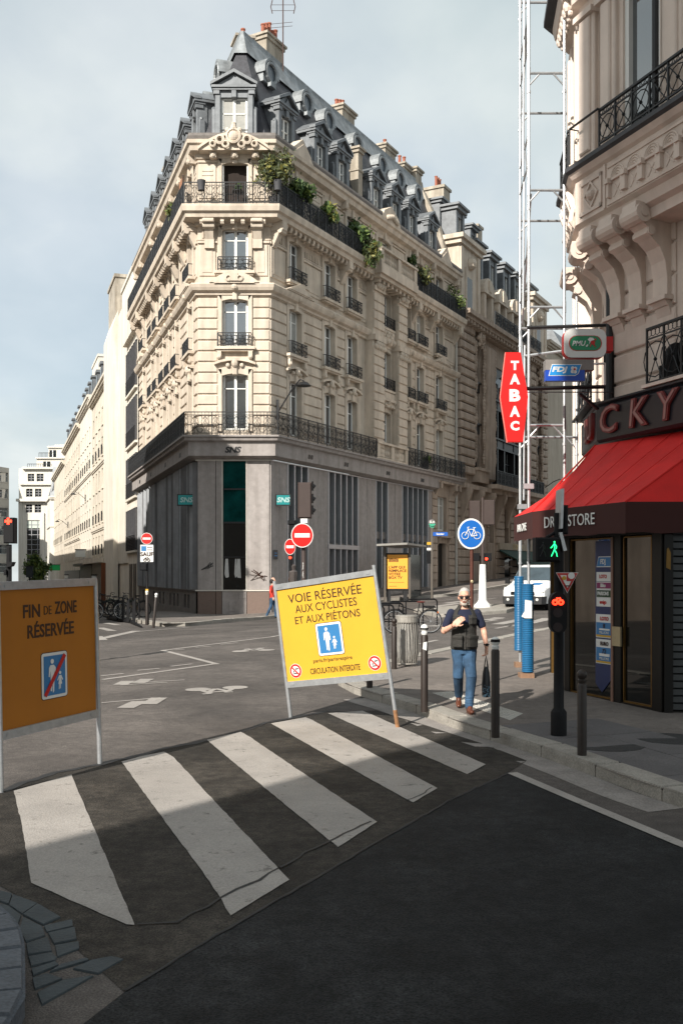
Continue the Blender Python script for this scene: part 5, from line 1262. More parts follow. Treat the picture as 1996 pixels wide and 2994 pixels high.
for k in range(3): mb.lathe([(.12,30.5),(.1,30.7),(.1,31.2),(.13,31.3)], 8, (5.25+.35*k,3.7))
pn(mb, 'chimney', [CHIM, TERRA])
mb = MB(); mb.box(12,13,3,4.5,27,29.6); mb.box(11.9,13.1,2.9,4.6,29.6,29.8); pn(mb, 'chimney', CHIM)
# cafe awning and name board on its ground floor
mb = MB(); mb.box(8.0, 16.4, -.2, .1, 3.95, 4.45); pn(mb, 'name_board', mat('stone_board', (.34,.28,.21), .8, .15, 3))
text('LE SENTIER', .52, mat('brass_letters', (.4,.27,.05), .4, .1, 4, metal=.3), n1, fn.at(12.2,-.23,4.2), (R(90),0,AR), sx=.9)
mb = MB(); mb.prism([(8.2,-.1,3.95),(8.2,-1.5,3.2),(8.2,-1.5,2.85),(8.2,-1.45,2.85),(8.2,-1.45,3.15),(8.2,-.1,3.85)], (8.2,0,0)); pn(mb, 'awning', mat('green_canvas', (.006,.04,.028), .7, .1, 2))
# plain beige building and the sunlit block beyond
N2 = rplane(43.3); n2, fn2 = house('beige_house', 'plain beige house end beyond the iron fronted building', N2, AR, 9, 22, (), (), mat('beige_wall', (.44,.385,.315), .9, .08, 1, streak=.2), cornice=True)
N3 = Vector((23.5,112.0)); n3, fn3 = house('rounded_block', 'sunlit cream block with banded stone seen past the scaffold tubes', N3, R(8), 12, 25, (1.9,5.5,9), [(5.5,7.8),(9.6,12),(13.6,16),(18,20.2)], LIME, roof=(4,2), bands=(8.8,17.0), railfloor=(1,3))
mb = MB()
for k in range(28): mb.box(2.7,4.8,-.08,0,5+k*.6,5.52+k*.6); mb.box(-.05,1.2,-.08,0,5+k*.6,5.52+k*.6)
mb.build('stone_course', LIME, n3, loc=fn3.at(0,0,0), rz=fn3.ang)
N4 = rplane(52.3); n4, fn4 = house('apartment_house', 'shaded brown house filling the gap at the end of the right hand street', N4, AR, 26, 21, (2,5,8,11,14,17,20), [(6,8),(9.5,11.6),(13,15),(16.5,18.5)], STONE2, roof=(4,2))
N5 = Vector((21.0,74.0)); n5, fn5 = house('apartment_house', 'grey roofed house showing above the white betting sign', N5, math.atan2(-.8799,-.4751), 14, 21, (2,5,8,11), [(6,8),(9.5,11.6),(13,15)], CST, roof=(5,2.5), depth=9)
# ------------------------------------------------------------------ flat panels with writing
class Panel:
    """a plane in space: corner o, edge vectors u (to the right) and v (upwards), both of unit length"""
    def __init__(s, o, u, v, w, h): s.o, s.u, s.v, s.w, s.h = o, u, v, w, h; s.n = u.cross(v).normalized()
    def p(s, a, b, d=0.0): return s.o+s.u*a+s.v*b+s.n*d
    def shape(s, mb, pts, d, t=.003): mb.prism([s.p(a,b,d) for a, b in pts], s.n*t); return mb
    def rect(s, mb, a0, a1, b0, b1, d, t=.003, r=0.0):
        if r <= 0: return s.shape(mb, [(a0,b0),(a1,b0),(a1,b1),(a0,b1)], d, t)
        pts = []
        for cx_, cy_, q in ((a1-r,b0+r,270),(a1-r,b1-r,0),(a0+r,b1-r,90),(a0+r,b0+r,180)): pts += [(cx_+r*math.cos(R(q+k*22.5)), cy_+r*math.sin(R(q+k*22.5))) for k in range(5)]
        return s.shape(mb, pts, d, t)
    def circ(s, mb, a, b, r, d, t=.003, n=28): return s.shape(mb, [(a+r*math.cos(2*math.pi*k/n), b+r*math.sin(2*math.pi*k/n)) for k in range(n)], d, t)
    def line(s, mb, pts, w, d, t=.003):
        for (a,b),(c,e) in zip(pts, pts[1:]):
            q = Vector((c-a,e-b)); l = q.length or 1; nx, ny = -q.y/l*w/2, q.x/l*w/2; s.shape(mb, [(a-nx,b-ny),(c-nx,e-ny),(c+nx,e+ny),(a+nx,b+ny)], d, t)
    def write(s, body, m, parent, a, b, width, height, d, bold=.0, name='lettering', shear=0.0, root=Vector((0,0,0))):
        cu = bpy.data.curves.new('t', 'FONT'); cu.body = body; cu.size = 1; cu.align_x = 'CENTER'; cu.align_y = 'CENTER'; cu.extrude = .002; cu.offset = bold; cu.shear = shear; cu.resolution_u = 3
        ob = bpy.data.objects.new('t', cu); me = bpy.data.meshes.new_from_object(ob); bpy.data.objects.remove(ob); bpy.data.curves.remove(cu)
        xs_ = [v.co.x for v in me.vertices]; ys_ = [v.co.y for v in me.vertices]
        cxm, cym = (min(xs_)+max(xs_))/2, (min(ys_)+max(ys_))/2; kx = width/(max(xs_)-min(xs_)); ky = height/(max(ys_)-min(ys_))
        for v in me.vertices: v.co = s.p(a+(v.co.x-cxm)*kx, b+(v.co.y-cym)*ky, d+v.co.z)-root
        me.materials.clear(); me.materials.append(m); me.name = name
        q = bpy.data.objects.new(name, me); COL.objects.link(q); q.parent = parent; return q
def ray_plane(px, py, q, n):
    d = Vector(((px-CX)/F, 1, (HZ-py)/F)); e = Vector((0,0,EY)); return e+d*((q-e).dot(n)/d.dot(n))
class RootMB(MB):
    """world coordinates in, stored relative to a root"""
    def __init__(s, root): super().__init__(); s.r = Vector(root)
    def add(s, vs, fs): return super().add([Vector(v)-s.r for v in vs], fs)
def family(P, mb, a, b, k):
    """adult and child pictogram standing at a,b with height k"""
    s = lambda pts: P.shape(mb, [(a+x*k, b+y*k) for x, y in pts], .008, .002)
    P.circ(mb, a-.12*k, b+.93*k, .075*k, .008, .002, 14)
    s([(-.2,.82),(-.05,.82),(.03,.74),(.06,.45),(.01,.44),(-.03,.66),(-.03,.42),(-.05,.02),(-.1,-.03),(-.12,.38),(-.15,.02),(-.2,.03),(-.2,.44),(-.21,.66),(-.25,.46),(-.29,.47),(-.27,.74)])
    P.circ(mb, a+.24*k, b+.55*k, .05*k, .008, .002, 12)
    s([(.19,.47),(.29,.47),(.37,.33),(.34,.31),(.28,.40),(.32,.20),(.27,.20),(.26,.06),(.23,.06),(.24,.20),(.22,.20),(.2,.04),(.17,.05),(.18,.20),(.15,.20),(.20,.40),(.13,.31),(.10,.33)])
def road_sign(name, label, pxl, pxr, tops, corners, pm, ink, texts, crossed, extra):
    gl, gr = gnd(*pxl), gnd(*pxr); root = gl.copy(); th = thing(name, label, 'sign', tuple(root))
    tl = at(*tops[0], gl.y); tr = at(*tops[1], gr.y); n = (gr-gl).cross(tl-gl).normalized()
    if n.y > 0: n = -n
    TL, TR, BR_, BL = [ray_plane(x, y, gl, n) for x, y in corners]
    u = ((TR-TL)+(BR_-BL)); u.normalize(); v = ((TL-BL)+(TR-BR_)); v.normalize(); w = ((TR-TL).length+(BR_-BL).length)/2; h = ((TL-BL).length+(TR-BR_).length)/2
    P = Panel(BL, u, v, w, h)
    for g_, t_ in ((gl, tl), (gr, ray_plane(*tops[1], gl, n))):
        m = RootMB(root); m.tube(g_-Vector((0,0,.01)), t_, .027, 10); q = m.build('post', METAL, th, True)
        if g_ is gr and not crossed: m = RootMB(root); m.tube(g_, g_.lerp(t_, .11), .0285, 10); m.build('rusty_foot', mat('rust', (.26,.13,.06), .9, .45, 14), q)
    m = RootMB(root); P.rect(m, 0, w, 0, h, -.012, .012); m.build('panel', pm, th)
    m = RootMB(root); P.rect(m, 0, w, 0, h, -.016, .003); m.build('panel_back', METAL, th)
    for b0, b1 in ((-.085,.0),(h,h+.08)):
        m = RootMB(root); P.rect(m, -.02, w+.02, b0, b1, -.018, .04, .0); P.rect(m, .05, .12, b0+.025, b1-.025, .02, .008); P.rect(m, w-.12, w-.05, b0+.025, b1-.025, .02, .008)
        m.build('rail', METAL, th)
    for body, s_, t_, ww, hh, bold in texts: P.write(body, ink, th, s_*w, (1-t_)*h, ww*w, hh*h, .002, bold, root=root)
    s_, t_, ww, hh = extra; a0, a1, b0, b1 = (s_-ww/2)*w, (s_+ww/2)*w, (1-t_-hh/2)*h, (1-t_+hh/2)*h
    m = RootMB(root); P.rect(m, a0-.008, a1+.008, b0-.008, b1+.008, .0, .002, .035); m.cur = 1; P.rect(m, a0, a1, b0, b1, .002, .002, .03); m.cur = 2; e = .03; P.rect(m, a0+e, a1-e, b0+e, b1-e, .004, .002, .008); m.cur = 1; family(P, m, (a0+a1)/2, b0+(b1-b0)*.14, (b1-b0)*.72)
    if crossed: m.cur = 3; P.line(m, [(a0+e+.01, b0+e+.005),(a1-e-.01, b1-e-.005)], .045, .011)
    m.build('zone_plate', [INKB, WHT, BLUE2, REDS], th)
    return th, P, root
YTXT = [('VOIE RÉSERVÉE',.49,.105,.74,.118,.0),('AUX CYCLISTES',.49,.235,.62,.085,-.0),('ET AUX PIÉTONS',.49,.345,.655,.10,.0),('paris.fr/parisrespire',.49,.812,.39,.05,.0),('CIRCULATION INTERDITE',.50,.915,.50,.062,.005)]
ys, YP, yr = road_sign('road_closure_sign', 'bright yellow road sign leaning sideways, headed VOIE RÉSERVÉE', (850,2098), (1162,2128), [(802,1699),(1092,1652)], [(807,1725),(1094,1682),(1133,1965),(841,1993)], YEL, INKB, YTXT, False, (.49,.59,.255,.34))
for s_ in (.10, .895):
    m = RootMB(yr); a, b, r = s_*YP.w, .108*YP.h, .1; YP.circ(m, a, b, r, .001, .002); m.cur = 1; YP.circ(m, a, b, r*.94, .003, .002); m.cur = 0; YP.circ(m, a, b, r*.68, .005, .002); m.cur = 1; YP.line(m, [(a-r*.55,b+r*.55),(a+r*.55,b-r*.55)], .02, .0085)
    m.cur = 2; YP.rect(m, a+.0, a+.055, b+.02, b+.035, .007, .001); YP.rect(m, a+.01, a+.02, b+.01, b+.03, .007, .001); YP.rect(m, a-.04, a+.02, b-.045, b-.03, .007, .001); YP.circ(m, a-.03, b-.01, .012, .007, .001, 8); YP.circ(m, a+.005, b-.015, .008, .007, .001, 8)
    m.build('no_vehicles_plate', [WHT, REDS, INKB], ys)
road_sign('road_closure_sign', 'orange panel sign lettered FIN DE ZONE RÉSERVÉE, cut by the left edge', (4,2318), (293,2234), [(-8,1722),(278,1694)], [(2,1728),(276,1712),(285,2075),(4,2139)], ORG, INKB, [('FIN',.31,.165,.17,.098,.02),('DE',.475,.168,.08,.065,.0),('ZONE',.67,.155,.24,.098,.02),('RÉSERVÉE',.51,.305,.49,.125,.02)], True, (.535,.665,.27,.345))

# ------------------------------------------------------------------ scaffold tower
sc0 = Vector((3.3,17.3,gnd(1545,1985).z)); scaf = thing('scaffold_tower', 'narrow galvanised scaffold tower with blue ribbed sleeves round its feet', 'scaffold', tuple(sc0))
GX = Vector((.62,.0,0)); pn_ = [Vector((3.26,17.3,0)), Vector((3.88,17.3,0)), Vector((3.38,18.8,0)), Vector((4.45,18.8,0))]
for k, p in enumerate(pn_):
    m = RootMB(sc0); z0 = .35; m.tube(p+Vector((0,0,z0)), p+Vector((0,0,15.5)), .026, 8)
    for z in (2.6,4.66,6.72,8.76,10.8,12.9): m.tube(p+Vector((0,0,z-.1)), p+Vector((0,0,z+.1)), .032, 8); m.tube(p+Vector((0,0,z-.35)), p+Vector((0,0,z-.31)), .036, 6)
    m.build('pole', METAL, scaf, True)
for a, b in ((0,1),(2,3)):
    for z in (4.66,6.72,8.76,10.8,12.9):
        m = RootMB(sc0); A, B = pn_[a]+Vector((0,0,z)), pn_[b]+Vector((0,0,z)); m.tube(A, B, .024, 8); m.tube(A+Vector((.0,0,-.22)), A+Vector((.2,0,0)), .016, 6); m.tube(B+Vector((0,0,-.22)), B+Vector((-.2,0,0)), .016, 6); m.build('rung', METAL, scaf, True)
def brace(A, B, r=.017): m = RootMB(sc0); m.tube(A, B, r, 6); m.build('brace', METAL, scaf)
dz = lambda p, z: p+Vector((0,0,z))
for z in (4.8, 8.9): brace(dz(pn_[0],z), dz(pn_[2],z+1.9)); brace(dz(pn_[2],z+2.0)+Vector((.04,0,0)), dz(pn_[0],z+3.9)+Vector((.04,0,0)))
for z in (5.6, 7.7, 9.75, 11.8): brace(dz(pn_[0],z), dz(pn_[2],z)); brace(dz(pn_[0],z-.5), dz(pn_[2],z-.5))
for z0, z1, q in ((6.9,9.2,.5),(3.4,6.2,.42),(9.3,12.6,.5)): brace(dz(pn_[0].lerp(pn_[2],q)+Vector((-.02,0,0)),z0), dz(pn_[0].lerp(pn_[2],q),z1), .02)
brace(Vector((3.75,18.0,9.03)), Vector((4.3,18.0,9.03)), .024); brace(Vector((3.3,17.9,6.0)), Vector((3.9,17.6,6.02)), .024)
SLV = mat('blue_sleeve', (.012,.10,.22), .4, .12, 4)
def sleeve(p, z0, z1, r):
    m = RootMB(sc0); n = int((z1-z0)/.032); prof = []
    for i in range(n): z = z0+(z1-z0)*i/n; prof += [(r,z),(r*1.08,z+.008),(r*1.08,z+.018),(r,z+.026)]
    m2 = MB(); m2.lathe(prof, 16, (p.x,p.y)); m.add(m2.v, m2.f); return m.build('foot_sleeve', SLV, scaf, True)
sleeve(pn_[0]+Vector((-.02,-.02,0)), .36, 1.90, .098); sleeve(pn_[2]+Vector((-.02,.0,0)), .62, 2.03, .085)
m = RootMB(sc0); p = pn_[0]; m.box(p.x-.05-.12, p.x-.05+.12, p.y-.15, p.y+.12, .24, .345); m.box(pn_[2].x-.1, pn_[2].x+.1, pn_[2].y-.1, pn_[2].y+.1, .27, .40); m.build('timber_block', mat('timber', (.22,.13,.08), .9, .2, 8), scaf)
m = RootMB(sc0); m.prism([(p.x-.10,p.y-.135,1.3),(p.x+.03,p.y-.14,1.3),(p.x+.03,p.y-.14,1.6),(p.x-.09,p.y-.135,1.62)], (0,.005,0)); m.prism([(p.x-.15,p.y-.13,1.33),(p.x-.1,p.y-.135,1.31),(p.x-.1,p.y-.135,1.42)], (0,.004,0)); m.build('paper_notice', WHT, scaf)
m = RootMB(sc0)
for z in (3.55, 3.3): m.box(3.16,3.34,17.24,17.36,z,z+.09) if z > 3.4 else m.box(3.33,3.5,18.75,18.85,z,z+.09)
m.build('clamp', METAL, scaf)
# ------------------------------------------------------------------ hanging signs of the cafe
def flat_thing(name, label, cat, root, group=None): return thing(name, label, cat, tuple(root), 0.0, group)
Y = 15.9; r = at(1502, 1160, Y); tb = flat_thing('tobacco_sign', 'tall red six-sided sign reading TABAC down its face', 'sign', r)
def px_poly(pts, Y): return [at(x, y, Y) for x, y in pts]
hexa = [(1478,1030),(1521,1030),(1543,1160),(1528,1291),(1483,1291),(1463,1160)]
NEON = mat('backlit_red', (.50,.004,.003), .45, .03, 2, emit=.25)
m = RootMB(r); m.prism(px_poly(hexa, Y), (0,.14,0)); m.build('sign_case', NEON, tb)
m = RootMB(r); h2 = [at(1502+(x-1502)*1.03, 1160+(y-1160)*1.012, Y) for x, y in hexa]; m.prism([p+Vector((0,.04,0)) for p in h2], (0,.06,0)); m.build('rim', mat('pale_red_rim', (.8,.25,.2), .4, .05, 2), tb)
PT = Panel(at(1463,1291,Y), Vector((1,0,0)), Vector((0,0,1)), 1, 1); PT.n = Vector((0,-1,0)); sc_ = F/Y
for ch, y0, y1, wd in (('T',1055,1082,24),('A',1093,1124,30),('B',1138,1174,32),('A',1187,1219,30),('C',1231,1259,26)):
    PT.write(ch, WHT, tb, (1504-1463)/sc_, (1291-(y0+y1)/2)/sc_, wd/sc_, (y1-y0)/sc_, .004, .05, root=r)
m = RootMB(r); a = at(1540,1134,Y); m.tube(a+Vector((0,.07,0)), at(1766,1131,16.6), .035, 6); m.box(a.x-.02,at(1766,1134,16.5).x,Y+.06,Y+.1,a.z-.06,a.z-.05); m.tube(at(1692,1150,16.3), at(1746,1195,16.6), .03, 6); m.build('arm', STEEL, tb)
Y = 16.4; r = at(1709,1003,Y); pm_ = flat_thing('betting_sign', 'white rounded sign with green oval reading PMU and a red jockey', 'sign', r)
P = Panel(at(1648,1045,Y), Vector((1,0,0)), Vector((0,0,1)), 1, 1); P.n = Vector((0,-1,0)); s_ = F/Y; q = lambda v: v/s_
m = RootMB(r); P.rect(m, 0, q(123), 0, q(84), -.15, .15, q(22)); m.build('sign_case', WHT, pm_)
m = RootMB(r); P.rect(m, q(-2), q(122), q(-2), q(83), -.13, .1, q(22)); m.build('red_rim', REDS, pm_)
m = RootMB(r); P.rect(m, q(13.5), q(110), q(19), q(64), .001, .002, q(21.5)); m.cur = 1; P.rect(m, q(16), q(107.5), q(20.5), q(62.5), .004, .002, q(20.5)); m.build('oval', [REDS, mat('betting_green', (.01,.20,.085), .4, .05, 2)], pm_)
P.write('PMU', WHT, pm_, q(43), q(41), q(40), q(15), .008, .02, shear=.25, root=r)
m = RootMB(r); P.shape(m, [(q(68),q(52)),(q(74),q(58)),(q(84),q(57)),(q(88),q(51)),(q(80),q(49)),(q(76),q(44)),(q(72),q(38)),(q(74),q(46))], .008); P.shape(m, [(q(62),q(33)),(q(66),q(30)),(q(70),q(36)),(q(68),q(38))], .008)
m.cur = 1; P.shape(m, [(q(76),q(46)),(q(84),q(50)),(q(90),q(46)),(q(88),q(38)),(q(93),q(28)),(q(84),q(36)),(q(80),q(40)),(q(76),q(30)),(q(74),q(31)),(q(78),q(42))], .009); P.circ(m, q(90), q(52), q(3), .009, .003, 10); m.build('jockey', [WHT, REDS], pm_)
m = RootMB(r); m.box(at(1770,1000,Y).x, at(1792,1000,Y).x, Y+.02, Y+.2, at(0,1025,Y).z, at(0,983,Y).z); m.build('side_case', REDS, pm_)
m = RootMB(r); m.tube(at(1540,958,16.7), at(1770,951,16.7), .03, 6); m.build('arm', STEEL, pm_)
Y = 16.3; r = at(1650,1090,Y); fd = flat_thing('lottery_sign', 'blue lettered sign reading FDJ under a grey box', 'sign', r)
P = Panel(at(1594,1113,Y), Vector((1,0,0)), Vector((0,0,1)), 1, 1); P.n = Vector((0,-1,0)); s_ = F/Y
m = RootMB(r); P.rect(m, 0, q(142), q(32), q(62), -.2, .19); m.build('grey_box', mat('grey_case', (.2,.185,.175), .7, .15, 3), fd)
m = RootMB(r); P.rect(m, 0, q(114), 0, q(31), -.12, .12); m.build('blue_case', mat('deep_blue', (.005,.05,.36), .4, .05, 2), fd)
m = RootMB(r); P.shape(m, [(q(8),q(14)),(q(86),q(14)),(q(96),q(20)),(q(106),q(48)),(q(18),q(48))], .0); m.cur = 1; P.shape(m, [(q(10.5),q(16)),(q(85),q(16)),(q(94),q(21)),(q(103),q(46)),(q(19.5),q(46))], .004); m.build('badge', [WHT, mat('bright_blue', (.01,.22,.55), .4, .1, 2)], fd)
P.write('FDJ', WHT, fd, q(41), q(31), q(46), q(20), .008, .04, shear=.2, root=r)
m = RootMB(r)
for a in (40, 130, 220, 310): P.circ(m, q(82+5.5*math.cos(R(a))), q(31+7*math.sin(R(a))), q(5.2), .008, .002, 12)
m.cur = 1; P.circ(m, q(84), q(33), q(3), .011, .002, 10); m.build('clover', [WHT, REDS], fd)
m = RootMB(r); m.tube(at(1738,1064,Y), at(1766,1063,Y+.2), .02, 6); m.tube(at(1766,1063,Y+.2), at(1766,1125,Y+.2), .02, 6); m.build('pipe', WHITE, fd)
# ------------------------------------------------------------------ posts, lights, bollards
def no_entry(mb, c, r, ax='y', fx=1.0):
    """round red sign with white bar, facing -y; three materials 0 white 1 red"""
    n = 30
    def ci(rr, d, k): mb.cur = k; mb.prism([(c[0]+fx*rr*math.cos(2*math.pi*i/n), c[1]+d, c[2]+rr*math.sin(2*math.pi*i/n)) for i in range(n)], (0,.004,0))
    ci(r, 0, 0); ci(r*.93, -.004, 1); mb.cur = 0; mb.box(c[0]-fx*r*.68, c[0]+fx*r*.68, c[1]-.009, c[1]-.004, c[2]-r*.17, c[2]+r*.17); mb.cur = 1
def lamp_head(th, w, h, dpt, z, x=0, y=0, rz=0.0, lit=None, m=BLACK, lights=3, name='signal_head'):
    mb = MB(); mb.cbox(-w/2, w/2, -dpt, 0, 0, h, .03); o = mb.build(name, m, th, loc=(x,y,z), rz=rz)
    for k in range(lights):
        zz = h*(1-(k+.5)/lights); b = MB(); r = min(w, h/lights)*.34
        b.disc((0,-dpt-.004,zz), r, .006, 'y', 16); b.build('lens', (lit[k] if lit and lit[k] else mat('dead_lens', (.02,.012,.012), .3, .2, 4)), o)
        b = MB(); pts = [(r*1.1*math.cos(R(a)), zz+r*1.1*math.sin(R(a))) for a in range(0,181,20)]
        b.prism([(x_,-dpt-.0,z_) for x_, z_ in pts]+[(x_*.92,-dpt,z_-.004) for x_, z_ in reversed(pts)], (0,-r*1.3,0)); b.build('visor', m, o)
    return o
BR2 = mat('brown_signal', (.045,.03,.026), .6, .1, 4)
# near signal with walking man, cycle lamp and give way sign
g = gnd(1632,2152,.12); th = thing('traffic_signal', 'dark signal post with green walking figure and red cycle lamp by the cafe kerb', 'traffic signal', tuple(g)); k = F/g.y
Z = lambda py: (EY+(HZ-py)/k)-g.z; X = lambda px: (px-CX)/k-g.x
m = MB(); m.lathe([(.095,0),(.095,.28),(.085,.3),(.062,.33),(.058,.9),(.058,Z(1500))], 14); m.build('post', BROWN if False else BLACK, th, True)
m = MB(); m.cbox(X(1560), X(1632), -.12, .1, Z(1643), Z(1572), .02); m.tube((X(1595),-.02,Z(1572)),(X(1625),-.0,Z(1555)),.02,6); ph = m.build('pedestrian_head', BLACK, th)
def stick(mb, cx_, z0, z1, y):
    h = z1-z0; mb.sphere((cx_, y, z1-.06*h), .055*h, 8, 6, (1,.3,1))
    for a, b in (((0,.86),(0,.45)),((0,.84),(-.16,.62)),((-.16,.62),(-.24,.55)),((0,.84),(.13,.66)),((.13,.66),(.1,.5)),((0,.47),(-.1,.22)),((-.1,.22),(-.2,.02)),((0,.47),(.12,.25)),((.12,.25),(.18,.0))):
        mb.tube((cx_+a[0]*h, y, z0+a[1]*h), (cx_+b[0]*h, y, z0+b[1]*h), .028*h, 5)
m = MB(); stick(m, X(1613), Z(1628), Z(1583), -.125); m.build('green_figure', LED_G, ph)
m = MB(); stick(m, X(1580), Z(1628), Z(1585), -.124); m.build('dark_figure', mat('dim_figure', (.02,.02,.022), .5, .1, 4), ph)
m = MB(); m.prism([(X(1636),-.15,Z(1547)),(X(1629),-.15,Z(1547)),(X(1632),-.15,Z(1432)),(X(1640),-.15,Z(1432))], (0,.3,0)); m.build('sign_edge', METAL, th)
m = MB(); m.prism([(X(1627),-.12,Z(1558)),(X(1636),-.12,Z(1557)),(X(1650),-.12,Z(1610)),(X(1640),-.12,Z(1612))], (0,.22,0)); m.build('sign_edge', METAL, th)
m = MB(); m.cbox(X(1640), X(1655), -.1, .15, Z(1562), Z(1478), .02); m.build('signal_head', BLACK, th)
m = MB(); A = [(X(1618),Z(1674)),(X(1683),Z(1674)),(X(1651),Z(1734))]; c = (sum(a for a, b in A)/3, sum(b for a, b in A)/3)
for kk, (f_, d_) in enumerate(((1.0,-.11),(.93,-.115),(.62,-.12))): m.cur = (0,1,0)[kk]; m.prism([(c[0]+(a-c[0])*f_, d_, c[1]+(b-c[1])*f_) for a, b in A], (0,.004,0))
m.cur = 1; m.box(X(1648),X(1668),-.124,-.12,Z(1699),Z(1680)); m.cur = 2; m.box(X(1643),X(1660),-.124,-.12,Z(1714),Z(1711)); m.cur = 3; m.disc((X(1641),-.124,Z(1690)), .025, .003, 'y', 10); m.cur = 0; m.disc((X(1662),-.127,Z(1683)), .04, .003, 'y', 10)
m.build('give_way_sign', [WHT, mat('faded_red', (.42,.03,.025), .5, .1, 3), INKB, mat('ochre', (.5,.3,.03))], th)
m = MB(); a0, a1 = X(1599), X(1648); zc = [Z(1730), Z(1850)]; pts = []
for q_ in range(0, 181, 15): pts.append((((a0+a1)/2+(a1-a0)/2*math.cos(R(q_))), zc[0]-.12+.12*math.sin(R(q_))))
for q_ in range(180, 361, 15): pts.append((((a0+a1)/2+(a1-a0)/2*math.cos(R(q_))), zc[1]+.1+.1*math.sin(R(q_))))
m.prism([(x,-.16,z) for x, z in pts], (0,.12,0)); ch = m.build('cycle_head', BLACK, th)
m = MB(); xc = X(1621); zc_ = Z(1756)
for sx_ in (-1, 1): m.ring((xc+sx_*.034,-.168,zc_-.015), .026, .012, n=12)
m.tube((xc-.03,-.168,zc_+.0),(xc+.0,-.168,zc_+.035),.01,5); m.tube((xc+.03,-.168,zc_+.0),(xc+.02,-.168,zc_+.04),.01,5); m.tube((xc-.02,-.168,zc_+.03),(xc+.025,-.168,zc_+.03),.009,5); m.build('red_bicycle', LED_R, ch)
m = MB(); 
for z_ in (1790, 1832): m.disc((xc,-.165,Z(z_)), .055, .006, 'y', 16)
m.build('lens', mat('dead_lens', (.02,.012,.012)), ch)
# bollards
def bollard(label, px, py, h, cap, dz_=.12, lean=0.0, group=None):
    g = gnd(px, py, dz_); th = thing('bollard', label, 'bollard', tuple(g), group='street bollards'); th.rotation_euler = (0, lean, 0)
    m = MB(); m.lathe([(.05,-.02),(.05,h-.17),(.045,h-.16),(.036,h-.145)], 14); m.build('shaft', BROWN, th, True)
    m = MB(); m.lathe([(.036,h-.15),(.045,h-.13),(.045,h-.11),(.034,h-.1)]+[(.055*math.cos(R(a)), h-.055+.055*math.sin(R(a))) for a in range(-50,91,20)], 14)
    b = m.build('ball', WHT if cap != 'dark' else BROWN, th, True)
    if cap == 'worn': m = MB(); m.lathe([(.0565*math.cos(R(a)), h-.055+.0565*math.sin(R(a))) for a in range(-8,30,12)], 14); m.build('dark_band', BLACK, b)
    if cap == 'sticker': m = MB(); m.prism([(-.03,-.052,h-.34),(.025,-.053,h-.36),(.03,-.052,h-.24),(-.02,-.052,h-.25)], (0,.004,0)); m.build('sticker', WHT, th); m = MB(); m.lathe([(.057*math.cos(R(a)), h-.055+.057*math.sin(R(a))) for a in range(-20,15,12)], 14); m.build('dark_band', BLACK, b)
    return th
bollard('white topped bollard with peeling sticker beside the walking man', 1240, 2077, 1.19, 'sticker')
bollard('white topped bollard with dark scuffed band, right of the man', 1447, 2151, 1.17, 'worn')
bollard('short black bollard nearest the camera by the cafe window', 1700, 2212, .92, 'dark')
bollard('black bollard touching the wire litter bin', 1152, 1956, .95, 'dark')
bollard('dark bollard mostly hidden under the yellow panel', 1080, 2013, .95, 'dark')
bollard('leaning white topped bollard at the parked bicycles corner', 449, 1834, 1.15, 'white', lean=R(5))
bollard('upright white topped bollard in front of the small no entry post', 430, 1826, 1.2, 'white')
bollard('black bollard past the right of the yellow panel near the cycle racks', 1706, 2080, .9, 'dark') if False else None
# litter bin
g = gnd(1188,1947,.12); th = thing('litter_bin', 'grey wire cage litter bin with clear sack by the kerb', 'bin', tuple(g)); m = MB()
for i in range(26):
    a = 2*math.pi*i/26; c_, s_2 = math.cos(a), math.sin(a); m.path([(c_*rr, s_2*rr, z) for rr, z in ((.19,.05),(.235,.3),(.225,.55),(.20,.8),(.205,.95))], .008, 4)
for rr, z in ((.19,.05),(.205,.95),(.20,.84)): m.ring((0,0,z), rr, .014, 'z', 20)
m.build('cage', mat('grey_bin_steel', (.30,.28,.25), .5, .2, 8, metal=.3), th)
m = MB(); m.lathe([(.10,.06),(.17,.15),(.19,.35),(.185,.6),(.18,.85),(.215,.97),(.19,.95)], 14); m.build('sack', mat('cloudy_sack', (.33,.32,.30), .35, .25, 9), th, True)
m = MB(); m.lathe([(.205,.83),(.213,.84),(.213,.96),(.205,.97)], 20); m.build('rim_band', mat('grey_bin_steel', (.30,.28,.25)), th)
# blue cycle sign
Y = 16.0; gx = (1378-CX)/F*Y; g = Vector((gx, Y, ground(gx,Y)+.12)); th = thing('cycle_route_sign', 'round blue sign with a white bicycle on a rusty brown pole', 'sign', tuple(g)); k = F/Y
Z = lambda py: (EY+(HZ-py)/k)-g.z; X = lambda px: (px-CX)/k-g.x
m = MB(); m.tube((0,0,0),(0,0,Z(1530)),.029,10); m.build('pole', mat('rusty_pole', (.075,.022,.013), .7, .25, 10), th, True)
m = MB(); c = (X(1375),-.05,Z(1561)); rr = 41.5/k; n = 36
for kk, (f_, d_) in enumerate(((1,0),(.885,-.004))): m.cur = kk; m.prism([(c[0]+f_*.95*rr*math.cos(2*math.pi*i/n), c[1]+d_, c[2]+f_*1.08*rr*math.sin(2*math.pi*i/n)) for i in range(n)], (0,.004,0))
m.cur = 0; e = rr
for sx_ in (-.42, .42): m.ring((c[0]+sx_*e,-.06,c[2]-.13*e), .24*e, .024*e, n=20, k=5)
def L_(a, b, w=.03): m.tube((c[0]+a[0]*e,-.06,c[2]+a[1]*e),(c[0]+b[0]*e,-.06,c[2]+b[1]*e),w*e,5)
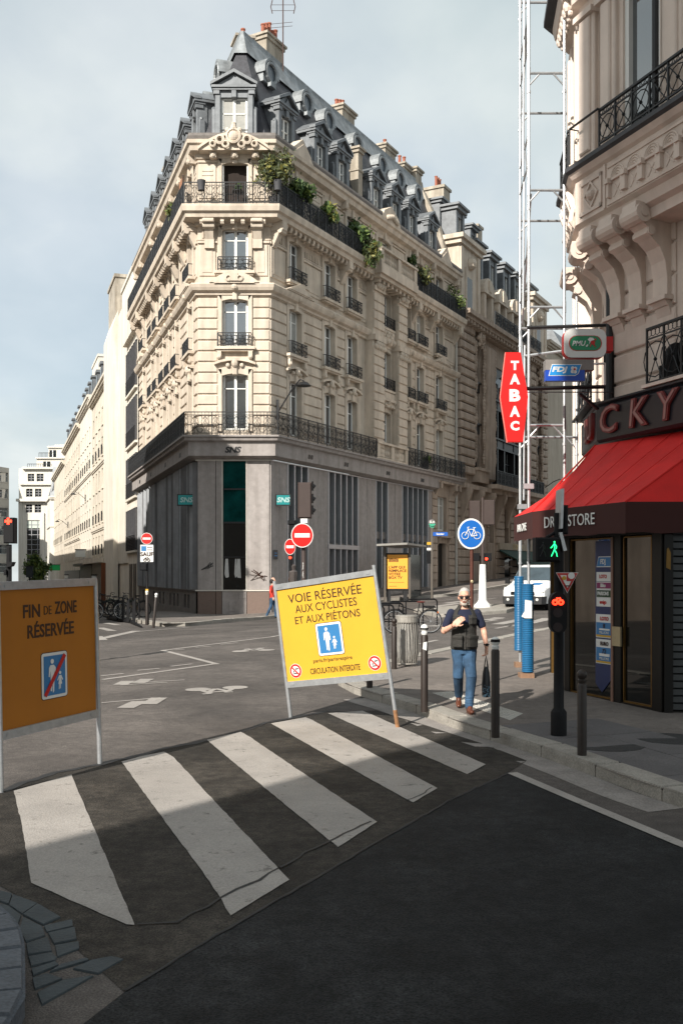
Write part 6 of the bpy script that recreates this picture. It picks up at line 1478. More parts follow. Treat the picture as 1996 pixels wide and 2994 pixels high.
for a, b in (((-.42,-.13),(-.2,.3)),((-.2,.3),(.2,.3)),((.2,.3),(.42,-.13)),((-.2,.3),(.03,-.18)),((.03,-.18),(.2,.3)),((.03,-.18),(.42,-.13)),((-.2,.3),(-.25,.45)),((-.25,.45),(-.12,.46)),((.2,.3),(.22,.42)),((.12,.42),(.32,.42))): L_(a, b)
m.build('sign_plate', [WHT, mat('cycle_blue', (.004,.105,.40), .4, .03, 2)], th)
m = MB(); m.tube((0,-.04,Z(1702)),(0,0,Z(1696)),.02,8); m.build('reflector', mat('cream_dot', (.6,.5,.3), .5, .1, 3), th)
# signal island: pale island, white base post with two brown heads seen from behind
isl = gpoly([(1225,1790),(1390,1776),(1512,1778),(1470,1792),(1300,1806)])
lift(struct(sheet('traffic_island', isl, .0, KERB, 1.0)), .14); kerb('kerb', isl+[isl[0]], h=.13, w=.25)
g = gnd(1410,1776,.12); th = thing('traffic_signal', 'signal post with two brown boxes seen from behind on a white tapered base', 'traffic signal', tuple(g)); k = F/g.y
Z = lambda py: (EY+(HZ-py)/k)-g.z; X = lambda px: (px-CX)/k-g.x
m = MB(); m.lathe([(X(1437),0),(X(1434),.1),(X(1426),.22),(X(1422.5),.3),(X(1419),Z(1650))], 8); m.build('white_base', WHT, th)
m = MB(); m.lathe([(.07,Z(1650)),(.07,Z(1600)),(.06,Z(1590)),(.06,Z(1455))], 10); m.build('post', BR2, th, True)
for xa, xb, ya, yb in ((1372,1403,1538,1464),(1412,1445,1535,1462)): m = MB(); m.cbox(X(xa),X(xb),-.05,.25,Z(ya),Z(yb),.03); m.build('signal_head', BR2, th)
for xa, xb in ((1378,1402),(1416,1436)): m = MB(); m.cbox(X(xa),X(xb),.0,.2,Z(1640),Z(1617),.02); o = m.build('repeater_head', BLACK, th)
m = MB(); m.disc((X(1421),-.01,Z(1634)),.06,.02,'y',10); m.build('red_lens', LED_R, th)
m = MB(); m.prism([(X(1403),-.075,Z(1696)),(X(1410),-.075,Z(1695)),(X(1410),-.075,Z(1680)),(X(1404),-.075,Z(1681))], (0,.01,0)); m.build('sticker', WHT, th)
# main no-entry signal at the left of the yellow sign
g = gnd(890,1822,.12); Yp = 36.5; gx = (888-CX)/F*Yp; g = Vector((gx, Yp, ground(gx,Yp)+.1)); th = thing('traffic_signal', 'brown signal box over a large round no entry sign on one post', 'traffic signal', tuple(g)); k = F/g.y
Z = lambda py: (EY+(HZ-py)/k)-g.z; X = lambda px: (px-CX)/k-g.x
m = MB(); m.lathe([(.11,0),(.11,1.0),(.085,1.1),(.08,Z(1500))], 10); m.build('post', BR2, th, True)
m = MB(); m.cbox(X(871),X(911),-.12,.1,Z(1516),Z(1411),.05); hd = m.build('signal_head', BR2, th)
for yv in (1420, 1456, 1490): m = MB(); m.cbox(X(911),X(916),-.1,.1,Z(yv+14),Z(yv-12),.02); m.tube((X(914),-.06,Z(yv)),(X(921),-.06,Z(yv+5)),.07,8); m.build('visor', BLACK, hd)
m = MB(); no_entry(m, (X(884),-.22,Z(1566)), 35.5/k, fx=.91); m.build('no_entry_sign', [WHT, mat('vivid_red', (.46,.007,.005), .4, .03, 2)], th)
m = MB(); m.box(X(879),X(899),-.18,-.17,Z(1530),Z(1517)); m.build('paper_sheet', WHT, th)
m = MB(); no_entry(m, (X(846.5),.3,Z(1598)), 23.5/k, fx=.7); m.build('small_no_entry_sign', [WHT, mat('vivid_red', (.46,.007,.005))], th)
m = MB(); m.cbox(X(844),X(858),.35,.6,Z(1580),Z(1530),.02); m.cbox(X(840),X(862),.3,.6,Z(1532),Z(1520),.02); m.tube((X(848),.35,Z(1620)),(X(852),.35,Z(1700)),.05,8); m.build('repeater_head', BLACK, th)
m = MB(); m.lathe([(.13,Z(1715)),(.14,Z(1690)),(.16,Z(1672)),(.09,Z(1666)),(.11,Z(1655)),(.03,Z(1648))], 10, (X(855),.4)); m.build('lantern', mat('pewter', (.1,.085,.08), .4, .2, 5, metal=.4), th)
for cc, mm, x_, y_ in ((0,LED_R,847,1630),): m = MB(); m.disc((X(x_),.28,Z(y_)),.05,.02,'y',10); m.build('red_lens', mm, th)
m = MB()
for a, b in (((-.3,.9),(.3,.8)),((0,1.0),(.05,.2)),((-.2,.5),(.3,.6)),((-.3,.1),(.2,.45)),((.1,-.1),(-.2,-.6)),((-.25,-.3),(.3,-.4)),((0,-.5),(.2,-.9))): m.tube((X(886)+a[0]*.07,-.086,Z(1668)+a[1]*.3),(X(886)+b[0]*.07,-.086,Z(1668)+b[1]*.3),.009,4)
m.build('tag_scrawl', WHT, th)
# small no-entry post at the left of the shop
g = gnd(429,1826,.12); Yp = g.y+.4; g = Vector(((431-CX)/F*Yp, Yp, ground((431-CX)/F*Yp, Yp)+.1)); th = thing('sign_post', 'small no entry sign over a white SAUF cycles plate on a dark post', 'sign', tuple(g)); k = F/g.y
Z = lambda py: (EY+(HZ-py)/k)-g.z; X = lambda px: (px-CX)/k-g.x
m = MB(); m.lathe([(.07,0),(.07,.5),(.05,.55),(.045,Z(1640))], 10); m.build('post', BLACK, th, True)
m = MB(); no_entry(m, (X(431),-.1,Z(1575)), 17/k); m.build('no_entry_sign', [WHT, REDS], th)
m = MB(); m.box(X(412),X(450),-.08,-.07,Z(1643),Z(1593)); m.cur = 1; m.box(X(415),X(429),-.09,-.08,Z(1611),Z(1597)); m.cur = 2
for z_ in (1600, 1607): m.box(X(432),X(447),-.09,-.08,Z(z_+1.5),Z(z_))
for sx_ in (-5.5, 5.5): m.ring((X(431+sx_),-.09,Z(1637)), 4/k, .012, n=12)
m.tube((X(425),-.09,Z(1637)),(X(428),-.09,Z(1630)),.01,4); m.tube((X(428),-.09,Z(1631)),(X(435),-.09,Z(1631)),.01,4); m.tube((X(436),-.09,Z(1637)),(X(434),-.09,Z(1629)),.01,4); m.tube((X(428),-.09,Z(1631)),(X(431),-.09,Z(1637)),.01,4)
m.build('plate', [WHT, BLUE2, INKB], th)
text('SAUF', .2, INKB, th, (X(431),-.085,Z(1621)), UP, bold=.03)
m = MB(); m.cbox(X(411),X(431),-.1,.2,Z(1668),Z(1648),.03); m.build('repeater_head', BLACK, th)
m = MB(); m.box(-.05,.05,-.075,-.06,Z(1738),Z(1722)); m.build('orange_sticker', mat('ochre', (.5,.3,.03)), th)
# red cross signal at far left
Yp = 20.0; g = Vector(((28-CX)/F*Yp, Yp, 0)); g.z = ground(g.x, g.y)+.1; th = thing('traffic_signal', 'black signal with glowing red cross lamp above the orange panel', 'traffic signal', tuple(g)); k = F/Yp
Z = lambda py: (EY+(HZ-py)/k)-g.z; X = lambda px: (px-CX)/k-g.x
m = MB(); m.lathe([(.05,0),(.05,Z(1600))], 10); m.box(-.045,.04,-.04,.04,0,Z(1592)); m.build('post', BLACK, th, True)
m = MB(); m.cbox(X(16),X(47),-.12,.1,Z(1589),Z(1514),.02); hd = m.build('signal_head', BLACK, th)
m = MB(); c = (X(31),Z(1525)); m.box(c[0]-.07,c[0]+.07,-.128,-.122,c[1]-.025,c[1]+.025); m.box(c[0]-.025,c[0]+.025,-.129,-.121,c[1]-.065,c[1]+.065); m.build('red_cross', LED_R, hd)
m = MB(); m.prism([(X(24),-.1,Z(1660)),(X(38),-.1,Z(1655)),(X(43),-.1,Z(1643)),(X(24),-.1,Z(1643))], (0,.2,0)); m.cbox(X(16),X(24),-.1,.1,Z(1682),Z(1666),.01); m.build('repeater_head', BLACK, th)
# ------------------------------------------------------------------ people
def remesh(mb, voxel, smooth=2):
    me = bpy.data.meshes.new('r'); me.from_pydata(mb.v, [], mb.f)
    b = bmesh.new(); b.from_mesh(me); bmesh.ops.recalc_face_normals(b, faces=b.faces); b.to_mesh(me); b.free()
    o = bpy.data.objects.new('r', me); COL.objects.link(o)
    q = o.modifiers.new('m', 'REMESH'); q.mode = 'VOXEL'; q.voxel_size = voxel
    if smooth: t = o.modifiers.new('s', 'SMOOTH'); t.factor = .5; t.iterations = smooth
    dg = bpy.context.evaluated_depsgraph_get(); dg.update()
    out = bpy.data.meshes.new_from_object(o.evaluated_get(dg)); bpy.data.objects.remove(o); bpy.data.meshes.remove(me)
    out.polygons.foreach_set('use_smooth', [True]*len(out.polygons)); return out
def solid(mb, name, m, parent, voxel=.012, smooth=2):
    me = remesh(mb, voxel, smooth); me.materials.clear(); me.materials.append(m); me.name = name
    o = bpy.data.objects.new(name, me); COL.objects.link(o); o.parent = parent; return o
def ell(mb, c, rx, ry, rz_): mb.sphere(c, 1.0, 14, 10, (rx, ry, rz_))
def torso(mb, rows, n=18):
    """rows of (x, y, z, half width, half depth)"""
    mb.loft([[(x+w*math.cos(2*math.pi*i/n), y+d*math.sin(2*math.pi*i/n), z) for i in range(n)] for x, y, z, w, d in rows])
def limb(mb, pts, rs):
    P = [Vector(p) for p in pts]; out = []; rr = []
    for i in range(len(P)-1):
        for k in range(4): t = k/4; out.append(P[i].lerp(P[i+1], t)); rr.append(rs[i]*(1-t)+rs[i+1]*t)
    out.append(P[-1]); rr.append(rs[-1]); mb.path(out, rr, 10)
    for p, r in zip(P, rs): ell(mb, p, r*.97, r*.97, r*.97)
def hand(mb, wrist, direc, palm_n, curl=.5, s=1.0, mirror=1):
    """palm with four bent fingers and a thumb leaving its side"""
    d = Vector(direc).normalized(); n = Vector(palm_n); n = (n-d*n.dot(d)).normalized(); side = d.cross(n)*mirror
    w = Vector(wrist); m = w+d*.05*s
    for k in range(5): q = w+d*(.01+.02*k)*s; mb.path([q-side*.032*s, q+side*.032*s], .014*s, 8); ell(mb, q-side*.032*s, .014*s, .014*s, .014*s); ell(mb, q+side*.032*s, .014*s, .014*s, .014*s)
    for k, ln in enumerate((.066,.078,.074,.058)):
        b0 = w+d*.088*s+side*(.032-.0215*k)*s; a1 = curl*.9; a2 = curl*1.9
        p1 = b0+(d*math.cos(a1)+n*math.sin(a1))*ln*.5*s; p2 = p1+(d*math.cos(a2)+n*math.sin(a2))*ln*.5*s
        mb.path([b0, p1, p2], [.0095*s,.009*s,.0075*s], 7); ell(mb, p1, .009*s, .009*s, .009*s); ell(mb, p2, .0078*s, .0078*s, .0078*s)
    t0 = w+d*.03*s+side*.036*s; t1 = t0+(side*.8+d*.7+n*.25).normalized()*.036*s; t2 = t1+(d*.95+n*.3+side*.15).normalized()*.032*s
    mb.path([t0, t1, t2], [.013*s,.011*s,.0085*s], 7); ell(mb, t2, .0085*s, .0085*s, .0085*s)
def head(mb, c, yaw=0.0, s=1.0):
    """skull, jaw, nose, ears; the face looks along -y turned by yaw"""
    M = Matrix.Translation(Vector(c)) @ Matrix.Rotation(yaw, 4, 'Z') @ Matrix.Scale(s, 4); old = mb.M; mb.M = M
    ell(mb, (0,.012,.02), .076, .096, .105); ell(mb, (0,-.018,-.05), .058, .066, .068); ell(mb, (0,-.05,-.088), .032, .03, .026); ell(mb, (0,-.04,.0), .062, .055, .07)
    mb.path([(0,-.088,.02),(0,-.108,-.018),(0,-.112,-.03)], [.010,.014,.012], 8); ell(mb, (0,-.105,-.034), .018, .012, .010)
    for sg in (-1, 1): ell(mb, (sg*.079,.01,-.008), .012, .02, .03); ell(mb, (sg*.035,-.075,-.028), .022, .018, .018)
    ell(mb, (0,-.088,-.062), .024, .012, .006); ell(mb, (0,-.088,-.071), .022, .012, .006); mb.path([(-.05,-.08,.034),(0,-.092,.036),(.05,-.08,.034)], .011, 6)
    mb.M = old; return M
SKIN = mat('tanned_skin', (.60,.33,.235), .55, .1, 14); SKIN2 = mat('pale_skin', (.50,.30,.22), .55, .08, 14)
JEAN = mat('blue_denim', (.030,.072,.135), .85, .55, 4, .4, 120, speck=.15); NAVYT = mat('navy_jersey', (.010,.014,.035), .9, .15, 8)
VEST = mat('olive_black_vest', (.026,.024,.021), .8, .3, 7, .5, 40); SHOE = mat('brown_leather', (.09,.028,.014), .35, .3, 10)
GREYH = mat('grey_hair', (.40,.38,.36), .8, .25, 30, .5, 90); BEARD = mat('grey_beard', (.42,.37,.32), .9, .3, 40, .5, 120)
g = gnd(1356,2079,.12); man = thing('person', 'grey bearded man in sunglasses and dark vest walking with a black bag', 'person', tuple(g)); kk = F/g.y
# joints, facing the camera (-y); x to the right of the picture
hip = Vector((0,.02,.92)); LK = Vector((.085,-.16,.50)); LA = Vector((.045,-.20,.10)); RK = Vector((-.085,.02,.52)); RA = Vector((-.035,.36,.19))
LS = Vector((.19,.0,1.43)); LE = Vector((.285,.03,1.18)); LW = Vector((.315,-.06,.945)); RS = Vector((-.19,.0,1.43)); RE = Vector((-.295,-.04,1.165)); RW = Vector((-.165,-.23,1.265))
HC = Vector((.0,-.035,1.655))
b = MB(); torso(b, [(0,.02,.86,.13,.10),(0,.02,.95,.165,.115),(0,.02,1.08,.155,.115),(0,.015,1.22,.165,.12),(0,.01,1.34,.175,.115),(0,.01,1.43,.16,.09),(0,0,1.48,.09,.07),(0,-.01,1.53,.06,.06),(0,-.015,1.60,.055,.06)])
head(b, HC, R(-8), 1.05)
limb(b, [LS, LE, LW], [.058,.046,.031]); limb(b, [RS, RE, RW], [.058,.048,.032]); ell(b, LE.lerp(LW,.25), .045,.047,.07); ell(b, RE.lerp(RW,.3), .045,.045,.045)
limb(b, [(.09,.02,.90), LK, LA], [.078,.05,.036]); limb(b, [(-.09,.02,.90), RK, RA], [.078,.05,.036])
hand(b, LW+Vector((.0,-.0,-.01)), (-.02,-.05,-1), (-1,-.25,.0), .75, 1.05, -1); hand(b, RW+Vector((.0,.0,.0)), (.62,-.12,.55), (.2,.75,-.3), .35, 1.1, -1)
solid(b, 'body', SKIN, man, .0075, 1)
c = MB(); torso(c, [(0,.02,.98,.172,.125),(0,.02,1.1,.165,.125),(0,.015,1.25,.178,.13),(0,.01,1.37,.19,.125),(0,.01,1.44,.175,.098),(0,.005,1.485,.10,.082)])
limb(c, [LS, LS.lerp(LE,.72)], [.06,.062]); limb(c, [RS, RS.lerp(RE,.72)], [.06,.063]); solid(c, 't_shirt', NAVYT, man, .012)
def ringcut(mb, rows, a0, a1, n=22, th=.016):
    """open garment: wall between two angles (degrees, measured from +x towards +y)"""
    outer = []; inner = []
    for x, y, z, w, d in rows:
        outer.append([(x+w*math.cos(R(a0+(a1-a0)*i/n)), y+d*math.sin(R(a0+(a1-a0)*i/n)), z) for i in range(n+1)])
        inner.append([(x+(w-th)*math.cos(R(a0+(a1-a0)*i/n)), y+(d-th)*math.sin(R(a0+(a1-a0)*i/n)), z) for i in range(n+1)])
    m = len(rows); N = n+1; vs = [p for r in outer for p in r]+[p for r in inner for p in r]; o = m*N; fs = []
    for j in range(m-1):
        for i in range(n): fs += [(j*N+i,j*N+i+1,(j+1)*N+i+1,(j+1)*N+i),(o+j*N+i,o+(j+1)*N+i,o+(j+1)*N+i+1,o+j*N+i+1)]
        for i in (0, n): fs.append((j*N+i,(j+1)*N+i,o+(j+1)*N+i,o+j*N+i))
    for i in range(n): fs += [(i,i+1,o+i+1,o+i),((m-1)*N+i,(m-1)*N+i+1,o+(m-1)*N+i+1,o+(m-1)*N+i)]
    return mb.add(vs, fs)
v = MB(); ringcut(v, [(0,.02,.895,.188,.145),(0,.02,.92,.195,.15),(0,.02,1.05,.188,.145),(0,.015,1.15,.18,.14),(0,.015,1.27,.185,.14)], -88, 268)
ringcut(v, [(0,.015,1.26,.185,.14),(0,.01,1.34,.19,.135),(0,.01,1.40,.18,.12)], -74, 254); ringcut(v, [(0,.01,1.385,.20,.128),(0,.005,1.45,.165,.105),(0,.0,1.50,.105,.09),(0,-.005,1.545,.085,.085)], -55, 235)
for sg in (-1, 1):
    v.M = Matrix.Translation((sg*.105,-.125,1.02)) @ Matrix.Rotation(sg*R(24),4,'Z'); v.box(-.075,.075,-.035,.02,-.085,.05); v.box(-.08,.08,-.045,.02,.04,.085); v.M = None
    v.M = Matrix.Translation((sg*.115,-.105,1.325)) @ Matrix.Rotation(sg*R(28),4,'Z'); v.box(-.05,.05,-.03,.02,-.06,.03); v.box(-.055,.055,-.037,.02,.025,.05); v.M = None
v.path([(0,-.137,.9),(0,-.14,1.1),(0,-.137,1.27)], .012, 6)
solid(v, 'vest', VEST, man, .010, 1)
j = MB(); torso(j, [(0,.02,.83,.15,.115),(0,.02,.90,.175,.13),(0,.02,.99,.17,.128)])
limb(j, [(.09,.02,.88), LK.lerp(hip,.5)+Vector((.03,0,0)), LK, LK.lerp(LA,.5)+Vector((0,.02,0)), LA+Vector((0,.0,.0))], [.1,.09,.078,.07,.06]); limb(j, [(-.09,.02,.88), RK.lerp(hip,.5)+Vector((-.03,0,0)), RK, RK.lerp(RA,.5), RA], [.1,.09,.078,.07,.06])
for q in range(4): j.ring(LA+Vector((0,.005,.02+.035*q)), .058, .008, 'z', 12)
j.ring(LK+Vector((0,-.01,.02)), .07, .007, 'z', 12); j.ring(RK+Vector((0,0,-.04)), .068, .008, 'z', 12)
solid(j, 'jeans', JEAN, man, .011, 1)
def shoe(name, a, yaw, pitch):
    s_ = MB(); s_.M = Matrix.Translation(a) @ Matrix.Rotation(yaw,4,'Z') @ Matrix.Rotation(pitch,4,'X')
    ell(s_, (0,.0,-.045), .043, .06, .05); ell(s_, (0,-.09,-.06), .046, .10, .034); ell(s_, (0,-.15,-.065), .04, .05, .028); ell(s_, (0,-.04,-.03), .038, .06, .04); s_.path([(0,.05,-.09),(0,-.06,-.092),(0,-.14,-.092)], [.03,.034,.03], 8)
    s_.M = None; return solid(s_, name, SHOE, man, .008, 1)
shoe('shoe', LA, R(8), 0); shoe('shoe', RA+Vector((0,.01,-.01)), R(-6), R(28))
M = Matrix.Translation(HC) @ Matrix.Rotation(R(-8),4,'Z') @ Matrix.Scale(1.05,4)
h = MB(); h.M = M; ell(h, (0,.022,.038), .081, .098, .098); hm = solid(h, 'hair', GREYH, man, .008, 1)
bm_ = bmesh.new(); bm_.from_mesh(hm.data)                        # leave the forehead free
inv = M.inverted(); dead = [f for f in bm_.faces if (lambda p: p.y < -.035 and p.z < .085-.0 or p.z < -.005 and p.y < .02)(inv @ f.calc_center_median())]
bmesh.ops.delete(bm_, geom=dead, context='FACES'); bm_.to_mesh(hm.data); bm_.free()
h = MB(); h.M = M; ell(h, (0,-.052,-.092), .046, .043, .036); ell(h, (0,-.03,-.075), .062, .05, .034); h.path([(-.03,-.1,-.05),(0,-.108,-.047),(.03,-.1,-.05)], .008, 6); solid(h, 'beard', BEARD, man, .007, 1)
h = MB(); h.M = M
for sg in (-1, 1): h.prism([(sg*x,-.10+abs(x)*.25,z) for x, z in ((.008,.018),(.058,.018),(.062,.0),(.05,-.028),(.02,-.026),(.008,-.004))], (0,-.006,0)); h.path([(sg*.06,-.088,.014),(sg*.08,-.03,.012),(sg*.083,.01,.006)], .004, 4)
h.box(-.01,.01,-.106,-.1,.008,.018); h.build('sunglasses', BLACK, man)
h = MB(); h.M = M; h.path([(-.025,-.098,-.066),(0,-.103,-.065),(.025,-.098,-.066)], .005, 5); h.build('mouth', mat('lip', (.32,.10,.07), .5, .1, 9), man)
h = MB(); h.ring(LW+Vector((0,.0,.025)), .034, .010, 'z', 14); h.box(LW.x-.018, LW.x+.018, LW.y-.05, LW.y-.035, LW.z+.008, LW.z+.045); h.build('wristwatch', BLACK, man, True)
h = MB(); w0 = RE.lerp(RW,.9); u_, v_ = h.frame(RE, RW); h.path([w0+(u_*math.cos(2*math.pi*i/12)+v_*math.sin(2*math.pi*i/12))*.036 for i in range(12)], .005, 5, True); h.build('bracelet', SHOE, man)
man.scale = (.945,.945,.945)
# his bag
hp = LW+Vector((-.01,-.03,-.125)); bg_ = thing('shopping_bag', 'slim black bag with pale blue specks held in the man\'s hand', 'bag', tuple(g+hp*.945)); bg_.scale = (.945,.945,.945)
BAGM = mat('black_bag', (.012,.013,.016), .4, .3, 6)
m = MB(); m.loft([[(w*math.cos(2*math.pi*i/12), d*math.sin(2*math.pi*i/12), z) for i in range(12)] for w, d, z in ((.052,.09,-.60),(.06,.12,-.57),(.062,.13,-.42),(.05,.10,-.26),(.03,.06,-.17))]); bo = m.build('bag_body', BAGM, bg_, True)
m = MB(); m.path([(-.025,0,-.18),(-.012,0,-.08),(0,0,.0),(.012,0,-.08),(.03,0,-.18)], .008, 6); m.path([(-.02,.03,-.18),(0,.01,.0),(.025,.03,-.18)], .007, 5); m.build('handle', BAGM, bg_)
m = MB(); rg = random.Random(3)
for k in range(90):
    a = rg.uniform(-2.6,-.5); z = -.59+.17*rg.random()**1.6; w = .0625; m.sphere((w*math.cos(a), .127*math.sin(a), z), rg.uniform(.003,.006), 5, 3)
m.build('speck_print', mat('pale_blue_print', (.25,.42,.55), .5, .3, 20), bo)

def walker(name, label, g, yaw, top, trousers, hairm, strap=None, H=1.68):
    th = thing(name, label, 'person', tuple(g), yaw); s = H/1.75; b = MB(); b.M = Matrix.Scale(s, 4)
    torso(b, [(0,0,.86,.13,.10),(0,0,.95,.155,.11),(0,0,1.1,.13,.1),(0,0,1.3,.16,.11),(0,0,1.42,.15,.09),(0,0,1.49,.06,.06),(0,-.01,1.58,.052,.055)]); head(b, (0,-.03,1.635), 0, 1.0)
    J = dict(LS=(.18,0,1.41), LE=(.22,.06,1.15), LW=(.23,-.02,.93), RS=(-.18,0,1.41), RE=(-.21,.03,1.15), RW=(-.22,-.10,.94), LK=(.09,-.10,.5), LA=(.09,-.12,.09), RK=(-.09,.06,.5), RA=(-.09,.25,.12))
    for S_ in 'LR': limb(b, [J[S_+'S'], J[S_+'E'], J[S_+'W']], [.05,.042,.03]); limb(b, [((.09 if S_ == 'L' else -.09),0,.9), J[S_+'K'], J[S_+'A']], [.08,.055,.042]); hand(b, J[S_+'W'], (0,-.1,-1), ((-1 if S_ == 'L' else 1),0,0), .4, 1.0, -1 if S_ == 'L' else 1)
    solid(b, 'body', SKIN2, th, .011, 1)
    c = MB(); c.M = Matrix.Scale(s, 4); torso(c, [(0,0,.88,.17,.125),(0,0,1.1,.15,.118),(0,0,1.3,.178,.125),(0,0,1.43,.165,.10),(0,0,1.48,.08,.07)])
    for S_ in 'LR': limb(c, [J[S_+'S'], J[S_+'E'], Vector(J[S_+'E']).lerp(Vector(J[S_+'W']),.85)], [.066,.056,.044])
    solid(c, 'jacket', top, th, .013, 1)
    c = MB(); c.M = Matrix.Scale(s, 4); torso(c, [(0,0,.82,.15,.115),(0,0,.93,.165,.12)])
    for S_ in 'LR': limb(c, [((.09 if S_ == 'L' else -.09),0,.88), J[S_+'K'], J[S_+'A']], [.095,.07,.056])
    solid(c, 'trousers', trousers, th, .013, 1)
    c = MB(); c.M = Matrix.Scale(s, 4); ell(c, (0,.004,1.69), .102, .108, .105); ell(c, (0,.045,1.63), .09, .08, .10); c.M = None; solid(c, 'hair', hairm, th, .012, 1)
    for S_ in 'LR': a = Vector(J[S_+'A']); c = MB(); c.M = Matrix.Scale(s,4); ell(c, (a.x,a.y-.06,a.z-.055), .045, .12, .035); ell(c, (a.x,a.y,a.z-.03), .042,.055,.05); solid(c, 'shoe', BLACK, th, .012, 1)
    if strap: c = MB(); c.M = Matrix.Scale(s,4); c.path([(.12,.12,1.0),(.11,.13,1.3),(.10,.03,1.46),(.09,-.12,1.3)], .02, 6); c.M = None; c.build('strap', strap, th)
    return th
DARKH = mat('dark_hair', (.018,.012,.010), .6, .3, 20); BRH = mat('brown_hair', (.05,.022,.012), .7, .3, 20)
walker('person', 'person in a red top and jeans at the left post of the yellow panel', gnd(797,1807,.03), R(75), mat('red_top', (.5,.035,.02), .8, .12, 6), JEAN, DARKH)
gq = at(851,1790,40.0); walker('person', 'person in navy top with white strap, mostly behind the yellow panel', Vector((gq.x, 40.0, ground(gq.x,40)+.12)), R(60), mat('navy_top', (.02,.03,.06), .85, .1, 6), NAVYT, BRH, WHT, 1.62)

# ------------------------------------------------------------------ bicycles and racks
def bicycle(label, g, yaw, frame_m, basket=False, lean=0.0, group=None, rim=True):
    th = thing('bicycle', label, 'bicycle', tuple(g), yaw, group); th.rotation_euler = (lean, 0, yaw)
    for x in (-.52, .52):
        m = MB(); m.ring((x,0,.34), .325, .018, n=30, k=6); w = m.build('wheel', BLACK, th, True); m = MB(); m.ring((x,0,.34), .305, .011, n=28, k=5); m.disc((x,-.03,.34), .025, .06, n=8)
        for i in range(18): a = 2*math.pi*i/18; m.tube((x,.012*(-1)**i,.34),(x+.3*math.cos(a),0,.34+.3*math.sin(a)),.0025,3)
        m.build('rim', METAL if rim else STEEL, w); m = MB(); m.ring((x,0,.34), .36, .012, n=18, k=4, a0=20 if x < 0 else 60, a1=150 if x < 0 else 185); m.build('mudguard', frame_m, th)
    m = MB()
    for a, b, r in (((-.52,0,.34),(-.38,0,.85),.014),((-.38,0,.85),(-.35,0,.98),.013),((-.42,0,.72),(.08,0,.30),.016),((-.40,0,.8),(.16,0,.62),.014),((.08,0,.30),(.2,0,.86),.015),((.08,0,.3),(.52,0,.34),.01),((.17,0,.68),(.52,0,.34),.009),((.08,-.09,.3),(.0,-.1,.18),.01),((.08,.09,.3),(.16,.1,.42),.01),((.3,0,.72),(.62,0,.72),.008),((.6,0,.72),(.54,0,.36),.006)): m.tube(a, b, r, 6)
    m.ring((.08,-.03,.3), .09, .008, n=14); m.build('frame', frame_m, th)
    m = MB(); m.path([(-.2,-.28,.98),(-.33,-.2,1.03),(-.36,0,1.0),(-.33,.2,1.03),(-.2,.28,.98)], .012, 6); m.build('handlebar', BLACK, th)
    m = MB(); m.sphere((.24,0,.9), .06, 8, 5, (2.2,1.2,.5)); m.build('saddle', mat('red_brown_saddle', (.09,.02,.015), .5, .2, 6) if basket else BLACK, th, True)
    if basket: m = MB(); m.box(.35,.65,-.12,.12,.74,.78); m.build('rack', BLACK, th); m = MB(); m.disc((.72,-.02,.6), .03, .02, 'x', 8); m.build('rear_reflector', mat('amber', (.6,.15,.02)), th)
    return th
rk = [(1277,1829),(1236,1842),(1178,1853),(1150,1862),(1122,1866)]
for i, (px, py) in enumerate(rk):
    g = gnd(px, py, .0); th = thing('cycle_rack', 'black steel hoop rack, one of the row beside the litter bin', 'cycle rack', tuple(g), R(18), 'cycle racks in a row'); k = .86
    m = MB(); m.path([(0,0,0),(0,0,.78),(-.03,0,.84),(-.1,0,.87),(-1.0,0,.87),(-1.07,0,.84),(-1.1,0,.78),(-1.1,0,0)], .026, 8); m.build('hoop', BLACK, th, True)
    m = MB(); m.path([(0,0,.42),(-1.1,0,.42)] if i else [(0,0,.55),(-.06,0,.5),(-.4,0,.5)], .018, 6); m.build('crossbar', BLACK, th)
g = gnd(1205,1852,0); bicycle('dark bicycle with red brown saddle standing among the hoop racks', g, R(8), BLACK, True, R(3))
BIKES = [('silver rimmed bicycle at the front of the parked group', 318,1811,R(10)),('dark bicycle leaning behind the silver rimmed one', 300,1806,R(18)),('bicycle coloured shade-black at the right end of the parked group', 385,1805,R(-10)),('bicycle coloured shade-dark in the middle of the parked group', 350,1805,R(8)),('dark bicycle half hidden by the orange panel post', 288,1800,R(30))]
for i, (lb, px, py, yw) in enumerate(BIKES): bicycle(lb, gnd(px, py, .1), yw, [BLACK, BLACK, BLACK, mat('dark_green_paint', (.01,.03,.02)), BLACK][i], False, R((-6,5,-4,7,-3)[i]), rim=(i == 0))  # most frames and rims blackened, in place of shade over the group
for i, (px, py) in enumerate(((346,1810),(360,1812),(375,1815),(393,1817))):
    g = gnd(px, py, .1); th = thing('cycle_stand', ['black stand post, leftmost of the four by the parked bicycles','black stand post, second from left by the parked bicycles','black stand post, third from left by the parked bicycles','black stand post, rightmost of the four by the parked bicycles'][i], 'cycle rack', tuple(g), R(0), 'stand posts at the parked bicycles')
    m = MB(); m.box(-.05,.05,-.04,.04,-.05,.78); m.build('post', BLACK, th); m = MB(); m.path([(0,0,.75),(0,.3,.85),(0,.8,.85),(0,.9,.7),(0,.9,0)], .03, 6); m.build('hoop', BLACK, th)
m = MB(); pts = [gnd(*p) for p in ((318,1811),(350,1817),(385,1822),(414,1836))]
o = m.path([p+Vector((0,0,.04)) for p in pts], [.1,.11,.1,.03], 6).build('rubber_kerb', BLACK); struct(o)

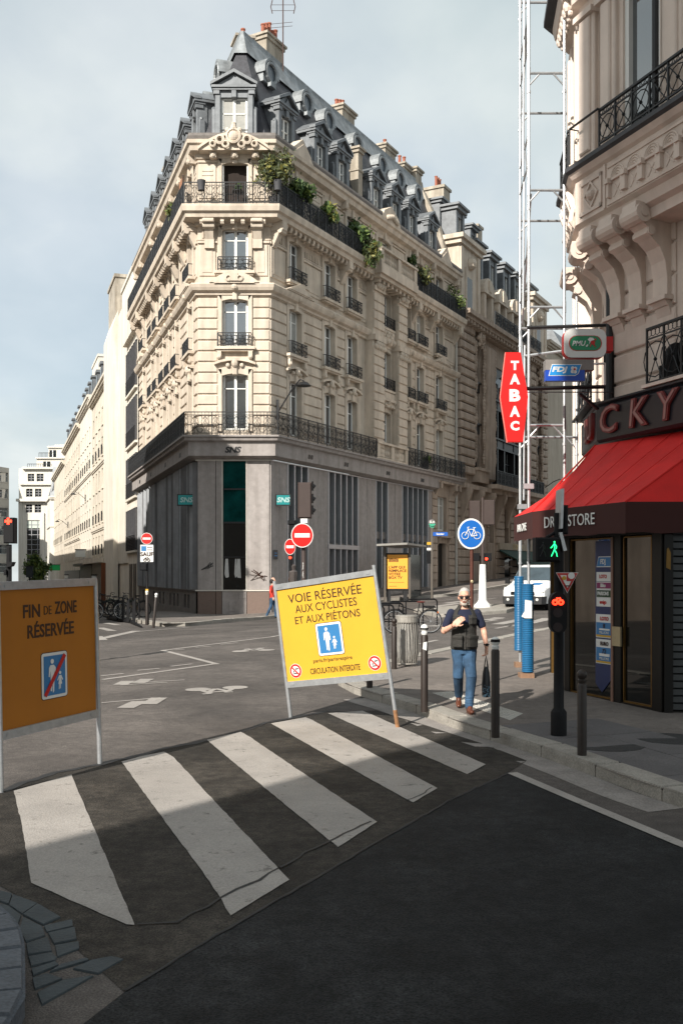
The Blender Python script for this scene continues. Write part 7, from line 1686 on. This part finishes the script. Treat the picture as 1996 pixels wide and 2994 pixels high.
# ------------------------------------------------------------------ bus shelter and stop pole
Yb = 50.5
def PB(px, py): return at(px, py, Yb)
g0 = Vector((PB(1160,0).x, Yb, ground(PB(1160,0).x, Yb)+.12)); sh = thing('bus_shelter', 'glass bus shelter with flat roof and yellow poster panel', 'bus shelter', tuple(g0)); kb_ = F/Yb
X = lambda px: (px-CX)/kb_-g0.x; Z = lambda py: EY+(HZ-py)/kb_-g0.z
m = MB(); m.prism([(X(1098),-1.0,Z(1598)),(X(1186),-1.0,Z(1594)),(X(1264),3.6,Z(1594)),(X(1168),3.6,Z(1598))], (0,0,.1)); m.build('roof', mat('shelter_grey', (.25,.24,.22), .5, .1, 4), sh)
for px, d in ((1124,-.3),(1196,-.2),(1240,2.6)): m = MB(); m.box(X(px)-.05, X(px)+.05, d, d+.1, -.1, Z(1600)); m.build('post', mat('shelter_bronze', (.10,.085,.07), .5, .1, 4), sh)
m = MB(); m.cbox(X(1127), X(1194), -.12, .08, Z(1727), Z(1617), .02); pf = m.build('poster_frame', STEEL, sh)
m = MB(); m.box(X(1131), X(1191), -.15, -.12, Z(1721), Z(1622)); m.build('poster', mat('poster_amber', (.82,.36,.045), .5, .06, 1), sh)
for j_, (tx, py) in enumerate((("L'APP QUI",1659),('REMPLACE',1669),('VOTRE',1679),('BOX TV',1689))): text(tx, .19, INKB, sh, (X(1135),-.155,Z(py)), UP, align='LEFT', bold=.02)
text('molotov', .22, INKB, sh, (X(1136),-.155,Z(1638)), UP, align='LEFT', bold=.02) if False else None
m = MB()
for q_ in range(5): m.box(X(1136)+.1*q_, X(1136)+.1*q_+.07, -.156, -.15, Z(1643), Z(1634)+.03*(q_%2))
m.build('poster_mark', INKB, sh)
m = MB(); m.box(X(1136),X(1180),-.156,-.15,Z(1703.5),Z(1702)); m.box(X(1136),X(1158),-.156,-.15,Z(1715),Z(1713)); m.build('poster_line', mat('poster_brown', (.4,.16,.02), .6, .1, 3), sh)
for px in (1136,1184): m = MB(); m.box(X(px)-.1, X(px)+.1, -.1, .05, -.1, Z(1726)); m.build('foot', STEEL, sh)
m = MB(); m.prism([(X(1198),-.1,.1),(X(1238),2.5,.1),(X(1238),2.5,2.3),(X(1198),-.1,2.3)], (.02,0,0)); m.build('glass_side', mat('shelter_glass', (.05,.06,.06), .1, .2, 3), sh)
m = MB(); m.box(X(1206),X(1236),1.6,2.0,.42,.48); m.box(X(1218)-.05,X(1218)+.05,1.7,1.8,0,.42); m.build('bench', STEEL, sh)
Yb2 = 50.0; gx = (1262-CX)/F*Yb2; g = Vector((gx, Yb2, ground(gx,Yb2)+.12)); bp = thing('bus_stop_pole', 'slim bus stop pole with round BUS head and blue name plate', 'bus stop', tuple(g)); k = F/Yb2
X = lambda px: (px-CX)/k-g.x; Z = lambda py: EY+(HZ-py)/k-g.z
m = MB(); m.tube((0,0,-.05),(0,0,Z(1542)),.06,8); m.build('pole', mat('shelter_bronze', (.10,.085,.07)), bp, True)
m = MB(); m.sphere((X(1262),0,Z(1528)), 10.5/k, 14, 10, (1,.5,1)); hd = m.build('round_head', mat('grey_head', (.10,.09,.085), .4, .1, 4), bp, True)
m = MB(); m.prism([(X(1262+10.8*math.cos(R(a))),-.1,Z(1528-10.8*math.sin(R(a)))) for a in range(200,341,14)], (0,.05,0)); m.prism([(X(1253),-.05,Z(1538)),(X(1271),-.05,Z(1538)),(X(1263),-.05,Z(1546))], (0,.05,0)); m.build('green_band', mat('jade_green', (.05,.32,.2), .4, .1, 3), hd)
text('BUS', .16, WHT, hd, (X(1262),-.1,Z(1527)), UP, bold=.03)
m = MB(); m.box(X(1265),X(1308),-.03,.03,Z(1567),Z(1556)); pl = m.build('name_plate', mat('plate_blue', (.015,.09,.38), .4, .05, 3), bp); text('Sentier', .14, WHT, pl, (X(1286),-.04,Z(1561.5)), UP, bold=.03)
for y0, y1, mm in ((1593,1585,mat('ochre', (.5,.3,.03))),(1609,1602,WHT),(1648,1612,BLACK)): m = MB(); m.box(X(1247),X(1259),-.04,.02,Z(y0),Z(y1)); m.build('timetable', mm, bp)

# ------------------------------------------------------------------ van
gv = gnd(1528,1776); Yv = 41.0; gx = (1530-CX)/F*Yv; gv = Vector((gx, Yv, ground(gx, Yv))); vt = thing('parked_van', 'white van with blue bonnet marks behind the blue sleeves', 'van', tuple(gv)); vyaw = math.atan2(-.8799+.0, -.4751)+R(90); vt.rotation_euler = (0,0,vyaw)
VW = mat('white_van_paint', (.74,.74,.73), .3, .04, 2, coat=.5)
m = MB()                                                          # local: front at -y, x across
def vrow(y, zb, zs, zr, w, wr): return [(-w*.98,y,zb),(-w,y,zb+.25),(-w,y,zs),(-wr,y,zr-.06),(-wr*.86,y,zr),(wr*.86,y,zr),(wr,y,zr-.06),(w,y,zs),(w,y,zb+.25),(w*.98,y,zb)]
m.loft([vrow(-.12,.42,.72,.84,.70,.66), vrow(.02,.32,.84,.96,.88,.80), vrow(.35,.3,.95,1.06,.94,.86), vrow(1.0,.3,1.02,1.2,.95,.86), vrow(1.15,.3,1.06,1.32,.95,.84), vrow(1.75,.3,1.08,1.80,.95,.78), vrow(2.1,.3,1.08,1.92,.95,.79), vrow(4.7,.3,1.08,1.93,.95,.80), vrow(4.85,.35,1.0,1.85,.9,.76)])
m.build('body', VW, vt, True)
m = MB(); m.prism([(-.80,1.075,1.235),(.80,1.075,1.235),(.72,1.72,1.80),(-.72,1.72,1.80)], (0,-.03,.02)); m.build('windscreen', mat('windscreen', (.035,.05,.06), .05, .3, 2, spec=.8), vt)
for sg in (-1, 1):
    m = MB(); m.prism([(sg*.955,1.35,1.12),(sg*.955,2.2,1.12),(sg*.825,2.2,1.74),(sg*.825,1.8,1.7)], (sg*.012,0,.0)); m.build('side_window', DARKG, vt)
    m = MB(); m.prism([(sg*.60,-.085,.72),(sg*.86,.0,.78),(sg*.91,.28,.98),(sg*.80,.2,.97),(sg*.62,-.03,.84)], (0,-.06,.0)); m.build('headlight', mat('headlamp', (.55,.55,.52), .15, .3, 14), vt)
    m = MB(); m.box(sg*1.13-.09, sg*1.13+.09, 1.2, 1.32, 1.1, 1.34); m.box(*sorted((sg*.93, sg*1.06)), 1.25, 1.3, 1.15, 1.2); m.build('wing_mirror', BLACK, vt)
    m = MB(); m.disc((sg*.62,-.19,.47), .06, .03, 'y', 12); m.build('fog_lamp', mat('headlamp', (.55,.55,.52)), vt)
    for y in (.78, 3.85): m = MB(); m.disc((sg*.97,y,.32), .32, -sg*.24, 'x', 20); w_ = m.build('wheel', BLACK, vt, True); m = MB(); m.disc((sg*.975,y,.32), .19, .02*sg, 'x', 14); m.build('hubcap', ALU, w_)
    m = MB(); m.ring((sg*.955,.78,.34), .38, .03, 'x', 16, 5, 0, 180); m.build('wheel_arch', BLACK, vt)
m = MB(); m.loft([[(-.92,.1,.28),(-.8,-.17,.28),(.8,-.17,.28),(.92,.1,.28)],[(-.95,.1,.6),(-.82,-.19,.6),(.82,-.19,.6),(.95,.1,.6)]]); m.build('bumper', mat('bumper_black', (.02,.02,.021), .6, .15, 8), vt)
m = MB(); m.box(-.5,.5,-.19,-.1,.66,.80); m.build('grille', BLACK, vt); m = MB(); m.box(-.52,.52,-.2,-.1,.615,.645); m.build('trim', WHT, vt)
m = MB(); m.box(-.26,.26,-.215,-.19,.40,.51); m.cur = 1; m.box(-.26,-.21,-.218,-.19,.40,.51); m.build('number_plate', [WHT, BLUE], vt)
m = MB()
for sg in (-1, 1): m.prism([(sg*.2,.30,1.068),(sg*.55,.38,1.07),(sg*.62,.7,1.15),(sg*.25,.62,1.145)], (0,0,.012))
m.build('bonnet_mark', BLUE2, vt)
m = MB(); m.box(-.3,.3,1.3,1.32,1.38,1.41); m.build('wiper', BLACK, vt)
# parked car roof at the far left behind the orange panel
gx = (8-CX)/F*30; g = Vector((gx,30,ground(gx,30))); cr = thing('parked_car', 'pale blue car roof showing between the red cross signal and panel', 'car', tuple(g), R(70))
m = MB(); m.loft([[(x*w,y,z) for x, z in ((-1,.25),(-1,.75),(-.8,h_),(.8,h_),(1,.75),(1,.25))] for y, w, h_ in ((-2,.75,.8),(-1.6,.86,.95),(-.9,.86,1.0),(-.2,.84,1.42),(1.0,.84,1.45),(1.7,.84,1.1),(2,.78,.95))]); m.build('body', mat('pale_blue_paint', (.35,.42,.48), .3, .05, 2), cr, True)
m = MB(); m.box(-.7,.7,-.75,-.3,1.02,1.3); m.build('windscreen', DARKG, cr)
for sg in (-1,1):
    for y in (-1.25,1.25): m = MB(); m.disc((sg*.84,y,.3),.3,-sg*.2,'x',16); m.build('wheel', BLACK, cr)

# ------------------------------------------------------------------ planting on the balconies, antenna, wall lamps
def shrub(label, fac, u, d, z, r, n, pal, squash=1.0, seed=1, size=.11, cat='plant', pot=True, lift_=0.0):
    p = Vector(fac.at(u,d,z))+Vector((RB.x,RB.y,RBZ)); th = thing('balcony_shrub', label, cat, tuple(p), 0, 'shrubs on the upper balcony')
    rg = random.Random(seed); m = MB(); r *= .78; leaf_cloud(m, (0,0,r*.5+.45+lift_), r, n, size*.9, squash, .2, rg); m.build('foliage', pal, th, norm=False)
    m = MB()
    for k in range(5): m.path([(0,0,.3),(rg.uniform(-.2,.2)*r,rg.uniform(-.2,.2)*r,.6),(rg.uniform(-.6,.6)*r,rg.uniform(-.5,.5)*r,.6+r*.7+lift_)], [.03,.022,.01], 5)
    m.build('stem', TRUNK, th)
    if pot: m = MB(); m.lathe([(.2,0),(.26,.42),(.28,.45),(.24,.42)], 10); m.build('pot', POT, th, True)
SH = [('tall feathery grey green shrub at the corner of the upper balcony', -.15, -.35, 1.15, 1700, LEAFY, 1.1, .11, .9),('bright green broad leaved shrub next to the feathery corner one', 1.75, -.45, .95, 1000, LEAF, .6, .15, .5),('small yellowish bush below the second attic dormer', 4.45, -.5, .75, 900, [LEAF[0],LEAF[2],LEAFY[2]], .9, .13, .35),('green climber hanging over the balcony left of the stone balustrade', 8.0, -.5, .9, 1200, LEAF, 1.0, .14, .5),('yellowing creeper spilling down the balcony rail', 8.5, -.85, .85, 900, [LEAFY[0],LEAFY[2],LEAF[0]], 1.3, .12, -.5),
      ('sparse dark plant right of the stone balustrade', 14.4, -.4, .5, 300, LEAF, 1.3, .16, .3),('wide grey green bush past the stone balustrade', 16.0, -.4, .95, 1200, LEAFY, .7, .11, .25),('green plant above the wide grey green bush', 15.7, -.1, .5, 350, LEAF, 1.0, .15, 1.3),('thin tangled plant at the far end of the upper balcony', 21.6, -.4, 1.0, 800, [LEAF[2],LEAFY[0],LEAF[0]], 1.1, .11, .3)]
for i, (lb, u, d, r, n, pal, sq, sz, up) in enumerate(SH): shrub(lb, FR, u, d, 18.98+(up if i in (4,7) else 0), r, n, pal, sq, 20+i, sz, pot=i not in (4,7), lift_=0 if i in (4,7) else up)
shrub('trailing plant and creeper at the left return of the upper balcony', FL, LL-3.2, -.4, 18.98, .7, 600, [LEAFY[0],LEAF[2],LEAFY[2]], 1.4, 40, .12)
shrub('low potted plant on the lower iron balcony of the right hand front', FR, 16.9, -.45, 8.46, .4, 350, LEAF, .7, 41, .11)
p = Vector(FL.at(LL-1.5,-.5,18.98))+Vector((RB.x,RB.y,RBZ)); th = thing('screen_panel', 'terracotta woven screen standing on the upper balcony corner', 'screen', tuple(p), AL); m = MB(); m.cbox(-.5,.5,-.03,.03,.1,1.9,.01); m.build('panel', mat('woven_screen', (.30,.14,.075), .9, .3, 25), th); m = MB(); m.box(-.5,-.45,-.05,.05,0,1.95); m.box(.45,.5,-.05,.05,0,1.95); m.build('frame', TRUNK, th)
for lb, fac, u, d in (('grey drum planter hung on the left of the corner rail', FC, .28, -.85),('grey drum planter hung on the right of the corner rail', FC, 3.75, -.85)):
    p = Vector(fac.at(u,d,19.55))+Vector((RB.x,RB.y,RBZ)); th = thing('hanging_planter', lb, 'planter', tuple(p), 0, 'drum planters on the rail'); m = MB(); m.lathe([(.15,0),(.19,.42),(.2,.45),(.17,.44)], 10); m.build('drum', POT, th, True); m = MB(); m.box(-.03,.03,.1,.2,.38,.5); m.build('hook', IRON, th)
# garden table on the corner balcony
p = Vector(FC.at(1.9,-.35,18.98))+Vector((RB.x,RB.y,RBZ)); th = thing('bistro_table', 'small round balcony table with flower pot at the open door', 'table', tuple(p)); m = MB(); m.disc((0,0,.7),.28,.03,'z',14); m.build('top', IRON, th); m = MB(); m.tube((0,0,0),(0,0,.7),.03,6); m.build('leg', IRON, th); m = MB(); leaf_cloud(m, (0,0,.9), .16, 120, .07); m.build('flowers', LEAF, th, norm=False)
# television aerial
p = Vector((-3.03,51.5,29.6)); th = thing('roof_aerial', 'tall thin television aerial with comb arms on the chimney', 'aerial', tuple(p)); m = MB(); m.tube((0,0,-1.6),(0,0,2.7),.035,6); m.build('mast', mat('rusty_mast', (.06,.03,.025), .7, .2, 5), th)
m = MB()
for x in (-.55,.55):
    m.path([(x,0,1.6),(x*1.15,0,1.95),(x,0,2.3)],.025,5); m.path([(x,0,2.45),(x*1.1,0,2.7),(x*1.2,0,2.95)],.025,5)
for z in (1.75,2.05,2.5,2.7): m.tube((-.6,0,z),(.6,0,z),.012,4)
for z in (.9,1.1): m.tube((-.7,.1,z),(.5,-.1,z),.012,4)
m.build('comb_arm', mat('rusty_mast', (.06,.03,.025)), th)
def wall_lamp(label, base, out, drop=.15, s=1.0):
    th = thing('street_lamp', label, 'lamp', tuple(base)); o = Vector(out)
    m = MB(); m.box(-.06*s,.06*s,-.06*s,.06*s,-.45*s,.5*s); m.build('bracket', STEEL, th); m = MB(); m.path([(0,0,-.1*s), tuple(o*.55+Vector((0,0,.55*s))), tuple(o*.85+Vector((0,0,.75*s))), tuple(o+Vector((0,0,.55*s)))], .035*s, 6); m.build('arm', STEEL, th)
    m = MB(); m.lathe([(.03,.55),(.2,.5),(.36,.34),(.33,.33),(.1,.36)], 12); q = m.build('shade', STEEL, th, True); q.location = o*.98; q.scale = (s,s,s)
wb = Vector(FR.at(.55,-.1,9.75))+Vector((RB.x,RB.y,RBZ-.0)); wall_lamp('curved arm street lamp on the corner building over the lower balcony', wb, Vector((1.25,-.4,.75)))
wall_lamp('street lamp on the far iron fronted building behind the scaffold', Vector(fn.at(18.4,-.2,9.2))+Vector((NO.x,NO.y,1.0)), Vector((1.6,-.9,.0)))
wall_lamp('arched street lamp on the cream left hand row, nearer one', Vector(f3.at(9.5,-.2,10.0))+Vector((lplane(69.7).x,lplane(69.7).y,0)), Vector((-1.15,-.35,.1)), s=.75)
wall_lamp('arched street lamp on the left hand row, farther one', Vector(f4.at(10,-.2,8.5))+Vector((lplane(97).x,lplane(97).y,0)), Vector((-1.3,-.4,.1)), s=.85)
# projecting shop signs of the grey shop
TEALS = mat('teal_sign', (.006,.17,.17), .4, .08, 2, emit=.12)
def blade(label, px0, px1, py0, py1, Y, side):
    c = at((px0+px1)/2, (py0+py1)/2, Y); th = thing('shop_sign', label, 'sign', tuple(c), 0, 'teal projecting signs'); w = (px1-px0)/F*Y; h = (py1-py0)/F*Y
    m = MB(); m.box(-w/2,w/2,-.08,.08,-h/2,h/2); m.build('frame', STEEL, th); m = MB(); e = .05; m.box(-w/2+e,w/2-e,-.10,.10,-h/2+e,h/2-e); m.build('face', TEALS, th)
    text('SNS', h*.58, mat('silver_letters', (.35,.5,.48), .4, .1, 4), th, (0,-.11,-.01), UP, bold=.03, shear=.2, sx=1.1); m = MB(); x = side*(w/2+.08); m.box(min(x,side*w/2),max(x,side*w/2),-.04,.04,-h/2-.05,h/2+.05); m.build('bracket', ALU, th)
blade('teal illuminated sign projecting left of the concrete corner', 519,572,1445,1479,46.6,1)
blade('teal illuminated sign projecting right of the concrete corner', 806,850,1445,1479,46.4,-1)
m = MB(); 
p = Vector(FR.at(.35,-.1,3.0))+Vector((RB.x,RB.y,RBZ)); th = thing('street_plaque', 'small dark plaque on the concrete pier at the right corner', 'plaque', tuple(p), AR); m = MB(); m.box(-.18,.18,-.02,.0,-.22,.22); m.build('plate', mat('plaque_navy', (.015,.02,.03), .4, .1, 3), th); m = MB(); m.box(-.1,.1,-.025,-.02,.05,.09); m.box(-.12,.12,-.025,-.02,-.08,-.03); m.build('inscription', BLUE2, th)
m = MB(); q0 = FC.at(2.85,-.075,1.9)
def scrawl(fac, u, z, s, seed):
    rg = random.Random(seed); m = MB(); pts = [(rg.uniform(-.5,.5)*s, 0, rg.uniform(-.3,.3)*s) for _ in range(12)]; m.path(pts, .018, 4); m.build('graffiti', INKB if seed != 2 else mat('grey_ink', (.06,.06,.06)), bld, loc=fac.at(u,-.075,z))
scrawl(FC, 2.82, 2.05, .9, 1); scrawl(FC, .45, 2.45, .6, 2)
# left street: tree, boards and signs
g = Vector(((118-CX)/F*120, 120, 0)); g.z = ground(g.x, 120); th = thing('street_tree', 'small leafy tree at the foot of the white stepped block', 'tree', tuple(g)); m = MB(); m.path([(0,0,0),(-.3,0,2.0),(-.6,0,3.4)], [.16,.12,.06], 7); m.path([(-.25,0,1.6),(.3,.2,3.6)], [.1,.04], 6); m.path([(-.3,0,2),(-1.0,-.3,4.2)], [.1,.04], 6); m.build('trunk', TRUNK, th, True)
m = MB(); rg = random.Random(5)
for c_, r_ in (((-.5,0,4.4),1.1),((-.9,0,5.6),.9),((.1,.3,5.0),.9),((-.3,0,3.6),.8)): leaf_cloud(m, c_, r_, 600, .2, 1.1, .3, rg)
m.build('crown', LEAF, th, norm=False)
def board(name, label, x0, x1, y0, y1, Y, mm, dpt=.3, txt=None, tm=None, post=None):
    c = at((x0+x1)/2, (y0+y1)/2, Y); th = thing(name, label, 'sign', tuple(c)); w = (x1-x0)/F*Y; h = (y1-y0)/F*Y; m = MB(); m.cbox(-w/2,w/2,-dpt/2,dpt/2,-h/2,h/2,.03); m.build('panel', mm, th)
    m = MB(); m.box(-w/2-.04,w/2+.04,-dpt/2-.02,dpt/2-.02,h/2,h/2+.08); m.build('frame', STEEL, th)
    if txt: text(txt, h*.4, tm, th, (0,-dpt/2-.02,0), UP, sx=.9)
    if post: m = MB(); m.box(-.08,.08,-.05,.05,-h/2-post,-h/2); m.build('post', STEEL, th)
board('shop_sign', 'pale hanging shop sign on the left hand row', 222,251,1608,1629,92, mat('pale_sign', (.6,.63,.62), .5, .05, 2), txt='CHEVREUX' if False else None)
board('shop_sign', 'green pharmacy style fascia sign at the foot of the left hand row', 146,176,1652,1668,130, mat('bright_green', (.01,.22,.06), .4, .2, 2, emit=.15))
board('shop_sign', 'small white fascia sign left of the green one', 125,143,1664,1670,128, WHT)
board('billboard', 'dark advertising panel on a pale post before the stepped block', 78,97,1657,1688,95, mat('dark_poster', (.02,.03,.04), .3, .3, 1), post=1.6)
board('notice_board', 'white notice beside the dark shopfronts of the left hand row', 270,283,1683,1696,66, WHT)
board('notice_board', 'small white board between dark shopfronts further left', 190,200,1682,1692,105, WHT)
p = lplane(40); p = Vector((300-CX, 0, 0)); c = at(303,1690,73.0); th = thing('shop_door', 'narrow orange shop door beside the blank cream wall', 'door', (c.x,c.y,ground(c.x,c.y))); m = MB(); m.box(-.15,.15,-.1,.1,0,3.6); m.build('panel', mat('orange_door', (.13,.04,.012), .5, .1, 3), th); m = MB(); m.box(.08,.13,-.15,-.1,1.0,1.2); m.build('handle', STEEL, th)
# ------------------------------------------------------------------ parts that hold pieces standing far apart become one part each
def split_pieces(o):
    me = o.data; nv = len(me.vertices)
    if nv > 60000 or nv < 16: return
    par = list(range(nv))
    def find(i):
        while par[i] != i: par[i] = par[par[i]]; i = par[i]
        return i
    for e in me.edges:
        a, b = find(e.vertices[0]), find(e.vertices[1])
        if a != b: par[b] = a
    isl = {}
    for i in range(nv): isl.setdefault(find(i), []).append(i)
    if not 1 < len(isl) <= 700: return
    keys = list(isl); bx = []
    for k in keys:
        c = [me.vertices[i].co for i in isl[k]]
        bx.append((min(p.x for p in c), min(p.y for p in c), min(p.z for p in c), max(p.x for p in c), max(p.y for p in c), max(p.z for p in c)))
    sz = [max(b[3]-b[0], b[4]-b[1], b[5]-b[2]) for b in bx]; pp = list(range(len(keys)))
    def f2(i):
        while pp[i] != i: pp[i] = pp[pp[i]]; i = pp[i]
        return i
    for i in range(len(keys)):
        for j in range(i+1, len(keys)):
            a, b = bx[i], bx[j]
            g = math.sqrt(sum(max(0, a[q]-b[q+3], b[q]-a[q+3])**2 for q in range(3)))
            if g <= max(.02, .5*max(sz[i], sz[j])): pp[f2(j)] = f2(i)
    groups = {}
    for i, k in enumerate(keys): groups.setdefault(f2(i), set()).update(isl[k])
    if not 1 < len(groups) <= 90: return
    gs = list(groups.values()); name = o.name.split('.')[0]
    for n, keep in enumerate(gs):
        bm = bmesh.new(); bm.from_mesh(me); bm.verts.ensure_lookup_table()
        bmesh.ops.delete(bm, geom=[v for v in bm.verts if v.index not in keep], context='VERTS')
        m2 = bpy.data.meshes.new(name); bm.to_mesh(m2); bm.free()
        for x in me.materials: m2.materials.append(x)
        if n == 0: first = m2
        else:
            q = o.copy(); q.data = m2; COL.objects.link(q)
    o.data = first
for o in list(bpy.data.objects):
    if o.type == 'MESH' and o.parent is not None and o.data.users == 1 and not any(k.parent == o for k in bpy.data.objects) and o.name.split('.')[0] not in ('lettering','foliage','crown','sunglasses','flowers','speck_print'):
        split_pieces(o)
# ------------------------------------------------------------------ light, sky, camera
SUN_EL, SUN_AZ = R(33), math.atan2(-.8526, -.5225)   # plan direction towards the sun
sv = Vector((math.cos(SUN_EL)*-.5225, math.cos(SUN_EL)*-.8526, math.sin(SUN_EL)))
sl = bpy.data.lights.new('sun', 'SUN'); sl.energy = 5.0; sl.angle = R(.5); sl.color = (1, .945, .86)
so = bpy.data.objects.new('sun', sl); COL.objects.link(so); so.location = (-20, -40, 50)
so.rotation_euler = sv.to_track_quat('Z', 'Y').to_euler()
w = bpy.data.worlds.new('World'); SC.world = w; w.use_nodes = True; nt = w.node_tree
bg = nt.nodes['Background']; bg.inputs['Strength'].default_value = .1
sky = nt.nodes.new('ShaderNodeTexSky'); sky.sky_type = 'NISHITA'; sky.sun_disc = False
sky.sun_elevation = SUN_EL; sky.sun_rotation = math.atan2(sv.x, sv.y); sky.air_density = 1.0; sky.dust_density = 1.5; sky.ozone_density = 1.0
tc = nt.nodes.new('ShaderNodeTexCoord')
sx = nt.nodes.new('ShaderNodeSeparateXYZ'); nt.links.new(tc.outputs['Generated'], sx.inputs[0])
def math_(op, a, b=None, v=None):
    n = nt.nodes.new('ShaderNodeMath'); n.operation = op
    nt.links.new(a, n.inputs[0]) if not isinstance(a, float) else setattr(n.inputs[0], 'default_value', a)
    if b is not None: nt.links.new(b, n.inputs[1]) if not isinstance(b, float) else setattr(n.inputs[1], 'default_value', b)
    return n.outputs[0]
zz = math_('ADD', math_('MAXIMUM', sx.outputs['Z'], 0.0), .22)
cx = nt.nodes.new('ShaderNodeCombineXYZ')
nt.links.new(math_('DIVIDE', sx.outputs['X'], zz), cx.inputs[0]); nt.links.new(math_('DIVIDE', sx.outputs['Y'], zz), cx.inputs[1])
mp = nt.nodes.new('ShaderNodeMapping'); mp.inputs['Location'].default_value = (3.1, 1.7, 0); mp.inputs['Rotation'].default_value = (0,0,.5); mp.inputs['Scale'].default_value = (1.0, .75, 1)
nt.links.new(cx.outputs[0], mp.inputs['Vector'])
no = nt.nodes.new('ShaderNodeTexNoise'); no.inputs['Scale'].default_value = 1.25; no.inputs['Detail'].default_value = 7; no.inputs['Roughness'].default_value = .52; no.inputs['Distortion'].default_value = .35
nt.links.new(mp.outputs[0], no.inputs['Vector'])
rp = nt.nodes.new('ShaderNodeValToRGB'); rp.color_ramp.elements[0].position = .38; rp.color_ramp.elements[1].position = .58
rp.color_ramp.elements[0].color = (.66,.66,.66,1); rp.color_ramp.elements[1].color = (.97,.97,.97,1)
nt.links.new(no.outputs['Fac'], rp.inputs['Fac'])
no2 = nt.nodes.new('ShaderNodeTexNoise'); no2.inputs['Scale'].default_value = 2.2; no2.inputs['Detail'].default_value = 6
nt.links.new(mp.outputs[0], no2.inputs['Vector'])
rc = nt.nodes.new('ShaderNodeValToRGB'); rc.color_ramp.elements[0].position = .3; rc.color_ramp.elements[1].position = .7
rc.color_ramp.elements[0].color = (3.9,4.5,4.65,1); rc.color_ramp.elements[1].color = (5.9,6.2,6.1,1)
nt.links.new(no2.outputs['Fac'], rc.inputs['Fac'])
mx = nt.nodes.new('ShaderNodeMix'); mx.data_type = 'RGBA'
nt.links.new(rp.outputs['Color'], mx.inputs['Factor']); nt.links.new(sky.outputs[0], mx.inputs['A']); nt.links.new(rc.outputs['Color'], mx.inputs['B'])
nt.links.new(mx.outputs['Result'], bg.inputs['Color'])
cd = bpy.data.cameras.new('camera'); cd.sensor_fit = 'VERTICAL'; cd.sensor_height = 36; cd.lens = 36*F/2994
cd.shift_y = (HZ-1497)/2994; cd.clip_start = .1; cd.clip_end = 2000
co = bpy.data.objects.new('camera', cd); COL.objects.link(co); co.location = (0,0,EY); co.rotation_euler = (R(90),0,0)
SC.camera = co
SC.view_settings.view_transform = 'Standard'; SC.view_settings.look = 'None'; SC.view_settings.gamma = 1.0; SC.view_settings.exposure = 0.62
SC.cycles.max_bounces = 6; SC.cycles.diffuse_bounces = 3; SC.cycles.glossy_bounces = 3; SC.cycles.transparent_max_bounces = 6
try: SC.cycles.use_denoising = True
except Exception: pass
